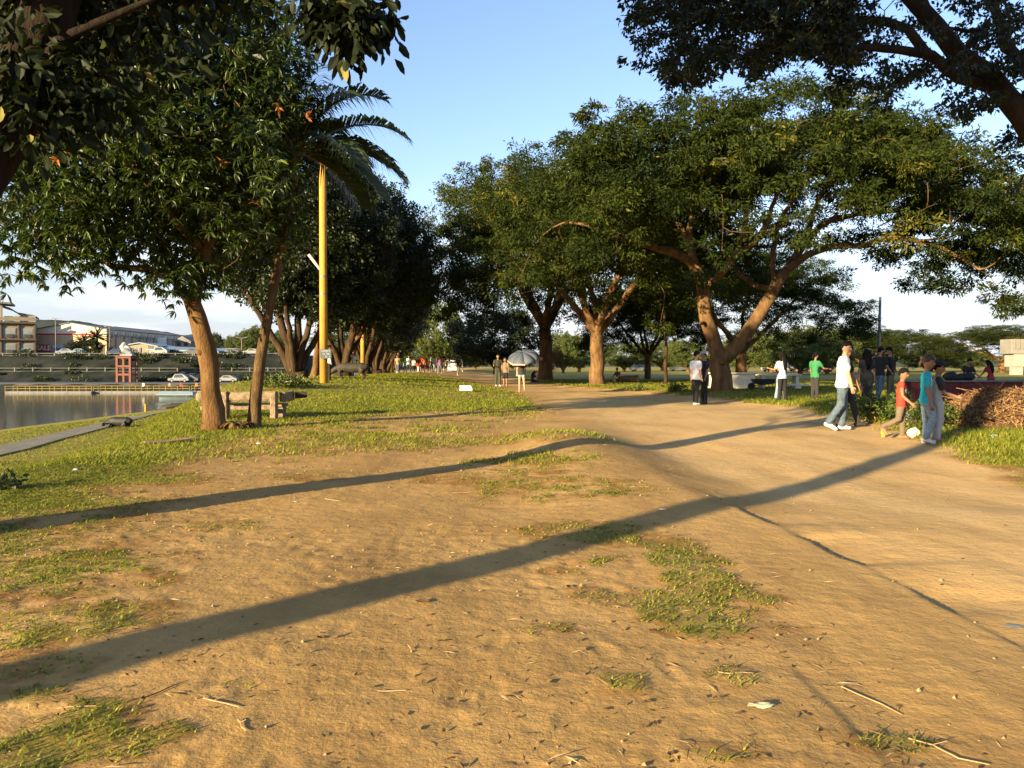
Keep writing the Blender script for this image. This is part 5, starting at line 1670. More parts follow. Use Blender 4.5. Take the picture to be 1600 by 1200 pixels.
def warehouse():
    d = 200.0; k = d / F_PX
    x0, x1 = (55 - 800) * k, (167 - 800) * k
    B = Vector(((x0 + x1) / 2, d, 4.0)); hw = (x1 - x0) / 2; D = 46
    root = thing('warehouse', B, 'long cream gabled store building with red stripe and sale banner', 'building')
    def Z(py): return 1.25 - (py - 572) * k - 4.0
    ze, zp, zs = Z(515), Z(505), Z(525)
    mb = MB(); mb.box((0, D / 2, zs / 2), (2 * hw, D, zs)); mb.build('lower_wall', TAN, root)
    mb = MB()
    v = [(-hw, .01, zs), (hw, .01, zs), (hw, .01, ze), (0, .01, zp), (-hw, .01, ze)]
    v += [(a, D, c) for a, b, c in v]
    mb.add(v, [(0, 1, 2, 3, 4), (9, 8, 7, 6, 5), (0, 5, 6, 1), (1, 6, 7, 2), (0, 4, 9, 5), (2, 7, 8, 3), (3, 8, 9, 4)]); mb.build('upper_wall', CREAM, root)
    mb = MB(); mb.box((-.1 * hw, -.06, Z(522.5)), (1.8 * hw, .14, .42)); mb.build('stripe', REDP, root)
    for sgn in (-1, 1):
        L = math.hypot(hw, zp - ze); a = math.atan2(zp - ze, hw)
        mb = MB(); mb.box((sgn * hw / 2, D / 2, (ze + zp) / 2 + .12), (L + .7, D + .8, .16), M=Matrix.Rotation(sgn * a, 3, 'Y')); mb.build('roof', ROOFG, root)
    # side with a band of high windows and pilasters
    mb = MB(); mb.box((hw + .05, D / 2, Z(523)), (.2, D - 1, .5)); mb.build('side_ledge', ROOFG, root)
    for i in range(10):
        w = MB(); w.box((hw + .06, 2.5 + i * 4.3, ze - 1.1), (.1, 3.0, 1.35)); f = w.build('window', GLASS_D, root)
        for q in (-.75, .75):
            w = MB(); w.box((hw + .13, 2.5 + i * 4.3 + q, ze - 1.1), (.06, .12, 1.35)); w.build('mullion', WHITE_P, f)
        w = MB(); w.box((hw + .09, .4 + i * 4.3, zs / 2), (.2, .35, zs)); w.build('pilaster', BEIGE, root)
        if i % 2 == 0:
            w = MB(); w.box((hw + .06, 2.5 + i * 4.3, 1.3), (.1, 1.2, 2.2)); w.build('door', mat('brown_door', (.12, .09, .06), .8), root)
    # banners
    bx = (69.5 - 800) * k - B.x
    b = MB(); b.box((bx, -.12, Z(544)), (3.9, .08, 1.9)); bn = b.build('red_banner', REDP, root)
    me = text_mesh('SALE', 1.75); me.materials.append(WHITE_P)
    t = link('lettering', me, bn); t.location = (bx, -.19, Z(544)); t.rotation_euler = (math.pi / 2, 0, 0)
    bx = (95 - 800) * k - B.x
    b = MB(); b.box((bx, -.12, Z(544)), (4.0, .08, 1.75)); bn = b.build('blue_banner', mat('pale_blue_banner', (.36, .40, .48), .7, .3, .9), root)
    b = MB(); b.box((bx, -.17, Z(545.5)), (3.4, .03, .55)); b.build('blue_stripe', BLUEP, bn)
    for px in (112, 125, 150, 160):
        w = MB(); w.box(((px - 800) * k - B.x, -.05, 1.0), (1.3, .1, 2.0)); w.build('door', mat('brown_door', (.12, .09, .06), .8), root)
warehouse()

def house_low():
    d = 186.0; k = d / F_PX
    def X(px): return (px - 800) * k
    def Z(py): return 1.25 - (py - 572) * k - 4.0
    B = Vector((X(222), d, 4.0))
    root = thing('low_house', B, 'low beige house with blue-grey gable roof right of the store', 'building')
    hw = (X(243) - X(198)) / 2
    mb = MB(); v = [(-hw, 0, 0), (hw, 0, 0), (hw, 0, Z(540)), (-hw * .1, 0, Z(535.5)), (-hw, 0, Z(538))]
    v += [(a, 10, c) for a, b, c in v]
    mb.add(v, [(0, 1, 2, 3, 4), (9, 8, 7, 6, 5), (1, 6, 7, 2), (0, 4, 9, 5)]); mb.build('wall', BEIGE, root)
    mb = MB(); mb.add([(-hw - .5, -.5, Z(538) - .1), (-hw * .1, -.5, Z(534.8)), (hw + .6, -.5, Z(540.5)), (-hw - .5, 11, Z(538) - .1), (-hw * .1, 11, Z(534.8)), (hw + .6, 11, Z(540.5)),
                       (-hw - .5, -.5, Z(538) - .35), (-hw * .1, -.5, Z(534.8) - .25), (hw + .6, -.5, Z(540.5) - .25)], [(0, 1, 4, 3), (1, 2, 5, 4), (0, 6, 7, 1), (1, 7, 8, 2)]); mb.build('roof', ROOFB, root)
    w = MB(); w.box((X(215) - B.x, -.04, Z(547)), (2.1, .1, 1.2)); f = w.build('window', GLASS_D, root)
    for q in (-.7, -.35, 0, .35, .7):
        b = MB(); b.box((X(215) - B.x + q, -.11, Z(547)), (.06, .05, 1.2)); b.build('bar', WHITE_P, f)
    w = MB(); w.box((X(236) - B.x, -.04, 1.2), (1.2, .1, 2.4)); w.build('door', mat('brown_door', (.12, .09, .06), .8), root)
    # open shed
    d2 = 184.0; k = d2 / F_PX
    B = Vector((X(300), d2, 4.0))
    root = thing('open_shed', B, 'long open shed with blue-grey roof on white posts', 'building')
    xs = [240, 259, 276, 290, 307, 325, 347]
    for px in xs:
        mb = MB(); mb.box((X(px) - B.x, 0, Z(549) / 2), (.38, .38, Z(549))); mb.build('post', mat('pale_post', (.38, .38, .37), .8), root)
        mb = MB(); mb.box((X(px) - B.x, 6, Z(549) / 2), (.38, .38, Z(549))); mb.build('post', mat('pale_post', (.38, .38, .37), .8), root)
    xa, xb = X(232) - B.x, X(352) - B.x
    mb = MB(); mb.add([(xa, -1, Z(545)), (xb, -1, Z(549)), (xb, 8, Z(544)), (xa, 8, Z(539.5)), (xa, -1, Z(545) - .35), (xb, -1, Z(549) - .35), (xb, 8, Z(544) - .3), (xa, 8, Z(539.5) - .3)],
                      [(0, 1, 2, 3), (7, 6, 5, 4), (0, 4, 5, 1), (1, 5, 6, 2), (2, 6, 7, 3), (3, 7, 4, 0)]); mb.build('roof', ROOFB, root)
    # bright hall behind the shed
    d3 = 205.0; k = d3 / F_PX
    for (a, b_, t, lab) in ((241, 262, 546, 'cream wall of a hall seen through the open shed, left piece'), (263, 309, 545.5, 'cream hall behind the open shed posts'), (349, 383, 546, 'low cream building right of the open shed')):
        B = Vector((X((a + b_) / 2), d3, 4.0)); root = thing('cream_hall', B, lab, 'building')
        W = X(b_) - X(a)
        mb = MB(); mb.box((0, 4, Z(t) / 2), (W, 8, Z(t))); mb.build('wall', CREAM, root)
        mb = MB(); mb.box((0, 4, Z(t) + .15), (W + .6, 8.6, .3)); mb.build('roof', ROOFG, root)
        n = max(2, int(W / 2.4))
        for i in range(n):
            w = MB(); w.box((-W / 2 + (i + .5) * W / n, -.04, 1.2), (W / n * .6, .1, 1.3)); w.build('window', GLASS_D, root)
    d4 = 230.0; k = d4 / F_PX
    B = Vector((X(286), d4, 4.0)); root = thing('gabled_house', B, 'grey-roofed house on the rise behind the open shed', 'building')
    W = X(298) - X(273)
    mb = MB(); mb.box((0, 4, Z(534) / 2), (W, 8, Z(534))); mb.build('wall', mat('pinkish_wall', (.33, .23, .19), .85, .1, .6), root)
    mb = MB(); mb.add([(-W / 2 - .4, -.4, Z(534)), (W / 2 + .4, -.4, Z(534)), (0, -.4, Z(525)), (-W / 2 - .4, 8.4, Z(534)), (W / 2 + .4, 8.4, Z(534)), (0, 8.4, Z(525))], [(0, 1, 2), (5, 4, 3), (0, 2, 5, 3), (2, 1, 4, 5), (0, 3, 4, 1)]); mb.build('roof', ROOFG, root)
    for q in (-.25, .2):
        w = MB(); w.box((W * q, -.04, Z(538)), (1.1, .1, 1.0)); w.build('window', GLASS_D, root)
    B = Vector((X(268), d4 - 6, 4.0)); root = thing('white_billboard', B, 'blank white billboard panel above the shed roof', 'billboard')
    mb = MB(); mb.box((0, 0, (Z(529) + Z(541)) / 2), (X(275) - X(262), .3, Z(529) - Z(541))); mb.build('panel', WHITE_P, root)
    for q in (-.8, .8):
        mb = MB(); mb.box((q, .3, Z(541) / 2), (.25, .25, Z(541))); mb.build('support', GREY_METAL, root)
    d5 = 210.0; k = d5 / F_PX
    for (a, b_, t, lab, mm, rm_) in ((412, 436, 552, 'pale house with brown roof seen between the palm and the dark stems', WHITE_P, BRICKR), (440, 470, 556, 'low white stall row behind the dark stems', WHITE_P, ROOFB)):
        B = Vector((X((a + b_) / 2), d5, 4.0)); root = thing('far_house', B, lab, 'building'); W = X(b_) - X(a)
        mb = MB(); mb.box((0, 3, Z(t + 2) / 2), (W, 6, Z(t + 2))); mb.build('wall', mm, root)
        mb = MB(); mb.add([(-W / 2 - .4, -.6, Z(t + 2)), (W / 2 + .4, -.6, Z(t + 2)), (W / 2 + .4, 3, Z(t - 3)), (-W / 2 - .4, 3, Z(t - 3)), (W / 2 + .4, 6.6, Z(t + 2)), (-W / 2 - .4, 6.6, Z(t + 2))], [(0, 1, 2, 3), (3, 2, 4, 5), (0, 3, 5), (1, 4, 2)]); mb.build('roof', rm_, root)
        for i in range(3):
            w = MB(); w.box((-W / 2 + (i + .5) * W / 3, -.04, 1.1), (W / 5, .1, 1.1)); w.build('window', GLASS_D, root)
house_low()

def street_lamp(px, top, d, lab, arms=2):
    k = d / F_PX; B = Vector(((px - 800) * k, d, 4.0)); h = 1.25 - (top - 572) * k - 4.0
    root = thing('street_lamp', B, lab, 'street lamp', 'street lamps on the far bank')
    mb = MB(); mb.tube([(0, 0, -.1), (0, 0, h)], [.15, .10], 8); mb.build('post', mat('lamp_post_tan', (.16, .13, .10), .7), root, smooth=True)
    for s in ((-1, 1) if arms == 2 else (1,)):
        mb = MB(); mb.tube([(0, 0, h - .1), (s * .5, 0, h + .12), (s * .8, 0, h + .15)], .06, 6); a = mb.build('arm', mat('lamp_post_tan', (.16, .13, .10), .7), root)
        mb = MB(); mb.box((s * 1.05, 0, h + .14), (.6, .25, .14), bev=.03); mb.build('lamp_head', GREY_METAL, a)
street_lamp(88, 498, 188, 'double-armed street lamp in front of the cream store')
street_lamp(172, 511, 188, 'double-armed street lamp at the corner of the store')
street_lamp(378, 528, 186, 'street lamp right of the open shed')
street_lamp(417, 512, 186, 'street lamp seen right of the palm trunk')

# feather palms before the store
def date_palm(px, d, h, lab, ln=3.2):
    B = Vector(((px - 800) / F_PX * d, d, 4.0)); root = thing('date_palm', B, lab, 'palm tree', 'palms before the store')
    mb = MB(); mb.tube([(0, 0, -.1), (.1, 0, h * .5), (0, 0, h)], [.3, .26, .3], 9); mb.build('trunk', BARK_DARK, root, smooth=True)
    g = np.random.default_rng(int(px)); rm = MB(); LV = []
    for i in range(26):
        frond(rm, LV, (0, 0, h), i * 2.4, 1.35 - 1.5 * (i / 26), ln * g.uniform(.85, 1.1), .085, g, 22, .75, .25)
    LV = [tuple(Vector(q) for q in (a, b, c + (c - e) * 1.8, e + (e - c) * 1.8, f)) for a, b, c, e, f in LV]
    rm.build('frond_stalks', MATS['palm_stalk'], root)
    link('crown', palm_crown_mesh('crown', LV, g), root, LEAF_FIG)
date_palm(131, 188, 2.4, 'shorter bushy palm before the cream store')
date_palm(152, 190, 4.0, 'taller bushy palm before the cream store', 3.4)
FARL = [(118, 186, .55, .45, 'dark clipped bush below the palms'), (145, 187, .6, .5, 'dark bush under the taller palm'), (366, 214, .6, .8, 'tree right of the open shed behind the lamp'), (392, 205, 1.0, 1.0, 'rounded tree across the river, left of the palm trunk'),
        (405, 222, .9, 1.25, 'taller tree across the river behind the palm trunk'), (432, 200, .8, .75, 'low tree across the river between the dark stems'), (450, 225, 1.1, 1.1, 'far tree across the river behind the many-stemmed tree'),
        (330, 228, .8, 1.0, 'tree top behind the shed roof'), (520, 215, 1.4, 1.0, 'far tree across the river behind the yellow pole'), (555, 220, 1.4, 1.1, 'far tree across the river behind the sculpture')]
for k_, (px, d, s1, s2, lab) in enumerate(FARL):
    c = copy_tree(b2 if k_ > 1 else bt); c.location = Vector(((px - 800) / F_PX * d, d, float(terrain((px - 800) / F_PX * d, d)))); c.rotation_euler = (0, 0, k_ * 1.7); c.scale = (s1, s1, s2)
    tag(c, lab, 'tree', 'trees across the river')

def slope_scrub():
    g = np.random.default_rng(66)
    n = 90
    x = g.uniform(-145, -48, n); y = g.choice([164, 166, 168, 171.5, 174, 176, 177, 182.5], n) + g.uniform(-.8, .8, n)
    C = np.stack([x, y, terrain(x, y)], -1)
    K = 260
    own = np.repeat(np.arange(n), K); r = g.uniform(.6, 1.9, n)
    v = g.normal(0, 1, (n * K, 3)); v /= np.linalg.norm(v, axis=1, keepdims=True); v *= (g.random(n * K) ** .4 * r[own])[:, None]; v[:, 0] *= 1.5
    v[:, 2] = np.abs(v[:, 2]) * .8
    N = n * K
    me = leaf_mesh('slope_scrub', C[own] + v, v + g.normal(0, .6, (N, 3)), g.uniform(.2, .5, N), .6, np.clip(.5 + g.normal(0, .2, N), 0, 1), g, 'quad', None, .1)
    tag(link('slope_scrub', me, None, LEAF_FIG), 'dark scrub growing along the far river slope', 'scrub', kind='stuff')
slope_scrub()

# railing and retaining wall on the far terrace
def far_railing():
    B = Vector((-100, 178.2, 3.4)); root = thing('terrace_railing', B, 'long pale concrete railing along the far upper terrace', 'railing')
    RL = mat('dull_rail', (.12, .118, .11), .9, .2, 1)
    for z in (.25, .8):
        mb = MB(); mb.box((0, 0, z), (100, .12, .12)); mb.build('rail', RL, root)
    for i in range(26):
        mb = MB(); mb.box((-50 + i * 4, 0, .3), (.3, .3, 1.25)); mb.build('post', RL, root)
    B = Vector((-100, 170, 0.1)); root = thing('bank_railing', B, 'lower pale railing half way down the far slope', 'railing')
    for z in (.0, .7):
        mb = MB(); mb.box((0, 0, z), (100, .1, .1)); mb.build('rail', RL, root)
    for i in range(26):
        mb = MB(); mb.box((-50 + i * 4, 0, .1), (.26, .26, 1.5)); mb.build('post', RL, root)
far_railing()

# brick tower with pale sculpture
def brick_tower():
    d = 160.0; k = d / F_PX; B = Vector(((198.5 - 800) * k, d, -2.11)); h = 1.25 - (557 - 572) * k + 2.11
    root = thing('brick_tower', B, 'open square red-brick tower frame on the far bank', 'tower')
    w = 1.35
    for x in (-w, w):
        for y in (-w, w):
            mb = MB(); mb.box((x, y, h / 2), (.42, .42, h)); mb.build('column', BRICKR, root)
    for z in (h * .30, h * .62, h - .2):
        for s in (-1, 1):
            mb = MB(); mb.box((0, s * w, z), (2 * w - .43, .36, .38)); mb.build('beam', BRICKR, root)
            mb = MB(); mb.box((s * w, 0, z), (.36, 2 * w - .43, .38)); mb.build('beam', BRICKR, root)
    mb = MB(); mb.box((0, 0, h + .08), (2 * w + .7, 2 * w + .7, .16)); mb.build('top_slab', BRICKR, root)
    m = mat('pale_sculpture', (.24, .25, .27), .5, .35, 1.2)
    S = thing('tower_sculpture', B + Vector((0, 0, h + .16)), 'pale grey rounded sculpture standing on the brick tower', 'sculpture')
    mb = MB()
    mb.tube([(1.25, 0, .25), (.8, 0, .55), (.2, 0, .8), (-.4, 0, 1.2), (-.75, 0, 1.9), (-.45, 0, 2.45), (.15, 0, 2.35)], [.35, .5, .62, .75, .72, .5, .2], 12)
    mb.build('body', m, S, smooth=True)
    mb = MB(); mb.box((.1, 0, .14), (2.6, 1.2, .28), bev=.05); mb.build('base', m, S)
    mb = MB(); mb.tube([(-.2, -.3, 1.9), (.6, -.3, 1.7), (1.1, -.2, 1.1)], [.35, .32, .2], 9); mb.build('fold', m, S, smooth=True)
brick_tower()

CARL = [(104, 184, (.45, .52, .60), 'pale blue car left of the palms across the river', .1), (125, 184, (.20, .36, .58), 'blue car in front of the shorter palm', 0),
        (183, 184, (.08, .16, .32), 'dark blue car beside the brick tower', .2), (250, 181, (.72, .72, .70), 'white van in front of the open shed', 0), (272, 188, (.70, .70, .68), 'white car under the left bay of the shed', .1), (303, 182, (.10, .10, .11), 'dark car under the middle of the shed', 0), (330, 182, (.55, .56, .58), 'silver car at the right end of the shed', 0),
        (362, 184, (.30, .32, .36), 'grey car just right of the shed', 0), (395, 184, (.62, .62, .6), 'white car across the river beside the palm trunk', 0)]
for px, d, colr, lab, rz in CARL:
    car(Vector(((px - 800) / F_PX * d, d, 4.0)), rz, colr, lab, 'cars on the far bank', van='van' in lab)
for px, d, colr, lab in [(281, 160, (.50, .55, .62), 'pale van on the landing road across the river'), (296, 161, (.12, .13, .14), 'dark car on the landing road left of the mango trunk'), (356, 160, (.55, .56, .58), 'silver car on the landing road right of the mango trunk')]:
    car(Vector(((px - 800) / F_PX * d, d, -2.11)), 0, colr, lab, 'cars on the landing road', van='van' in lab)

# floating walkway with yellow rails
def pontoon(px0, px1, d, lab):
    k = d / F_PX; x0, x1 = (px0 - 800) * k, (px1 - 800) * k
    B = Vector(((x0 + x1) / 2, d, -3.62)); root = thing('floating_walkway', B, lab, 'walkway', 'floating walkways by the far bank')
    W = x1 - x0
    mb = MB(); mb.box((0, 0, .15), (W, 2.4, .5)); mb.build('deck', mat('weathered_deck', (.16, .15, .13), .9, .2, 1), root)
    for y in (-1.1, 1.1):
        for z in (.85, 1.3):
            mb = MB(); mb.tube([(-W / 2, y, z), (W / 2, y, z)], .035, 6); mb.build('rail', mat('yellow_rail', (.22, .15, .03), .7), root)
        n = int(W / 2)
        for i in range(n + 1):
            mb = MB(); mb.box((-W / 2 + W * i / n, y, .85), (.07, .07, 1.0)); mb.build('post', mat('yellow_rail', (.22, .15, .03), .7), root)
pontoon(14, 148, 137, 'yellow-railed floating walkway before the left buildings')
pontoon(151, 300, 138, 'yellow-railed floating walkway before the brick tower and shed')
pontoon(303, 440, 139, 'yellow-railed floating walkway seen behind the mango trunk and palm')

# boats
def canopy_boat():
    d = 112.0; k = d / F_PX; B = Vector(((276 - 800) * k, d, -3.70)); root = thing('canopy_boat', B, 'flat boat with pale blue canopy left of the mango trunk', 'boat')
    mb = MB(); sec = []
    n = 9
    for i in range(n):
        t = i / (n - 1); x = -2.5 + 5.0 * t; w = .75 * math.sin(math.pi * (.06 + .88 * t)) ** .5
        sec += [(x, -w, .45), (x, -w * .6, -.1), (x, w * .6, -.1), (x, w, .45)]
    fs = []
    for i in range(n - 1):
        for q in range(4):
            fs.append((i * 4 + q, i * 4 + (q + 1) % 4, (i + 1) * 4 + (q + 1) % 4, (i + 1) * 4 + q))
    fs += [(3, 2, 1, 0), tuple((n - 1) * 4 + q for q in range(4))]
    mb.add(sec, fs); mb.build('hull', mat('boat_hull', (.10, .14, .15), .6), root)
    for x in (-1.7, 0, 1.7):
        for y in (-.6, .6):
            mb = MB(); mb.tube([(x, y, .4), (x, y, 1.05)], .03, 5); mb.build('canopy_post', GREY_METAL, root)
    mb = MB(); mb.add([(-2.7, -.9, .82), (2.7, -.9, .82), (2.3, 0, 1.25), (-2.3, 0, 1.25), (-2.7, .9, .82), (2.7, .9, .82), (-2.7, -.9, .76), (2.7, -.9, .76)], [(0, 1, 2, 3), (3, 2, 5, 4), (0, 3, 4), (1, 5, 2), (0, 6, 7, 1)]); mb.build('canopy', mat('pale_blue_canopy', (.20, .27, .31), .6, .1, 1), root)
    # white bird-shaped pedal boat
    d = 128.0; k = d / F_PX; B = Vector(((398 - 800) * k, d, -3.66)); root = thing('pedal_boat', B, 'white bird-shaped pedal boat seen behind the palm trunk', 'boat')
    m = mat('white_fibreglass', (.5, .49, .47), .45)
    mb = MB(); mb.tube([(-2.2, 0, .35), (-1.6, 0, .55), (-.4, 0, .85), (.8, 0, 1.0), (1.7, 0, .95), (2.3, 0, .6)], [.15, .5, .8, .85, .65, .15], 12, sq=.8); mb.build('hull', m, root, smooth=True)
    mb = MB(); mb.tube([(-1.5, 0, .7), (-1.9, 0, .9), (-2.3, 0, .7), (-2.5, 0, .45)], [.3, .28, .3, .16], 9); mb.build('head', m, root, smooth=True)
    mb = MB(); mb.tube([(-2.45, 0, .42), (-2.75, 0, .25)], [.12, .03], 7); mb.build('beak', mat('orange_beak', (.5, .2, .05), .6), root)
    for s in (-1, 1):
        mb = MB(); mb.ball((.5, s * .72, 1.0), (1.2, .14, .42), 10, 6); mb.build('wing', m, root, smooth=True)
    # dark boat drawn up on the near bank
    P = stand(268, 78); root = thing('drawn_up_boat', P, 'dark overturned boat on the grass at the water edge', 'boat', rz=.15)
    mb = MB(); mb.tube([(-1.3, 0, .05), (-.9, 0, .25), (0, 0, .34), (.9, 0, .42), (1.5, 0, .52)], [.05, .26, .36, .28, .04], 10, sq=.8); mb.build('hull', DARKW, root, smooth=True)
    mb = MB(); mb.box((-.9, -.1, .12), (.8, .7, .22), rz=.3, bev=.03); mb.build('chock', mat('grey_stone_block', (.14, .14, .13), .9, .2, 3), root)
    # mooring post
    P = stand(227, 79); root = thing('mooring_post', P, 'short yellow mooring post at the water edge', 'post')
    mb = MB(); mb.tube([(0, 0, -.3), (0, 0, .75)], .11, 10); mb.build('post', YEL, root, smooth=True)
    mb = MB(); mb.tube([(0, 0, .72), (0, 0, .82)], [.14, .13], 10); mb.build('cap', YEL, root)
canopy_boat()

# hills behind
def hills():
    m = mat('far_hill', (.045, .058, .032), .95, .35, .02, detail=7)
    def ridge(name, pts, d, depth, lab):
        mb = MB(); k = d / F_PX; g = np.random.default_rng(len(pts)); vs = []
        xs = np.linspace(pts[0][0], pts[-1][0], 160)
        ys = np.interp(xs, [p[0] for p in pts], [p[1] for p in pts]) - 2.2 * fbm(xs * .12, xs * 0, 5, 4) + 1
        for x, y in zip(xs, ys):
            X = (x - 800) * k; z = 1.25 - (y - 572) * k
            vs += [(X, d, -5), (X * 1.0, d + depth * .3, z * .7), (X, d + depth * .55, z), (X, d + depth, -5)]
        fs = []
        for i in range(len(xs) - 1):
            for q in range(3): fs.append((i * 4 + q, (i + 1) * 4 + q, (i + 1) * 4 + q + 1, i * 4 + q + 1))
        mb.add(vs, fs); tag(mb.build(name, m, smooth=True), lab, 'hill', kind='structure')
    ridge('hill', [(-160, 500), (-60, 488), (30, 492), (60, 498), (90, 504), (150, 507), (190, 512), (215, 517), (240, 514), (262, 520), (290, 526), (330, 545), (380, 552), (440, 556), (540, 560)], 620, 160, 'dark wooded ridge behind the buildings across the river')
    ridge('hill', [(560, 568), (640, 560), (760, 556), (900, 560), (1050, 556), (1200, 560), (1340, 556), (1480, 561), (1640, 554), (1760, 558)], 900, 200, 'low far ridge along the horizon behind the park')
hills()
# ------------------------------------------------------------------ people
SKIN = mat('skin', (.42, .235, .14), .6, .06, 6)
SKIN_D = mat('skin_dark', (.25, .125, .07), .6, .06, 6)
HAIR = mat('black_hair', (.007, .006, .0055), .85, .2, 20, spec=.1)
HAIR_B = mat('brown_hair', (.05, .028, .016), .55, .2, 20)
EYE = mat('eye_dark', (.015, .012, .01), .3)
LIP = mat('lips', (.26, .10, .08), .6)
def cloth(name, c, var=.08): return mat('cloth_' + name, c, .9, var, 12, .15, 60)
C_WHITE = cloth('white', (.72, .70, .66), .05); C_JEANS = cloth('jeans', (.075, .105, .135), .3); C_BLACK = cloth('black', (.016, .015, .016)); C_DARK = cloth('charcoal', (.03, .028, .026))
C_RED = cloth('red', (.56, .045, .025)); C_TEAL = cloth('teal', (.02, .33, .40)); C_GREY = cloth('grey', (.38, .37, .35)); C_BROWN = cloth('khaki_brown', (.135, .098, .066))
C_GREEN = cloth('green', (.03, .17, .06)); C_TAN = cloth('tan', (.30, .21, .12)); C_PURPLE = cloth('purple', (.16, .06, .17)); C_BLUE = cloth('blue', (.06, .12, .26)); C_LJEANS = cloth('light_jeans', (.20, .26, .31), .25); C_MAROON = cloth('maroon', (.22, .02, .03))
C_SHOE_W = mat('shoe_white', (.62, .60, .56), .7); C_SHOE_D = mat('shoe_dark', (.03, .028, .028), .7); C_SHOE_P = mat('shoe_pink', (.45, .16, .14), .7); C_SAND = SKIN

PEOPLE = []
def seg_sdf(P, a, b, ra, rb):
    a = np.array(a); b = np.array(b); ab = b - a; L2 = (ab ** 2).sum() + 1e-12
    t = np.clip(((P - a) @ ab) / L2, 0, 1)
    return np.linalg.norm(P - (a + t[:, None] * ab), axis=1) - (ra + (rb - ra) * t)

def person(label, loc, heading, H=1.7, top=C_WHITE, bot=C_JEANS, shoes=C_SHOE_D, skin=SKIN, hair='short', hairm=HAIR, legs=((.0, .0), (.0, .0)), arms=((.05, .12, .1), (.05, .12, .1)), lean=0.0,
           head=(0, 0), sleeve=.6, bottom='long', female=False, child=False, near=False, cap=None, group=None, prnt=None, seated=0.0, twist=0.0):
    """facing +Y before turning; legs ((hip, knee) left, right); arms ((swing, spread, elbow) left, right)"""
    s = H / 1.75
    hs = 1.0 if not child else 1.16           # heads of children are larger for their body
    T = []                                    # tubes: (points, radii, tag, squash)
    hipw = .085; thigh, shin = .43, .42
    if child: thigh, shin = .40, .39
    pel = np.zeros(3)
    feet = []
    kbot = {'long': 1.0, 'short': .0, 'knee': .5}[bottom]
    pr = 1.18 if bottom == 'long' else 1.0
    lows = []
    legpts = []
    for i, sd in enumerate((-1, 1)):
        hip, knee = legs[i]
        h0 = np.array([sd * hipw, 0, -.02])
        k0 = h0 + thigh * np.array([sd * .01, math.sin(hip), -math.cos(hip)])
        sa = hip - knee
        a0 = k0 + shin * np.array([0, math.sin(sa), -math.cos(sa)])
        fp = min(.25, max(-1.0, sa * .9 if sa < -.15 else 0.0))
        fd = np.array([sd * .12, math.cos(fp), math.sin(fp)])
        toe = a0 + np.array([0, 0, -.045]) + fd * .155
        heel = a0 + np.array([0, 0, -.045]) - fd * .06
        legpts.append((h0, k0, a0, toe, heel))
        lows.append(min(toe[2] - .035, heel[2] - .04))
    gz = min(lows) if not seated else -seated
    for i, (h0, k0, a0, toe, heel) in enumerate(legpts):
        m1 = (h0 + k0) / 2; m2 = k0 * .6 + a0 * .4
        if bottom == 'long':
            T.append(([h0, m1, k0, m2, a0 + np.array([0, 0, .02])], [.098, .090, .072, .068, .064], 'bot', None))
        elif bottom == 'knee':
            T.append(([h0, m1, k0 * .9 + h0 * .1], [.100, .095, .088], 'bot', None))
            T.append(([k0, m2, a0], [.052, .052, .036], 'skin', None))
        else:
            T.append(([h0, h0 * .62 + k0 * .38], [.100, .096], 'bot', None))
            T.append(([h0 * .6 + k0 * .4, k0, m2, a0], [.076, .055, .055, .036], 'skin', None))
        T.append(([a0, a0 + np.array([0, 0, -.03])], [.045, .045], 'shoe', None))
        T.append(([heel, (heel + toe) / 2 + np.array([0, 0, .012]), toe], [.042, .044, .034], 'shoe', None))
    # torso
    cl, sl = math.cos(lean), math.sin(lean)
    def up(x, y, z):  # lean about the pelvis
        return np.array([x, y * cl + z * sl, z * cl - y * sl])
    bw = .92 if female else 1.0
    if child: bw *= .9
    secs = [(-.115, .158, .78), (-.02, .160, .74), (.12, (.138 if female else .152), .72), (.27, .168, .70), (.38, .172, .66), (.445, .140, .62), (.475, .075, .85)]
    tor = [up(0, -.01 if z < .2 else 0, z) for z, _, _ in secs]
    T.append((tor, [r * bw for _, r, _ in secs], 'top', [q for _, _, q in secs]))
    T.append(([up(0, 0, -.06) * .9 + np.array([0, 0, -.03]), np.array([0, -.005, -.1])], [.150 * bw, .135 * bw], 'bot', None))
    if bottom in ('short',) and female: pass
    T.append(([up(0, .0, .46), up(0, .02, .58)], [.050, .044], 'skin', None))
    sh = .182 * bw
    hands = []
    for i, sd in enumerate((-1, 1)):
        sw, ab, el = arms[i]
        s0 = up(sd * sh, 0, .425)
        def dirv(a, b): return np.array([sd * math.sin(b), math.sin(a) * math.cos(b), -math.cos(a) * math.cos(b)])
        e0 = s0 + .285 * dirv(sw, ab)
        w0 = e0 + .245 * dirv(sw + el, ab * .6)
        T.append(([s0, (s0 + e0) / 2, e0, (e0 + w0) / 2, w0], [.050, .045, .038, .038, .027], 'skin', None))
        if sleeve > 0:
            q = s0 + (e0 - s0) * min(1, sleeve); pts_ = [up(sd * sh * .72, 0, .435), s0, q]; rr_ = [.066, .070, .064]
            if sleeve > 1:
                pts_.append(e0 + (w0 - e0) * (sleeve - 1)); rr_ = [.066, .068, .054, .044]
            T.append((pts_, rr_, 'sleeve', None))
        hd = (w0 - e0) / np.linalg.norm(w0 - e0)
        T.append(([w0, w0 + hd * .045, w0 + hd * .085], [.026, .036, .033], 'skin', None))
        hands.append((w0, hd, sd))
    # head
    yaw, pit = head
    hc = up(0, .035, .665 + .02 * (hs - 1))
    hm = Matrix.Rotation(-yaw, 3, 'Z') @ Matrix.Rotation(pit, 3, 'X')
    def HP(x, y, z): return hc + np.array(hm @ Vector((x, y, z))) * hs
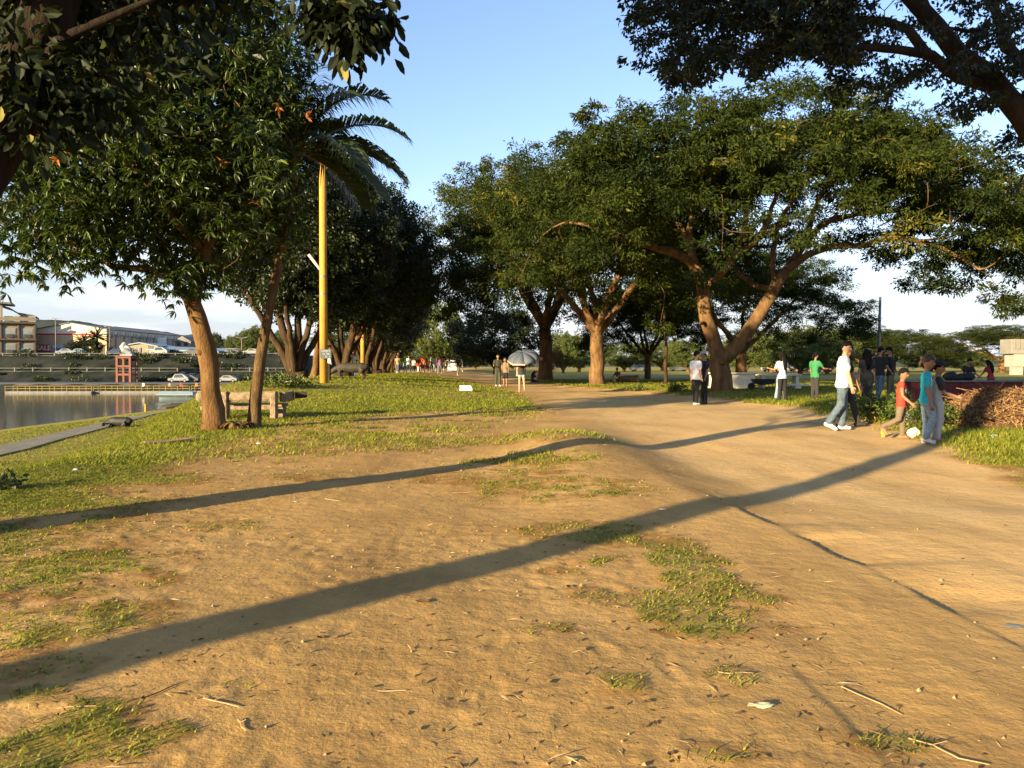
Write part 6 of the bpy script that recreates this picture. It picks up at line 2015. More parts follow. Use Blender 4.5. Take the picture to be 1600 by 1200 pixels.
    T.append(([HP(0, -.005, .118), HP(0, -.008, .085), HP(0, -.004, .035), HP(0, .008, -.03), HP(0, .022, -.08), HP(0, .03, -.112)], [.03 * hs, .074 * hs, .088 * hs, .082 * hs, .062 * hs, .030 * hs], 'skin', None))
    T.append(([HP(0, .088, .005), HP(0, .104, -.022), HP(0, .09, -.03)], [.011, .016, .012], 'skin', None))
    for sd in (-1, 1):
        T.append(([HP(sd * .080, -.005, .012), HP(sd * .088, -.012, -.03)], [.016, .013], 'skin', None))
    mb = MB()
    off = np.array([0, 0, -gz])
    for pts, rads, tg, sq in T:
        P2 = [Vector((q + off) * s) for q in pts]
        R2 = [r * s for r in rads]
        # round the ends
        d0 = (P2[0] - P2[1]).normalized(); d1 = (P2[-1] - P2[-2]).normalized()
        P3 = [P2[0] + d0 * R2[0] * .7] + P2 + [P2[-1] + d1 * R2[-1] * .7] if tg != 'top' else P2
        R3 = [R2[0] * .5] + R2 + [R2[-1] * .5] if tg != 'top' else R2
        sq3 = None if sq is None else list(sq)
        mb.tube(P3, R3, 12 if near else 9, sq=sq3, ref=(1, 0, 0) if tg == 'top' else None)
    root = thing('person', loc, label, 'person', group, heading)
    tagm = {'skin': skin, 'top': top, 'sleeve': top, 'bot': bot, 'shoe': shoes}
    if isinstance(top, tuple): tagm['top'], tagm['sleeve'] = top
    body = mb.build('body', skin, root)
    rm = body.modifiers.new('one_skin', 'REMESH'); rm.mode = 'VOXEL'; rm.voxel_size = (.0125 if near else .030) * s; rm.use_smooth_shade = True
    PEOPLE.append((body, [([(q + off) * s for q in pts], [r * s for r in rads], tg, sq) for pts, rads, tg, sq in T], tagm, hands, off, s, near, prnt, cl, sl, seated))
    # hair, face
    def hp(x, y, z): return Vector((HP(x, y, z) + off) * s)
    hb = MB()
    if hair != 'none':
        nu, nv = 16, 10
        vs = []; keep = []
        for i in range(nv + 1):
            th = math.pi * i / nv
            for j in range(nu):
                ph = 2 * math.pi * j / nu
                x = math.sin(th) * math.cos(ph); y = math.sin(th) * math.sin(ph); z = math.cos(th)
                low = (.22 if y > .55 else .10) if y > .35 else (-.30 if y > -.15 else -.95)
                zz = max(z, low + .0)
                sc_ = 1.0 + .10 * (float(vnoise(x * 3.1 + H * 7, y * 3.1 + z * 4.3, 9)) - .4)
                vs.append(hp(x * .094 * sc_, y * .104 * sc_ - .004, .030 + zz * .104 * sc_))
        fs = [(i * nu + j, i * nu + (j + 1) % nu, (i + 1) * nu + (j + 1) % nu, (i + 1) * nu + j) for i in range(nv) for j in range(nu)]
        hb.add(vs, fs)
        if hair == 'long':
            hb.tube([hp(0, -.06, .06), hp(0, -.105, -.04), Vector((up(0, -.125, .46) + off) * s), Vector((up(.01, -.13, .30) + off) * s), Vector((up(.0, -.125, .16) + off) * s)], [.07 * s, .092 * s, .10 * s, .085 * s, .03 * s], 9, sq=.55, ref=(1, 0, 0))
            for sd in (-1, 1): hb.tube([hp(sd * .06, -.03, .05), hp(sd * .092, -.02, -.05), Vector((up(sd * .10, -.03, .46) + off) * s)], [.04 * s, .04 * s, .03 * s], 7)
        if hair == 'bun':
            hb.ball(hp(0, -.11, .045), .042 * s, 9, 6)
            hb.tube([hp(0, -.10, .03), hp(0, -.125, -.05), hp(0, -.11, -.11)], [.03 * s, .03 * s, .012 * s], 7)
        if hair == 'ponytail':
            hb.tube([hp(0, -.09, .05), hp(0, -.14, .02), hp(0, -.15, -.08), hp(0, -.13, -.17)], [.03 * s, .036 * s, .032 * s, .01 * s], 7)
        hb.build('hair', hairm, root, smooth=True)
    if cap is not None:
        cb = MB()
        vs = []; nu, nv = 16, 6
        for i in range(nv + 1):
            th = math.pi / 2 * i / nv
            for j in range(nu):
                ph = 2 * math.pi * j / nu
                vs.append(hp(math.sin(th) * math.cos(ph) * .104, math.sin(th) * math.sin(ph) * .116 - .004, .050 + math.cos(th) * .090))
        cb.add(vs, [(i * nu + j, i * nu + (j + 1) % nu, (i + 1) * nu + (j + 1) % nu, (i + 1) * nu + j) for i in range(nv) for j in range(nu)])
        cb.add([hp(-.075, .085, .056), hp(.075, .085, .056), hp(.055, .18, .044), hp(-.055, .18, .044), hp(-.075, .085, .048), hp(.075, .085, .048), hp(.055, .18, .036), hp(-.055, .18, .036)], [(0, 1, 2, 3), (7, 6, 5, 4), (0, 4, 5, 1), (1, 5, 6, 2), (2, 6, 7, 3), (3, 7, 4, 0)])
        cb.build('cap', cap, root, smooth=False)
    if near:
        for sd in (-1, 1):
            e = MB(); e.ball(hp(sd * .033, .082, .008), (.013 * s, .008 * s, .007 * s), 8, 5); e.build('eye', EYE, root, smooth=True)
            e = MB(); e.tube([hp(sd * .016, .088, .030), hp(sd * .050, .078, .032)], .0045 * s, 5); e.build('eyebrow', hairm, root)
        e = MB(); e.ball(hp(0, .092, -.058), (.024 * s, .008 * s, .008 * s), 8, 5); e.build('mouth', LIP, root, smooth=True)
    return root

def finish_people():
    dg = bpy.context.evaluated_depsgraph_get()
    for body, T, tagm, hands, off, s, near, prnt, cl, sl, seat in PEOPLE:
        me = bpy.data.meshes.new_from_object(body.evaluated_get(dg))
        body.modifiers.clear()
        n = len(me.vertices); co = np.empty(n * 3, np.float32); me.vertices.foreach_get('co', co); co = co.reshape(-1, 3).astype(float)
        nf = len(me.polygons); cen = np.empty(nf * 3, np.float32); me.polygons.foreach_get('center', cen); cen = cen.reshape(-1, 3).astype(float)
        best = np.full(nf, 1e9); who = np.zeros(nf, int)
        order = ['skin', 'top', 'sleeve', 'bot', 'shoe']
        for pts, rads, tg, sq in T:
            for i in range(len(pts) - 1):
                Q = cen
                a, b = np.array(pts[i]), np.array(pts[i + 1])
                if sq is not None:
                    k = np.array([1, 1 / sq[i], 1]); d = seg_sdf(Q * k, a * k, b * k, rads[i], rads[i + 1])
                else:
                    d = seg_sdf(Q, a, b, rads[i], rads[i + 1])
                if tg in ('top', 'sleeve'): d = d - .006
                w = order.index(tg)
                m = d < best
                best[m] = d[m]; who[m] = w
        zz = cen[:, 1] / s * sl + (cen[:, 2] / s - off[2]) * cl
        who[(zz > .478) & ((who == 1) | (who == 2)) & (np.abs(cen[:, 0]) < .10 * s)] = 0
        if not seat:
            who[(zz < -.115) & (who == 1)] = 3
            who[(zz > -.115) & (who == 3)] = 1
        # folds in the cloth
        nr = np.empty(n * 3, np.float32); me.vertices.foreach_get('normal', nr); nr = nr.reshape(-1, 3)
        if near:
            vw = np.zeros(n)
            for pi, p in enumerate(me.polygons):
                if who[pi] in (1, 2, 3):
                    for q in p.vertices: vw[q] = 1.0
            u_ = co[:, 0] * 1.3 + co[:, 1] * .9; 
            f1 = fbm(u_ * 14 + co[:, 2] * 5, co[:, 2] * 9 - co[:, 1] * 6, 12, 3) - .5
            f2 = fbm(u_ * 30 + co[:, 2] * 22, co[:, 2] * 24, 19, 2) - .5
            co = co + nr * (vw * (f1 * .030 + f2 * .010) * s)[:, None]
            me.vertices.foreach_set('co', co.astype(np.float32).reshape(-1))
        me.materials.clear()
        for t in order: me.materials.append(tagm[t])
        if prnt is not None:
            (pz, pr_, pm, px_) = prnt
            me.materials.append(pm)
            c = np.array([px_ * s, .12 * s, (off[2] + pz) * s])
            q = ((cen[:, 0] - c[0]) / (pr_[0] * s)) ** 2 + ((cen[:, 2] - c[2]) / (pr_[1] * s)) ** 2
            m = (q < 1) & (cen[:, 1] > .03 * s) & (who == 1)
            who[m] = 5
        me.polygons.foreach_set('material_index', who.astype(np.int32))
        me.polygons.foreach_set('use_smooth', np.ones(nf, bool))
        if near:
            # five separate fingers on each hand, joined to the body mesh
            bm = bmesh.new(); bm.from_mesh(me)
            for w0, hd, sd in hands:
                w = Vector((w0 + off) * s); h = Vector(hd)
                side = Vector((0, 1, 0)) - h * h.y
                if side.length < .2: side = Vector((0, 0, 1)) - h * h.z
                side.normalize(); palm = h.cross(side) * sd
                for f, (o_, ln) in enumerate([(-.028, .055), (-.010, .07), (.008, .075), (.026, .068)]):
                    p0 = w + (h * .075 + side * o_ * 1.0) * s
                    mbf = MB(); mbf.tube([p0, p0 + (h * ln * .5 - palm * .008) * s, p0 + (h * ln * .85 - palm * .028) * s, p0 + (h * ln - palm * .045) * s], [.0095 * s, .009 * s, .008 * s, .006 * s], 6)
                    vv = [bm.verts.new(v) for v in mbf.v]
                    for fc in mbf.f: bm.faces.new([vv[i] for i in fc]).smooth = True
                p0 = w + (h * .03 + side * .03) * s
                mbf = MB(); mbf.tube([p0, p0 + (h * .025 + side * .022) * s, p0 + (h * .06 + side * .026 - palm * .015) * s], [.0115 * s, .0105 * s, .007 * s], 6)
                vv = [bm.verts.new(v) for v in mbf.v]
                for fc in mbf.f: bm.faces.new([vv[i] for i in fc]).smooth = True
            bm.to_mesh(me); bm.free()
        old = body.data; body.data = me; me.name = 'body'
        bpy.data.meshes.remove(old)

R_ = math.radians
EAST = -math.pi / 2        # walking to the right of the picture
def head_to(deg): return R_(-deg)     # 0 = away from the viewer, 90 = to the right, 180 = towards the viewer

# the group walking on the right 
person('young man in white polo shirt and jeans walking at the head of the group', ground(1316, 673), head_to(102), 1.76, C_WHITE, C_JEANS, C_SHOE_W, SKIN, legs=((.10, .18), (-.12, .42)), arms=((-.10, .16, .10), (.12, .14, .14)), head=(.5, -.32), lean=.04, near=True)
person('young man in dark T-shirt and charcoal trousers walking beside the one in white', ground(1346, 674) + Vector((.02, .75, 0)), head_to(100), 1.70, C_BLACK, C_DARK, C_SHOE_D, SKIN_D, legs=((.34, .05), (-.30, .12)), arms=((-.2, .12, .2), (.25, .12, .25)), head=(.45, -.2), near=True, hairm=HAIR)
person('boy in sleeveless red shirt and brown trousers, one foot lifted behind', ground(1408, 686), head_to(120), 1.24, C_RED, C_BROWN, SKIN_D, SKIN_D, legs=((.05, .05), (-.16, .85)), arms=((.05, .12, .35), (.12, .12, .7)), head=(.3, -.18), sleeve=.12, near=True, child=True,
       prnt=(.26, (.10, .055), C_WHITE, .0))
person('girl in teal T-shirt and jeans with tied-up brown hair', ground(1446, 694), head_to(112), 1.45, C_TEAL, C_LJEANS, C_SHOE_W, SKIN_D, hair='bun', hairm=HAIR_B, legs=((.06, .06), (.30, .62)), arms=((.05, .10, .1), (.05, .12, .15)), head=(.4, -.2), near=True, child=True, female=True,
       prnt=(.30, (.085, .085), C_WHITE, .05))
person('boy in dark cap and grey shirt with dark sleeves, hand held out', ground(1468, 693) + Vector((.06, .2, 0)), head_to(105), 1.33, (C_GREY, C_DARK), C_GREY, C_SHOE_P, SKIN_D, legs=((.0, .0), (.12, .25)), arms=((.1, .1, .2), (.30, .1, .95)), head=(.35, -.15), near=True, child=True, cap=C_BLACK)
# dark group behind them
P3 = ground(1374, 629)
person('person in black, left one of the dark pair behind the walking group', P3, head_to(60), 1.74, C_BLACK, C_JEANS, C_SHOE_P, SKIN_D, legs=((.1, .05), (-.15, .2)), arms=((.3, .2, .5), (.2, .15, .6)), head=(.2, -.25))
person('person in black with bent head, right one of the dark pair behind the walking group', P3 + Vector((.42, .18, 0)), head_to(-60), 1.74, C_BLACK, C_BROWN, C_SHOE_P, SKIN_D, legs=((.05, .05), (-.1, .15)), arms=((.3, .2, .9), (.3, .15, .7)), head=(-.2, -.3))
person('slim person in dark clothes standing behind the boy in red', ground(1417, 642) + Vector((0, 2.2, .0)), head_to(10), 1.62, C_DARK, C_DARK, C_SHOE_D, SKIN_D, hair='long', female=True, head=(.1, -.1))
person('person in dark red shirt and green trousers at the low dark red wall', ground(1548, 622), head_to(-20), 1.38, C_MAROON, cloth('dark_green', (.03, .06, .035)), C_SHOE_D, SKIN_D, hair='long', female=True, lean=.18, arms=((.5, .2, .3), (.6, .3, .2)), head=(0, -.3))
person('person in khaki sitting on the low dark red wall, one leg down', ground(1518, 624) + Vector((.25, .75, .62)), head_to(170), 1.6, C_BLACK, C_TAN, C_SHOE_D, SKIN_D, legs=((1.35, 1.3), (1.2, 1.25)), arms=((.5, .15, .6), (.5, .15, .6)), seated=.11, lean=.2, head=(.2, -.3))
# under the trees
P2 = ground(1087, 633)
person('man in white T-shirt and black trousers standing at the edge of the path', P2, head_to(60), 1.74, C_WHITE, C_BLACK, C_SHOE_W, SKIN, arms=((-.05, .15, .25), (-.1, .15, .3)), legs=((.06, .0), (-.06, .08)), head=(.35, -.05))
person('man in dark clothes and cap facing the man in white T-shirt', P2 + Vector((.40, .55, 0)), head_to(-110), 1.74, C_BLACK, C_BLACK, C_SHOE_D, SKIN_D, arms=((.1, .1, .2), (.1, .1, .2)), cap=cloth('cap_pale', (.3, .27, .24)))
P6 = ground(1222, 628)
person('girl with very long dark hair, white T-shirt and black trousers', P6, head_to(-25), 1.60, C_WHITE, C_BLACK, C_SHOE_D, SKIN_D, hair='long', female=True, arms=((.4, .3, 1.4), (.1, .15, .3)), legs=((.05, 0), (-.05, .05)))
person('person in pale jeans standing close behind the long-haired girl', P6 + Vector((.18, .6, 0)), head_to(160), 1.62, C_DARK, C_LJEANS, C_SHOE_D, SKIN_D, legs=((.1, 0), (-.15, .1)), arms=((.5, .3, .9), (.4, .3, .8)))
person('woman in green T-shirt and dark trousers on the shaded grass', ground(1273, 626), head_to(60), 1.62, C_GREEN, C_DARK, C_SHOE_D, SKIN_D, hair='ponytail', female=True, arms=((.1, .15, .3), (.6, .3, .9)))
# umbrella walker and the pair before her
PU = ground(815, 613)
person('woman in dark top and pale denim shorts walking under an umbrella', PU, head_to(-10), 1.58, C_DARK, C_LJEANS, C_SHOE_P, SKIN, hair='ponytail', female=True, bottom='short', legs=((.12, .05), (-.25, .25)), arms=((.0, .15, .1), (.35, .1, 1.9)), sleeve=.5)
def umbrella():
    B = PU + Vector((.14, .12, 1.10)); root = thing('umbrella', B, 'open dark grey umbrella held by the woman in shorts', 'umbrella')
    root.rotation_euler = (.42, -.16, 0)
    m = mat('umbrella_cloth', (.075, .085, .105), .7, .12, 2); m2 = mat('umbrella_border', (.42, .26, .22), .7)
    n = 8; R = .70; H_ = .32; zt = .68
    for i in range(n):
        mb = MB(); vs = []
        a0 = 2 * math.pi * i / n; a1 = 2 * math.pi * (i + 1) / n
        K = 6
        for q in range(K + 1):
            t = q / K; r = R * math.sin(t * math.pi / 2 * .98); z = zt - H_ * (1 - math.cos(t * math.pi / 2))
            for w_ in (0, .5, 1):
                a = a0 + (a1 - a0) * w_; rr_ = r * (1 - .035 * (w_ == .5) * t)
                vs.append((rr_ * math.cos(a), rr_ * math.sin(a), z + .02 * (w_ == .5) * t))
        fs = []
        for q in range(K):
            for w_ in range(2):
                fs.append((q * 3 + w_, q * 3 + w_ + 1, q * 3 + w_ + 4, q * 3 + w_ + 3))
        mb.add(vs, fs)
        pn = mb.build('panel', m, root, smooth=True)
        sol = pn.modifiers.new('thick', 'SOLIDIFY'); sol.thickness = .004
        rb = MB(); rb.tube([(0, 0, zt - .02), (R * .5 * math.cos(a0), R * .5 * math.sin(a0), zt - .06), (R * math.cos(a0), R * math.sin(a0), zt - H_ - .012)], .006, 4); rb.build('rib', GREY_METAL, root)
        if i in (4, 5):
            eb = MB()
            v2 = []
            for t in (.88, 1.0):
                r = R * math.sin(t * math.pi / 2 * .98) + .006; z = zt - H_ * (1 - math.cos(t * math.pi / 2))
                for w_ in (0, .5, 1):
                    a = a0 + (a1 - a0) * w_; v2.append((r * (1 - .03 * (w_ == .5)) * math.cos(a), r * (1 - .03 * (w_ == .5)) * math.sin(a), z + .004 + .018 * (w_ == .5)))
            eb.add(v2, [(0, 1, 4, 3), (1, 2, 5, 4)]); eb.build('striped_border', m2, pn)
    mb = MB(); mb.tube([(0, 0, -.12), (0, 0, zt + .07)], .010, 6); mb.build('shaft', GREY_METAL, root)
    mb = MB(); mb.tube([(0, 0, -.22), (0, 0, -.10)], .018, 8); mb.build('handle', C_BLACK, root)
umbrella()
person('man in dark clothes left of the woman in a black skirt, before the umbrella', ground(778, 604), head_to(170), 1.76, cloth('olive_dark', (.04, .035, .022)), cloth('olive_trousers', (.045, .05, .03)), C_SHOE_W, SKIN_D, arms=((.1, .15, .3), (.3, .2, 1.2)), legs=((.05, 0), (-.05, .05)))
person('woman in pale top and short dark skirt left of the umbrella', ground(789.5, 603.5), head_to(-170), 1.60, cloth('brown_pale', (.19, .13, .08)), C_BLACK, SKIN, SKIN_D, hair='long', hairm=HAIR_B, female=True, bottom='knee', arms=((.1, .15, .5), (.1, .15, .5)))
# seated
person('person in black sitting on the grass right of the umbrella', stand(832, 54), head_to(120), 1.6, C_BLACK, C_DARK, C_SHOE_D, SKIN_D, hair='long', female=True, legs=((1.55, 1.7), (1.5, 1.4)), arms=((.6, .2, .6), (.5, .2, .7)), seated=.12, lean=.2, head=(0, -.3))
person('person in pale clothes reclining on the grass at the foot of the dark trunk', stand(839, 55), head_to(95), 1.55, C_WHITE, C_TAN, C_SHOE_W, SKIN, legs=((1.6, .5), (1.55, .3)), arms=((-.5, .2, .2), (.4, .2, .5)), seated=.12, lean=-.3)
person('person in dark clothes sitting on the lawn at the left end of the cut log', stand(966, 51.5), head_to(-130), 1.65, cloth('brown_dark', (.06, .03, .022)), C_DARK, C_SHOE_W, SKIN_D, legs=((1.5, 1.5), (1.4, 1.2)), arms=((.6, .2, .5), (.6, .2, .5)), seated=.32, lean=.15)
# by the pole and behind the sculpture
person('person in white shirt half hidden behind the nearest yellow pole', stand(514, 35), head_to(60), 1.62, C_WHITE, C_BLACK, C_SHOE_D, SKIN_D)
person('person in white with raised arm behind the grazing sculpture', stand(553, 46), head_to(170), 1.55, C_WHITE, C_JEANS, C_SHOE_D, SKIN_D, arms=((.2, .2, .3), (2.4, .4, .3)))
# the crowd on the way
CROWD = [(621, 593, 1.68, C_TAN, C_JEANS, 'person in tan top at the left end of the distant crowd', 'short', 180), (633, 592, 1.62, C_TEAL, C_JEANS, 'person in teal top near the left end of the distant crowd', 'short', 150), (638.5, 590, 1.75, C_WHITE, C_DARK, 'tall person in white near the left end of the distant crowd', 'short', 170),
         (646.5, 591, 1.60, C_GREY, C_BLACK, 'person in grey shirt left of the first red shirt in the crowd', 'short', 160), (653.5, 589, 1.66, C_RED, C_WHITE, 'person in red top and white trousers in the distant crowd', 'long', 175), (660, 591, 1.70, C_RED, C_BROWN, 'person in red shirt and brown trousers in the middle of the crowd', 'short', 185),
         (666.5, 591, 1.64, C_MAROON, C_MAROON, 'person all in dark red in the middle of the crowd', 'long', 170), (673.5, 588, 1.62, C_BLACK, C_DARK, 'person in black between dark red and grey in the crowd', 'short', 190), (679.5, 592, 1.72, C_GREY, C_LJEANS, 'person in grey top and pale jeans in the distant crowd', 'short', 175),
         (687.5, 591, 1.62, C_PURPLE, C_JEANS, 'person in purple top in the distant crowd', 'long', 170), (697, 589, 1.60, C_TAN, C_DARK, 'person in tan just left of the white dress', 'short', 160), (702, 592, 1.62, C_WHITE, C_WHITE, 'person dressed all in white at the right of the crowd', 'long', 180), (715.5, 592, 1.72, C_DARK, C_BROWN, 'person in dark top at the right end of the crowd', 'short', 175)]
for k_, (px, py, h, t_, b_, lab, hr, hd) in enumerate(CROWD):
    P = stand(px, 1.25 * F_PX / (py - 572) * (1.0, 1.16, .93, 1.08, 1.2, .9, 1.1)[k_ % 7])
    sw = .28 * (-1) ** k_
    hd = hd + (0, 40, -35, 25, -160, 15, -50, 70)[k_ % 8]
    person(lab, P, head_to(hd), h, t_, b_, C_SHOE_D if k_ % 3 else C_SHOE_W, SKIN if k_ % 2 else SKIN_D, hair=hr, legs=((sw, .05), (-sw, .25)), arms=((-sw, .12, .2), (sw, .12, .3)), group='people walking in the distance', female=(hr == 'long'))
# figures on the floating walkway
for px, t_, lab in [(224, C_WHITE, 'white-shirted figure on the walkway before the brick tower'), (265, C_TAN, 'figure in pale orange on the walkway, left one of two'), (283, C_RED, 'figure in pale red on the walkway, right one of two'), (307, cloth('orange', (.5, .16, .03)), 'figure in orange vest on the walkway left of the mango trunk'), (384, C_WHITE, 'figure in white on the walkway left of the palm trunk'), (430, C_WHITE, 'figure in white on the walkway right of the palm trunk')]:
    d = 138.0
    person(lab, Vector(((px - 800) / F_PX * d, d, -3.21)), head_to(180), 1.65, t_, C_DARK, C_SHOE_D, SKIN_D, group='people on the floating walkway')
finish_people()
# ------------------------------------------------------------------ brush heap, litter, plants
def brush_heap():
    B = ground(1590, 668) + Vector((.25, .35, 0)); B.z -= .02
    root = thing('brush_heap', B, 'big heap of dry brown branches and leaves at the right edge', 'heap')
    g = np.random.default_rng(17)
    m1 = leaf_mat('dry_leaves', [(0, (.045, .026, .013)), (.5, (.20, .100, .042)), (1, (.36, .22, .10))], trans=(.25, .13, .04), tfac=.15, rough=.8)
    # mound
    L, W, H = 1.75, 1.35, .62
    nx, ny = 46, 26
    xs = np.linspace(-1, 1, nx); ys = np.linspace(-1, 1, ny)
    XX, YY = np.meshgrid(xs, ys, indexing='ij')
    def hh(x, y): return H * np.clip(1 - x ** 2 - y ** 2 * .95, 0, 1) ** .62 * (.72 + .6 * fbm(x * 3 + 3, y * 3, 5, 3)) - .05
    V = np.stack([XX * L, YY * W, hh(XX, YY)], -1).reshape(-1, 3)
    q = [(i * ny + j, (i + 1) * ny + j, (i + 1) * ny + j + 1, i * ny + j + 1) for i in range(nx - 1) for j in range(ny - 1)]
    me = mesh_np('core', V, q, None, None, True); link('core', me, root, mat('brush_core', (.075, .04, .018), .95, .4, 9, .8, 30))
    mb = MB()
    for _ in range(1100):
        x, y = g.uniform(-.98, .98, 2)
        if x * x + y * y > .98: continue
        if g.random() < .35: continue
        p = Vector((x * L, y * W, float(hh(x, y)) + g.uniform(-.03, .05)))
        a = g.random() * 6.28; ln = g.uniform(.3, 1.1); t = g.normal(.06, .3)
        d = Vector((math.cos(a) * math.cos(t), math.sin(a) * math.cos(t), math.sin(t)))
        mb.tube([p - d * ln * .5, p + Vector((g.normal(0, .02), g.normal(0, .02), g.normal(0.02, .03))), p + d * ln * .5], [.007, .006, .003], 3, cap=False)
    o = mb.build('twigs', mat('dry_twigs', (.17, .095, .042), .9, .5, 5), root); o['kind'] = 'stuff'
    N = 22000
    x, y = g.uniform(-1, 1, (2, N)); k = x * x + y * y < .98; x = x[k]; y = y[k]; N = len(x)
    P = np.stack([x * L, y * W, hh(x, y) + g.uniform(-.02, .10, N)], -1); d = g.normal(0, 1, (N, 3))
    o = link('dry_leaves', leaf_mesh('dry_leaves', P, d, g.uniform(.03, .10, N), .4, g.random(N), g, 'quad', None, .3), root, m1); o['kind'] = 'stuff'
brush_heap()

def weed_clump(name, P, r, h, n, m, lab, cat='plant', size=.07, group=None):
    g = np.random.default_rng(int(abs(P.x * 100 + P.y * 31)))
    root = thing(name, P, lab, cat, group)
    s = Skel(); s.limb([(0, 0, -.03), (0, 0, .05)], .012, .01)
    A = g.normal(0, 1, (n, 3)) * np.array([r * .5, r * .5, h * .25]) + np.array([0, 0, h * .55]); A[:, 2] = np.clip(A[:, 2], .04, h)
    s.attract(A, 3, .2, True, 2)
    pos, v, own = puffs(s.tips(), 16, size * 1.6, g, .8); N = len(pos); d = g.normal(0, 1, (N, 3)); d[:, 2] += .3
    s.mesh(.003).build('stems', MATS['palm_stalk'], root)
    link('leaves', leaf_mesh('leaves', pos, d, g.uniform(.6, 1.4, N) * size, .5, np.clip(.55 + g.normal(0, .2, N), 0, 1), g, 'quad', None, .2), root, m)
weed_clump('weed', ground(1392, 662) + Vector((0, .6, 0)), .7, .55, 130, LEAF_MANGO, 'leafy green weeds behind the boy in red', size=.08)
weed_clump('weed', ground(1478, 672) + Vector((.1, .5, 0)), .6, .42, 100, LEAF_MANGO, 'leafy weeds between the boy in the cap and the brush heap', size=.07)
weed_clump('weed', ground(994, 611), .35, .22, 40, LEAF_FAR, 'small weed at the edge of the lawn below the cut log', size=.09)
weed_clump('weed', ground(1058, 612), .5, .3, 60, LEAF_FAR, 'pale weed in the lawn left of the man in white T-shirt', size=.1)
weed_clump('weed', ground(8, 765), .12, .08, 20, LEAF_FIG, 'dark low weed at the left edge below the crest', size=.06)
weed_clump('weed', ground(440, 606), .9, .45, 70, LEAF_FAR, 'small shrub on the crest left of the many-stemmed tree', size=.12)

# dried and green plants at the foot of the mango
def foot_plants():
    for (px, py, lab, stops, n, L0, red) in [(368, 671, 'clump of curled dry brown leaves between the mango and palm trunks', [(0, (.12, .06, .025)), (.5, (.28, .16, .065)), (1, (.42, .28, .13))], 46, .46, 1),
                                        (318, 672, 'small plant with yellow-green strap leaves left of the mango trunk', [(0, (.16, .19, .02)), (1, (.34, .36, .05))], 13, .36, 0)]:
        P = ground(px, py); root = thing('strap_leaf_plant', P, lab, 'plant')
        g = np.random.default_rng(px)
        m = leaf_mat('strap_leaf_%d' % px, stops, trans=(.3, .28, .06), tfac=.25)
        V = []; Q = []; A = []
        for i in range(n):
            az = g.random() * 6.28; ln = L0 * g.uniform(.6, 1.1); p = Vector((g.normal(0, .07), g.normal(0, .06), 0)); d = Vector((math.cos(az) * .35, math.sin(az) * .35, 1)).normalized()
            w = Vector((-math.sin(az), math.cos(az), 0)) * .028; b = len(V); r = g.random(); S = 7
            for q in range(S + 1):
                ww = w * (math.sin(math.pi * (.12 + .86 * q / S)) + .05)
                V += [tuple(p - ww), tuple(p + ww)]; A += [r, r]
                p = p + d * ln / S; d = (d + Vector((math.cos(az) * .12, math.sin(az) * .12, -.26 - .12 * red))).normalized()
                if p.z < .015: p.z = .015
            for q in range(S): Q.append((b + 2 * q, b + 2 * q + 1, b + 2 * q + 3, b + 2 * q + 2))
        link('leaves', mesh_np('leaves', V, Q, None, {'rnd': A}), root, m)
        mb = MB(); mb.tube([(0, 0, -.03), (0, 0, .08)], [.05, .03], 8); mb.build('stem', BARK_MANGO, root)
foot_plants()

def fine_ground(px, py):
    P = ground(px, py, True)
    return Vector((P.x, P.y, float(terrain(P.x, P.y, True))))

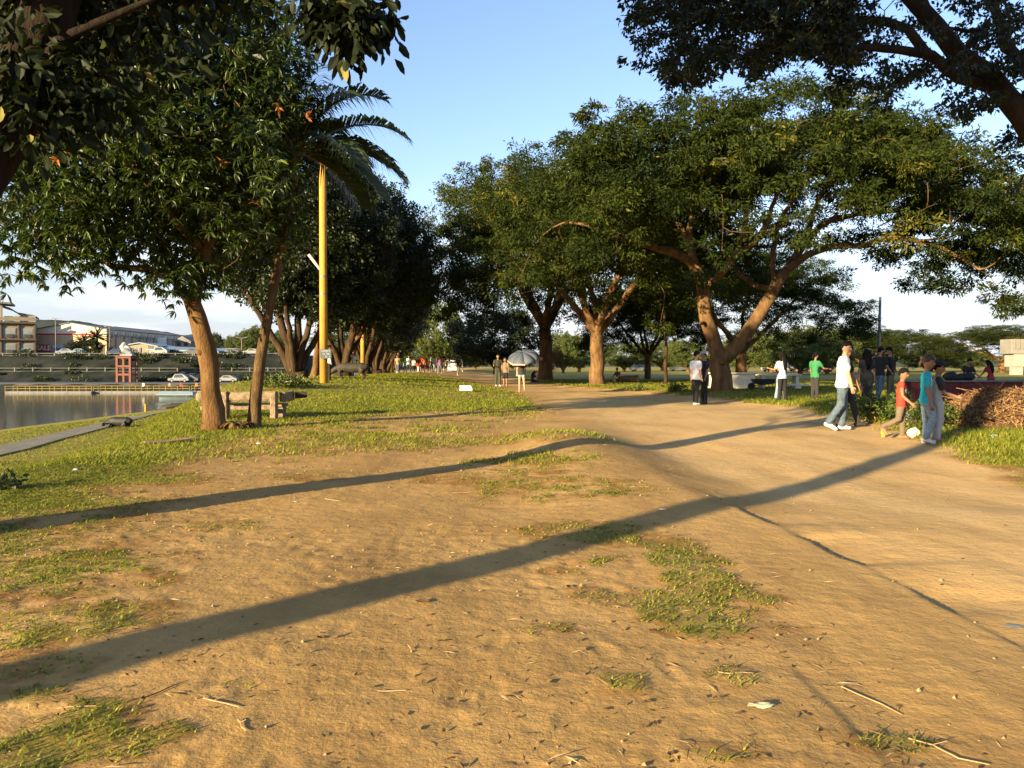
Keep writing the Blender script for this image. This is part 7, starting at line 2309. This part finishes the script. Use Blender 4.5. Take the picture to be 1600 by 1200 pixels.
# flat board, white box, pieces of litter
def small_things():
    P = fine_ground(262, 692)
    root = thing('broken_board', P, 'flat pinkish grey broken board on the grass left of the mango tree', 'board', rz=.5)
    m = mat('weathered_board', (.24, .155, .11), .9, .2, 6, .3, 30)
    mb = MB(); mb.box((-.16, 0, .03), (.36, .17, .018), rz=.05, bev=.004); mb.build('plank', m, root)
    mb = MB(); mb.box((.22, .05, .045), (.42, .15, .018), bev=.004, M=Matrix.Rotation(.22, 3, 'Z') @ Matrix.Rotation(-.08, 3, 'Y')); mb.build('plank', m, root)
    P = ground(728, 611); root = thing('foam_lid', P, 'white open foam box lying on the lawn beside the path', 'box', rz=.2)
    mb = MB(); mb.box((0, 0, .05), (.5, .34, .08), bev=.015); mb.build('tray', mat('white_foam', (.72, .72, .72), .8), root)
    mb = MB(); mb.box((.02, .16, .13), (.48, .30, .05), bev=.012, M=Matrix.Rotation(.55, 3, 'X')); mb.build('lid', mat('white_foam', (.72, .72, .72), .8), root)
    # bags by the walking group
    W = mat('white_plastic', (.70, .68, .62), .5, .1, 6, .4, 14)
    def crumple(name, P, size, mm, lab, cat, seed):
        g = np.random.default_rng(seed); mb = MB(); mb.ball((0, 0, 0), 1.0, 12, 8)
        vs = []
        for v in mb.v:
            k = 1 + .35 * (vnoise(v[0] * 2.3 + seed, v[1] * 2.3 + v[2] * 3.1, seed) - .5) * 2
            vs.append((v[0] * size[0] * k, v[1] * size[1] * k, max(-.9 * size[2], v[2] * size[2] * k)))
        mb.v = vs
        o = mb.build(name, mm, loc=P + Vector((0, 0, size[2] * .8)), smooth=False)
        tag(o, lab, cat)
    crumple('plastic_bag', fine_ground(1426, 664) + Vector((0, .25, .06)), (.10, .08, .085), mat('dull_plastic', (.42, .40, .36), .5, .25, 9, .5, 14), 'white plastic bag between the boy in red and the girl in teal', 'bag', 3)
    crumple('plastic_bag', fine_ground(1427, 684), (.09, .08, .10), mat('striped_plastic', (.58, .50, .46), .5, .3, 14), 'pale striped bag on the ground at the girl in teal', 'bag', 5)
    crumple('plastic_bag', fine_ground(1384, 684) + Vector((0, .1, 0)), (.03, .05, .09), mat('yellow_plastic', (.42, .25, .05), .6), 'yellowish cardboard scrap behind the boy in red', 'litter', 6)
    crumple('litter', fine_ground(1500, 670), (.045, .04, .03), mat('pink_litter', (.66, .46, .42), .6), 'round pale pink litter in front of the brush heap', 'litter', 7)
    crumple('litter', fine_ground(1496, 680), (.06, .05, .035), mat('orange_litter', (.5, .2, .1), .6), 'orange-pink litter below the round pale one', 'litter', 8)
    crumple('litter', fine_ground(1554, 684), (.07, .05, .03), mat('blue_litter', (.3, .45, .55), .6), 'pale blue litter at the foot of the brush heap', 'litter', 9)
    crumple('litter', fine_ground(1190, 1104), (.045, .018, .008), mat('clear_wrapper', (.36, .34, .22), .3, .3, 20), 'crumpled clear wrapper on the bare earth at lower right', 'litter', 10)
    crumple('litter', fine_ground(1585, 978), (.035, .03, .003), mat('blue_grey_scrap', (.17, .18, .17), .7), 'flat blue-grey scrap trodden into the path at the right edge', 'litter', 11)
    crumple('litter', fine_ground(118, 735), (.03, .025, .012), W, 'small white scrap in the grass at the left, upper one', 'litter', 12)
    crumple('litter', fine_ground(185, 712), (.03, .02, .010), W, 'small white scrap in the grass right of the first', 'litter', 13)
    crumple('litter', fine_ground(404, 694), (.04, .025, .012), W, 'white scrap just below the palm foot', 'litter', 14)
    crumple('litter', fine_ground(1035, 796), (.035, .008, .004), W, 'thin white scrap inside the nearest long shadow', 'litter', 15)
    # twigs and dead leaves large enough to pick out
    tw = mat('pale_twig', (.36, .235, .125), .9, .2, 10); dk = mat('dark_twig', (.10, .06, .03), .9, .2, 10)
    TW = [(345, 1100, .17, -.2, tw, 'pale straight twig beside a small tuft at lower left'), (612, 1082, .11, .05, tw, 'short pale stick on the bare earth at bottom centre'), (1362, 1095, .26, -.62, tw, 'long thin reddish stick on the path at lower right'), (1150, 1053, .14, .0, tw, 'reddish stick above the crumpled wrapper'),
          (262, 1078, .18, .55, dk, 'dark twig just below the nearest shadow at the left'), (730, 770, .30, .03, tw, 'pale stick lying level left of the far grass patch'), (1480, 1178, .24, -.4, tw, 'stick at the bottom edge beside the last grass tuft'), (205, 988, .12, .35, tw, 'pale forked stick at the edge of the shadow on the left'),
          (120, 1105, .14, .02, tw, 'thin pale straw above the lower left grass'), (378, 1135, .10, -.6, tw, 'short pale twig near the bottom left'), (520, 782, .22, -.35, tw, 'straw on the bare earth below the upper shadow')]
    for i, (px, py, ln, a, mm, lab) in enumerate(TW):
        P = fine_ground(px, py); g = np.random.default_rng(i)
        mb = MB(); d = Vector((math.cos(a), math.sin(a) * 2.2, 0)).normalized(); n_ = Vector((-d.y, d.x, 0))
        pts = []
        for t in (-.5, -.2, .15, .5):
            q = d * ln * t + n_ * g.normal(0, .012 * ln * 8 * .3)
            pts.append(q + Vector((0, 0, float(terrain(P.x + q.x, P.y + q.y, True)) - P.z + .006)))
        mb.tube(pts, [.0022, .0026, .0022, .0014], 5)
        if i % 3 == 0:
            mb.tube([pts[1], pts[1] + d * ln * .15 + n_ * ln * .15 + Vector((0, 0, .012))], [.0016, .001], 4)
        tag(mb.build('stick', mm, loc=P), lab, 'stick', 'sticks on the ground')
    LV = [(660, 942, .07, 'large curled brown leaf on the bare earth at centre'), (890, 918, .05, 'brown leaf between two grass spots at centre'), (500, 998, .04, 'small dark dead leaf right under the nearest shadow'), (690, 1003, .035, 'small dark leaf scraps right of centre'), (1048, 1180, .03, 'dark scrap of leaf near the bottom edge'), (1012, 1098, .03, 'dead leaf beside the single tuft at lower centre')]
    lm = leaf_mat('fallen_leaf', [(0, (.11, .06, .03)), (1, (.30, .19, .09))], trans=(.2, .1, .03), tfac=.1, rough=.8)
    for i, (px, py, sz, lab) in enumerate(LV):
        P = fine_ground(px, py); mb = MB(); a = i * 1.1; S = 6; vs = []
        for q in range(S + 1):
            t = q / S; w = sz * .36 * math.sin(math.pi * (.05 + .9 * t)); z = .004 + sz * .35 * (t - .5) ** 2
            c = Vector((math.cos(a), math.sin(a), 0)) * sz * (t - .5); n_ = Vector((-math.sin(a), math.cos(a), 0))
            vs += [c - n_ * w + Vector((0, 0, z + .3 * w)), c + Vector((0, 0, z)), c + n_ * w + Vector((0, 0, z + .5 * w))]
        fs = []
        for q in range(S):
            for k in range(2): fs.append((q * 3 + k, q * 3 + k + 1, q * 3 + k + 4, q * 3 + k + 3))
        mb.add(vs, fs); o = mb.build('fallen_leaf', lm, loc=P)
        tag(o, lab, 'leaf', 'dead leaves on the bare earth')
small_things()

# crumbs, straw and leaf bits nobody could count
def ground_litter():
    g = np.random.default_rng(23)
    N = 9000
    y = 1.9 + 13 * g.random(N) ** 1.25; x = (g.random(N) * 2 - 1) * (.74 * y + .5)
    D = grass_density(x, y); w = sstep(.42, .62, fbm(x * .9, y * .9, 71, 3)) + .9 * sstep(-1.0, -3.0, x)
    k = g.random(N) < (.06 + .6 * w + .55 * ((D > .03) & (D < .7))) * np.where((x > 1.5) & (D < .03), .25, 1)
    x = x[k]; y = y[k]; N = len(x); z = terrain(x, y, True)
    a = g.random(N) * 6.28; d = np.stack([np.cos(a), np.sin(a), g.normal(.08, .12, N)], -1)
    straw = g.random(N) < .45
    sz = np.where(straw, g.uniform(.03, .09, N), g.uniform(.012, .035, N)); 
    up = np.tile(np.array([[0, 0, 1.0]]), (N, 1))
    X, Y, Z = frames(d, g, up)
    s = sz[:, None]; wd = np.where(straw, .05, .5)[:, None] * s
    pos = np.stack([x, y, z + .004], -1)
    V = np.stack([pos, pos + X * s * .45 + Y * wd * .5 + Z * s * .05, pos + X * s, pos + X * s * .45 - Y * wd * .5 + Z * s * .02], 1).reshape(-1, 3)
    b = np.arange(N)[:, None] * 4
    rnd = np.where(straw, g.uniform(.5, 1, N), g.uniform(0, .55, N))
    o = link('ground_litter', mesh_np('ground_litter', V, b + np.array([[0, 1, 2, 3]]), None, {'rnd': np.repeat(rnd, 4)}), None,
             leaf_mat('litter_bits', [(0, (.07, .04, .02)), (.5, (.20, .115, .05)), (1, (.42, .29, .15))], trans=(.2, .12, .04), tfac=.1, rough=.85))
    tag(o, 'bits of straw and dead leaf strewn over the bare earth', 'litter', kind='stuff')
    # clods and pebbles
    N = 1900
    y = 1.9 + 8 * g.random(N) ** 1.3; x = (g.random(N) * 2 - 1) * (.74 * y + .5)
    w = sstep(.46, .62, fbm(x * 1.1 + 4, y * 1.1, 39, 2))
    k = g.random(N) < (.05 + .75 * w) * np.where(x > 1.3, .25, 1)
    x = x[k]; y = y[k]; N = len(x); z = terrain(x, y, True)
    r = (g.uniform(.003, .010, N) * (1 + y * .06))
    base = np.array([(1, 0, 0), (-1, 0, 0), (0, 1, 0), (0, -1, 0), (0, 0, 1), (0, 0, -.6)], float)
    J = base[None] * (1 + g.normal(0, .22, (N, 6, 1))); rot = g.random(N) * 6.28; c_, s_ = np.cos(rot), np.sin(rot)
    Jx = J[..., 0] * c_[:, None] - J[..., 1] * s_[:, None]; Jy = J[..., 0] * s_[:, None] + J[..., 1] * c_[:, None]
    V = np.stack([x[:, None] + Jx * r[:, None], y[:, None] + Jy * r[:, None], z[:, None] + r[:, None] * .35 + J[..., 2] * r[:, None] * .75], -1).reshape(-1, 3)
    F = np.array([(0, 2, 4), (2, 1, 4), (1, 3, 4), (3, 0, 4), (2, 0, 5), (1, 2, 5), (3, 1, 5), (0, 3, 5)])
    T = (np.arange(N)[:, None, None] * 6 + F[None]).reshape(-1, 3)
    o = link('earth_clods', mesh_np('earth_clods', V, None, T, None, False), None, mat('clod_earth', (.30, .205, .10), .95, .3, 40))
    tag(o, 'crumbs and clods of dry earth on the trodden ground', 'soil', kind='stuff')
ground_litter()
